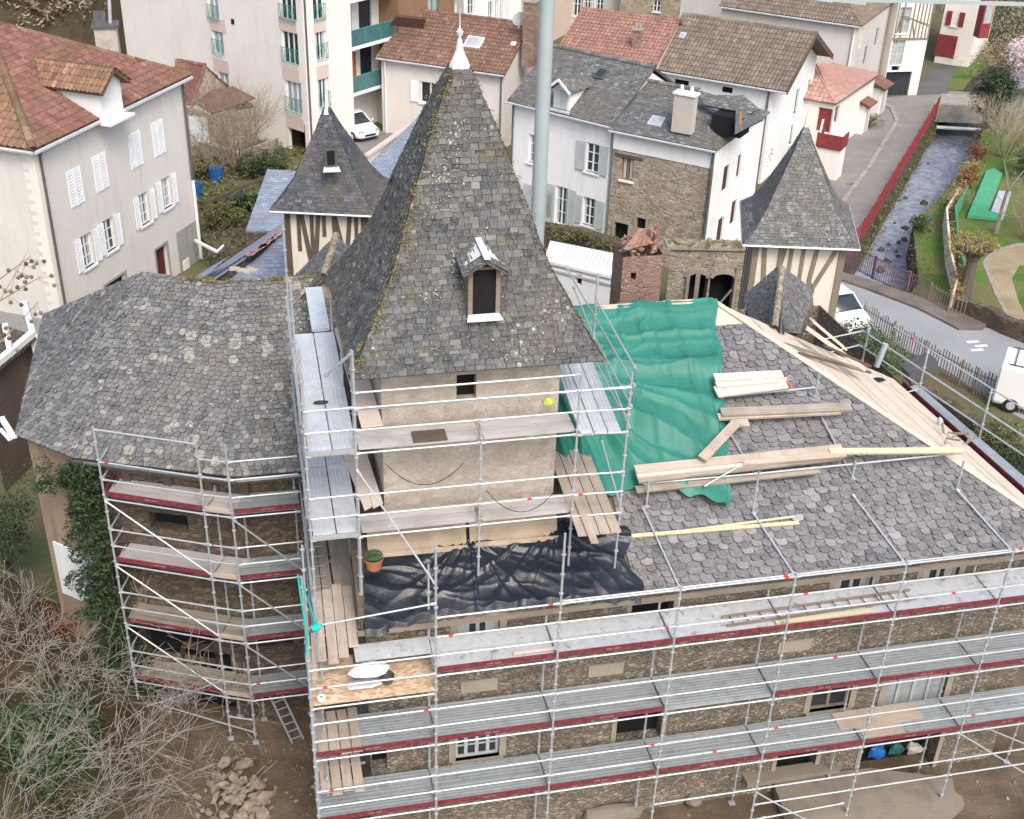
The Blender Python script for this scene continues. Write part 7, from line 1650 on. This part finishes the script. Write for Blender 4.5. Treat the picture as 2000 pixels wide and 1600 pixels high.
for k, (u, v, r, mt, lab) in enumerate(((1820, 960, 1.6, 'leaf_olive', 'grey olive brush below the right guard rail near the sunken yard'), (1950, 850, 1.5, 'leaf_olive', 'olive brush between sunken yard and street at the right edge'), (1975, 900, 1.6, 'leaf_dark', 'dark green brush at the right picture edge under the rails'))):
    p = PZ(u, v, -6.2); bush('brush', (p.x, p.y, -6.3), (r, r, .8), 2600, mt, lab, size=.06)
p = PZ(20, 1000, -4); bush('dark_bush', (p.x-.3, p.y, -4.6), (1.6, 1.6, 1.6), 4500, 'leaf_dark', 'dark green bush at the left picture edge beside the tan end wall', size=.06)
p = PZ(95, 1240, -5); bush('rust_bush', (p.x, p.y, -4.9), (1.1, 1.1, .8), 3200, 'leaf_rust', 'rust brown bramble clump under the whitewashed patch of the end wall', size=.05)
p = PZ(250, 1490, -6.4); bush('rust_bush', (p.x, p.y, -6.6), (1.2, 1.0, .4), 1500, 'leaf_rust', 'low rust brown bramble left of the rubble heap', size=.045)
# garden shrub of tan twigs
def twiggy(name, base, h, w, n, label, seed, mat='twig', cat='shrub', r0=.03):
    random.seed(seed); t = thing(name, base, label, cat); mt = MB(); mc = MB()
    for k in range(n):
        a = random.uniform(0, 6.28); grow(mt, mc, Vector(base)+Vector((math.cos(a)*.2, math.sin(a)*.2, 0)), (math.cos(a)*w, math.sin(a)*w, 1), h*.45, r0, 0, 3, .35, .1, (2, 4), 2, .15, None, .6, .72)
    mt.build('stem', M[mat], t); mc.build('crown', M[mat], t); return t
p = PZ(465, 335, G); twiggy('bare_shrub', (p.x, p.y, G), 4.6, .55, 26, 'large dome of tan leafless twigs in the garden beside the tiled shed', 6)
p = PZ(415, 350, G); twiggy('bare_shrub', (p.x, p.y, G), 2.6, .6, 12, 'smaller tan leafless shrub left of the large twig dome', 7)
for k, (u, v, r, lab) in enumerate(((520, 330, (1.6, 1.4, .9), 'green shrub at the foot of the apartment block garden'), (430, 425, (1.6, 1.0, .8), 'mossy green bush hanging over the terrace wall behind the grey house'), (490, 395, (1.8, .8, .6), 'long low green hedge on the lower garden terrace'), (395, 330, (1.0, 1.2, .6), 'grassy green clump beside the blue tub'))):
    p = PZ(u, v, G+.5); bush('garden_bush', (p.x, p.y, G+r[2]*.8), r, 1800, 'leaf_olive' if k in (1, 3) else 'leaf_dark', lab, size=.11)
m = MB()
for k in range(60): p = PZ(random.uniform(400, 520), random.uniform(440, 520), G+.3); leaves(m, p, (.5, .5, .3), 20, .1)
tag(m.build('dark_undergrowth', M['bark_dark']), 'dark leafless undergrowth in the gully behind the slate wing', 'undergrowth', None, 'stuff')
p = PZ(1480, 345, G); bush('yellow_shrub', (p.x, p.y, G+1.0), (.9, .9, 1.0), 900, 'leaf_olive', 'yellow green shrub against the long white house left of the street tower', size=.1)
p = PZ(1720, 248, G); bush('yellow_shrub', (p.x-1, p.y, G+.5), (1.0, .8, .5), 500, 'leaf_olive', 'low yellow green plants in front of the tiled porches', size=.1)
# riverside
random.seed(52)
def lbm(i): p = LB[2].lerp(LB[3], random.random()); return ((p.x+.05, p.y-.05, -7.2-random.random()*1.5), (.35, .35, .4), 26)
scrub('bank_moss', 150, lbm, M['leaf_olive'], .08, 'moss and ferns growing on the road side river wall', 'moss')
def rbm(i):
    k = random.randint(1, 5); p = RB[k].lerp(RB[k+1], random.random()); return ((p.x+random.uniform(-.1, .8), p.y, -7.2-random.random()*.9+random.random()*.6), (.5, .5, .35), 26)
scrub('bank_growth', 170, rbm, M['leaf_olive'], .08, 'brown green growth along the garden side river bank', 'bank plants')
def rbt(i):
    k = random.randint(2, 5); p = RB[k].lerp(RB[k+1], random.random()); return ((p.x+random.uniform(.1, 1.0), p.y, -6.9), (.45, .45, .4), 30)
scrub('bank_dry_grass', 60, rbt, M['twig'], .08, 'tan dry grass tufts on the garden side river bank', 'dry grass')
p = PZ(1930, 250, G); bush('round_conifer', (p.x, p.y, G+2.2), (2.0, 2.0, 2.3), 5200, 'leaf_dark', 'rounded dark green conifer at the garden side of the bridge', 'conifer', .12, lump=12)
p = PZ(1995, 350, G); bush('dark_shrub', (p.x+.6, p.y, G+1.2), (1.9, 1.6, 1.2), 2600, 'leaf_dark', 'dark green shrub at the right edge behind the birch', 'bush', .12)
for k, (u, v, mt, lab) in enumerate(((1900, 338, 'leaf_ochre', 'ochre yellow shrub on the river bank beside the green netting'), (1888, 355, 'leaf_rust', 'rust brown shrub on the river bank below the ochre one'), (1872, 392, 'twig', 'tan shrub on the river bank near the post'), (1912, 300, 'leaf_rust', 'reddish brown shrub on the bank under the bare trees'), (1800, 440, 'leaf_green', 'bright green creeper spilling over the bank to the water'))):
    p = PZ(u, v, G+.3); bush('bank_shrub', (p.x, p.y, G+.4), (.85, .85, .6), 1000, mt, lab, size=.08)
p = PZ(1945, 455, G); bare_tree('birch_tree', (p.x, p.y, G), 7, .13, 'pale barked leafless birch standing beside the green netting', depth=5, spread=.4, seed=12, up=.16, trunk=2.6, mat='bark', kr=.6)
p = PZ(1925, 300, G); twiggy('bare_shrub', (p.x+.8, p.y-.8, G), 3.6, .5, 16, 'tan leafless shrub beneath the round conifer by the river', 14)
p = PZ(1985, 330, G); twiggy('bare_shrub', (p.x+.8, p.y, G), 3.6, .5, 16, 'tan leafless shrub at the right edge above the green netting', 15)
p = PZ(1985, 470, G); twiggy('bare_shrub', (p.x+.6, p.y, G), 3.2, .45, 18, 'greyish leafless shrub at the right edge below the birch', 16)
p = PZ(1990, 205, G); bare_tree('blossom_tree', (p.x+1.2, p.y+.5, G), 7, .16, 'pale pink blossoming tree at the right edge above the bridge', depth=4, spread=.6, seed=18, up=.1, trunk=1.8, n=(3, 4), tipleaf='blossom', size=.1)
# pollarded plane
random.seed(17); p = PZ(1880, 588, G); t = thing('pollarded_tree', (p.x, p.y, G), 'pollarded tree with a thick knobbly trunk and ochre shoots on the riverside lawn', 'tree'); m = MB(); top = Vector((p.x, p.y, G+2.1)); m.tube((p.x, p.y, G), top, .34, 9, .26); m.tube(top, top+Vector((0, 0, .3)), .26, 9, .38)
for k in range(7): a = k*.9; e = top+Vector((math.cos(a)*.7, math.sin(a)*.7, .6+random.uniform(-.1, .3))); m.tube(top+Vector((0, 0, .1)), e, .15, 6, .1); m.blob(e, .17, .5, k)
m.build('trunk', M['bark_dark'], t); m = MB()
for k in range(7): a = k*.9; e = top+Vector((math.cos(a)*.75, math.sin(a)*.75, .95)); leaves(m, e, (.38, .38, .3), 130, .07)
m.build('crown', M['leaf_ochre'], t)
# ivy covered screen along the lawn
pts = R2([(1868, 398), (1842, 440), (1848, 520), (1862, 580), (1855, 606)]); t = thing('garden_screen', pts[0], 'tall narrow screen with ochre ivy and a green netting strip running to the street', 'screen'); m = MB()
for a, b in zip(pts, pts[1:]): m.beam(a+Vector((0, 0, .5)), b+Vector((0, 0, .5)), .1, 1.0)
m.build('board', M['wattle'], t); m = MB()
for k in range(60): s = random.uniform(0, 3.99); i = int(s); q = pts[i].lerp(pts[i+1], s-i); leaves(m, q+Vector((.15, 0, random.uniform(.5, 1.3))), (.3, .4, .35), 45, .07)
m.build('ivy', M['leaf_ochre'], t); m = MB()
for a, b in zip(pts[:4], pts[1:4]): m.beam(a+Vector((.5, 0, .55)), b+Vector((.5, 0, .55)), .05, 1.1)
m.build('netting', M['green_cloth'], t)
P = R2([(1888, 428), (1948, 434), (1955, 425), (1928, 418), (1944, 380), (1956, 345), (1940, 335), (1925, 340)]); m = MB(); m.prism([V2(q) for q in P] if (P[1]-P[0]).cross(P[2]-P[1]).z > 0 else [V2(q) for q in P][::-1], G+.05, G+.22); tag(m.build('green_netting', M['green_cloth']), 'bright green ground netting spread over the vegetable bed by the river', 'netting')
P = R2([(1930, 428), (1958, 432), (1975, 378), (1950, 376)]); m = MB(); m.prism([V2(q) for q in P] if (P[1]-P[0]).cross(P[2]-P[1]).z > 0 else [V2(q) for q in P][::-1], G+.02, G+.12); tag(m.build('grey_sheet', M['zinc']), 'pale grey blue sheet lying right of the green ground netting', 'sheet')
# far bank scrub and yard gravel
random.seed(61)
def fb(i): p = PZ(random.uniform(1880, 2010), random.uniform(5, 130), G); return ((p.x, p.y, G+.5), (1.1, 1.1, .7), 40)
scrub('far_bank_scrub', 110, fb, M['twig'], .14, 'brown scrub on the far bank behind the stream at the top right', 'scrub')
def fb2(i): p = PZ(random.uniform(1870, 2010), random.uniform(5, 110), G); return ((p.x, p.y, G+.6), (1.2, 1.2, .8), 50)
scrub('far_bank_bushes', 60, fb2, M['leaf_dark'], .14, 'dark green bushes on the far bank behind the stream', 'undergrowth')
m = MB()
for k in range(420):
    x = random.uniform(-4, 22) if k % 3 else random.uniform(-4, 0); y = random.uniform(-4, 1.0) if x > 0 else random.uniform(-3, 5.5); m.blob((x, y, -6.74), random.uniform(.02, .07), .5, k, 1, .2, (1, 1, .6))
tag(m.build('yard_gravel', M['stone_loose']), 'scattered small stones and grit on the bare earth yard', 'gravel', None, 'stuff')
m = MB()
for k in range(260):
    x = random.uniform(-4, 0.2); y = random.uniform(-3, 5.5); leaves(m, (x, y, -6.72), (.25, .25, .02), 5, .05)
tag(m.build('yard_leaf_litter', M['leaf_rust']), 'dry leaves scattered on the bare earth yard', 'leaf litter', None, 'stuff')
# far wood at the top right
random.seed(40); fw = MB(); fl = MB()
t = thing('far_wood', (62, 92, G), 'dark leafless wood at the top right corner behind the stream', 'wood'); t['kind'] = 'stuff'
for k in range(60):
    x = random.uniform(58, 82); y = random.uniform(86, 112); fw.tube((x, y, G), (x+random.uniform(-.6, .6), y, G+9), .14, 5, .05, random.random())
    leaves(fl, (x, y, G+2+random.random()*4), (2.0, 1.6, 2.2), 60, .3)
fw.build('trunk', M['bark'], t); fl.build('crown', M['leaf_dark'], t)
a = PZ(1905, 105, G); m = MB()
for k in range(14): m.tube((a.x+k*.25, a.y+k*.35, G), (a.x+k*.25, a.y+k*.35, G+2.2), .06, 4, .05)
tag(m.build('pale_paling', M['plank_old']), 'short row of pale palings beside the red bay at the stream', 'fence')
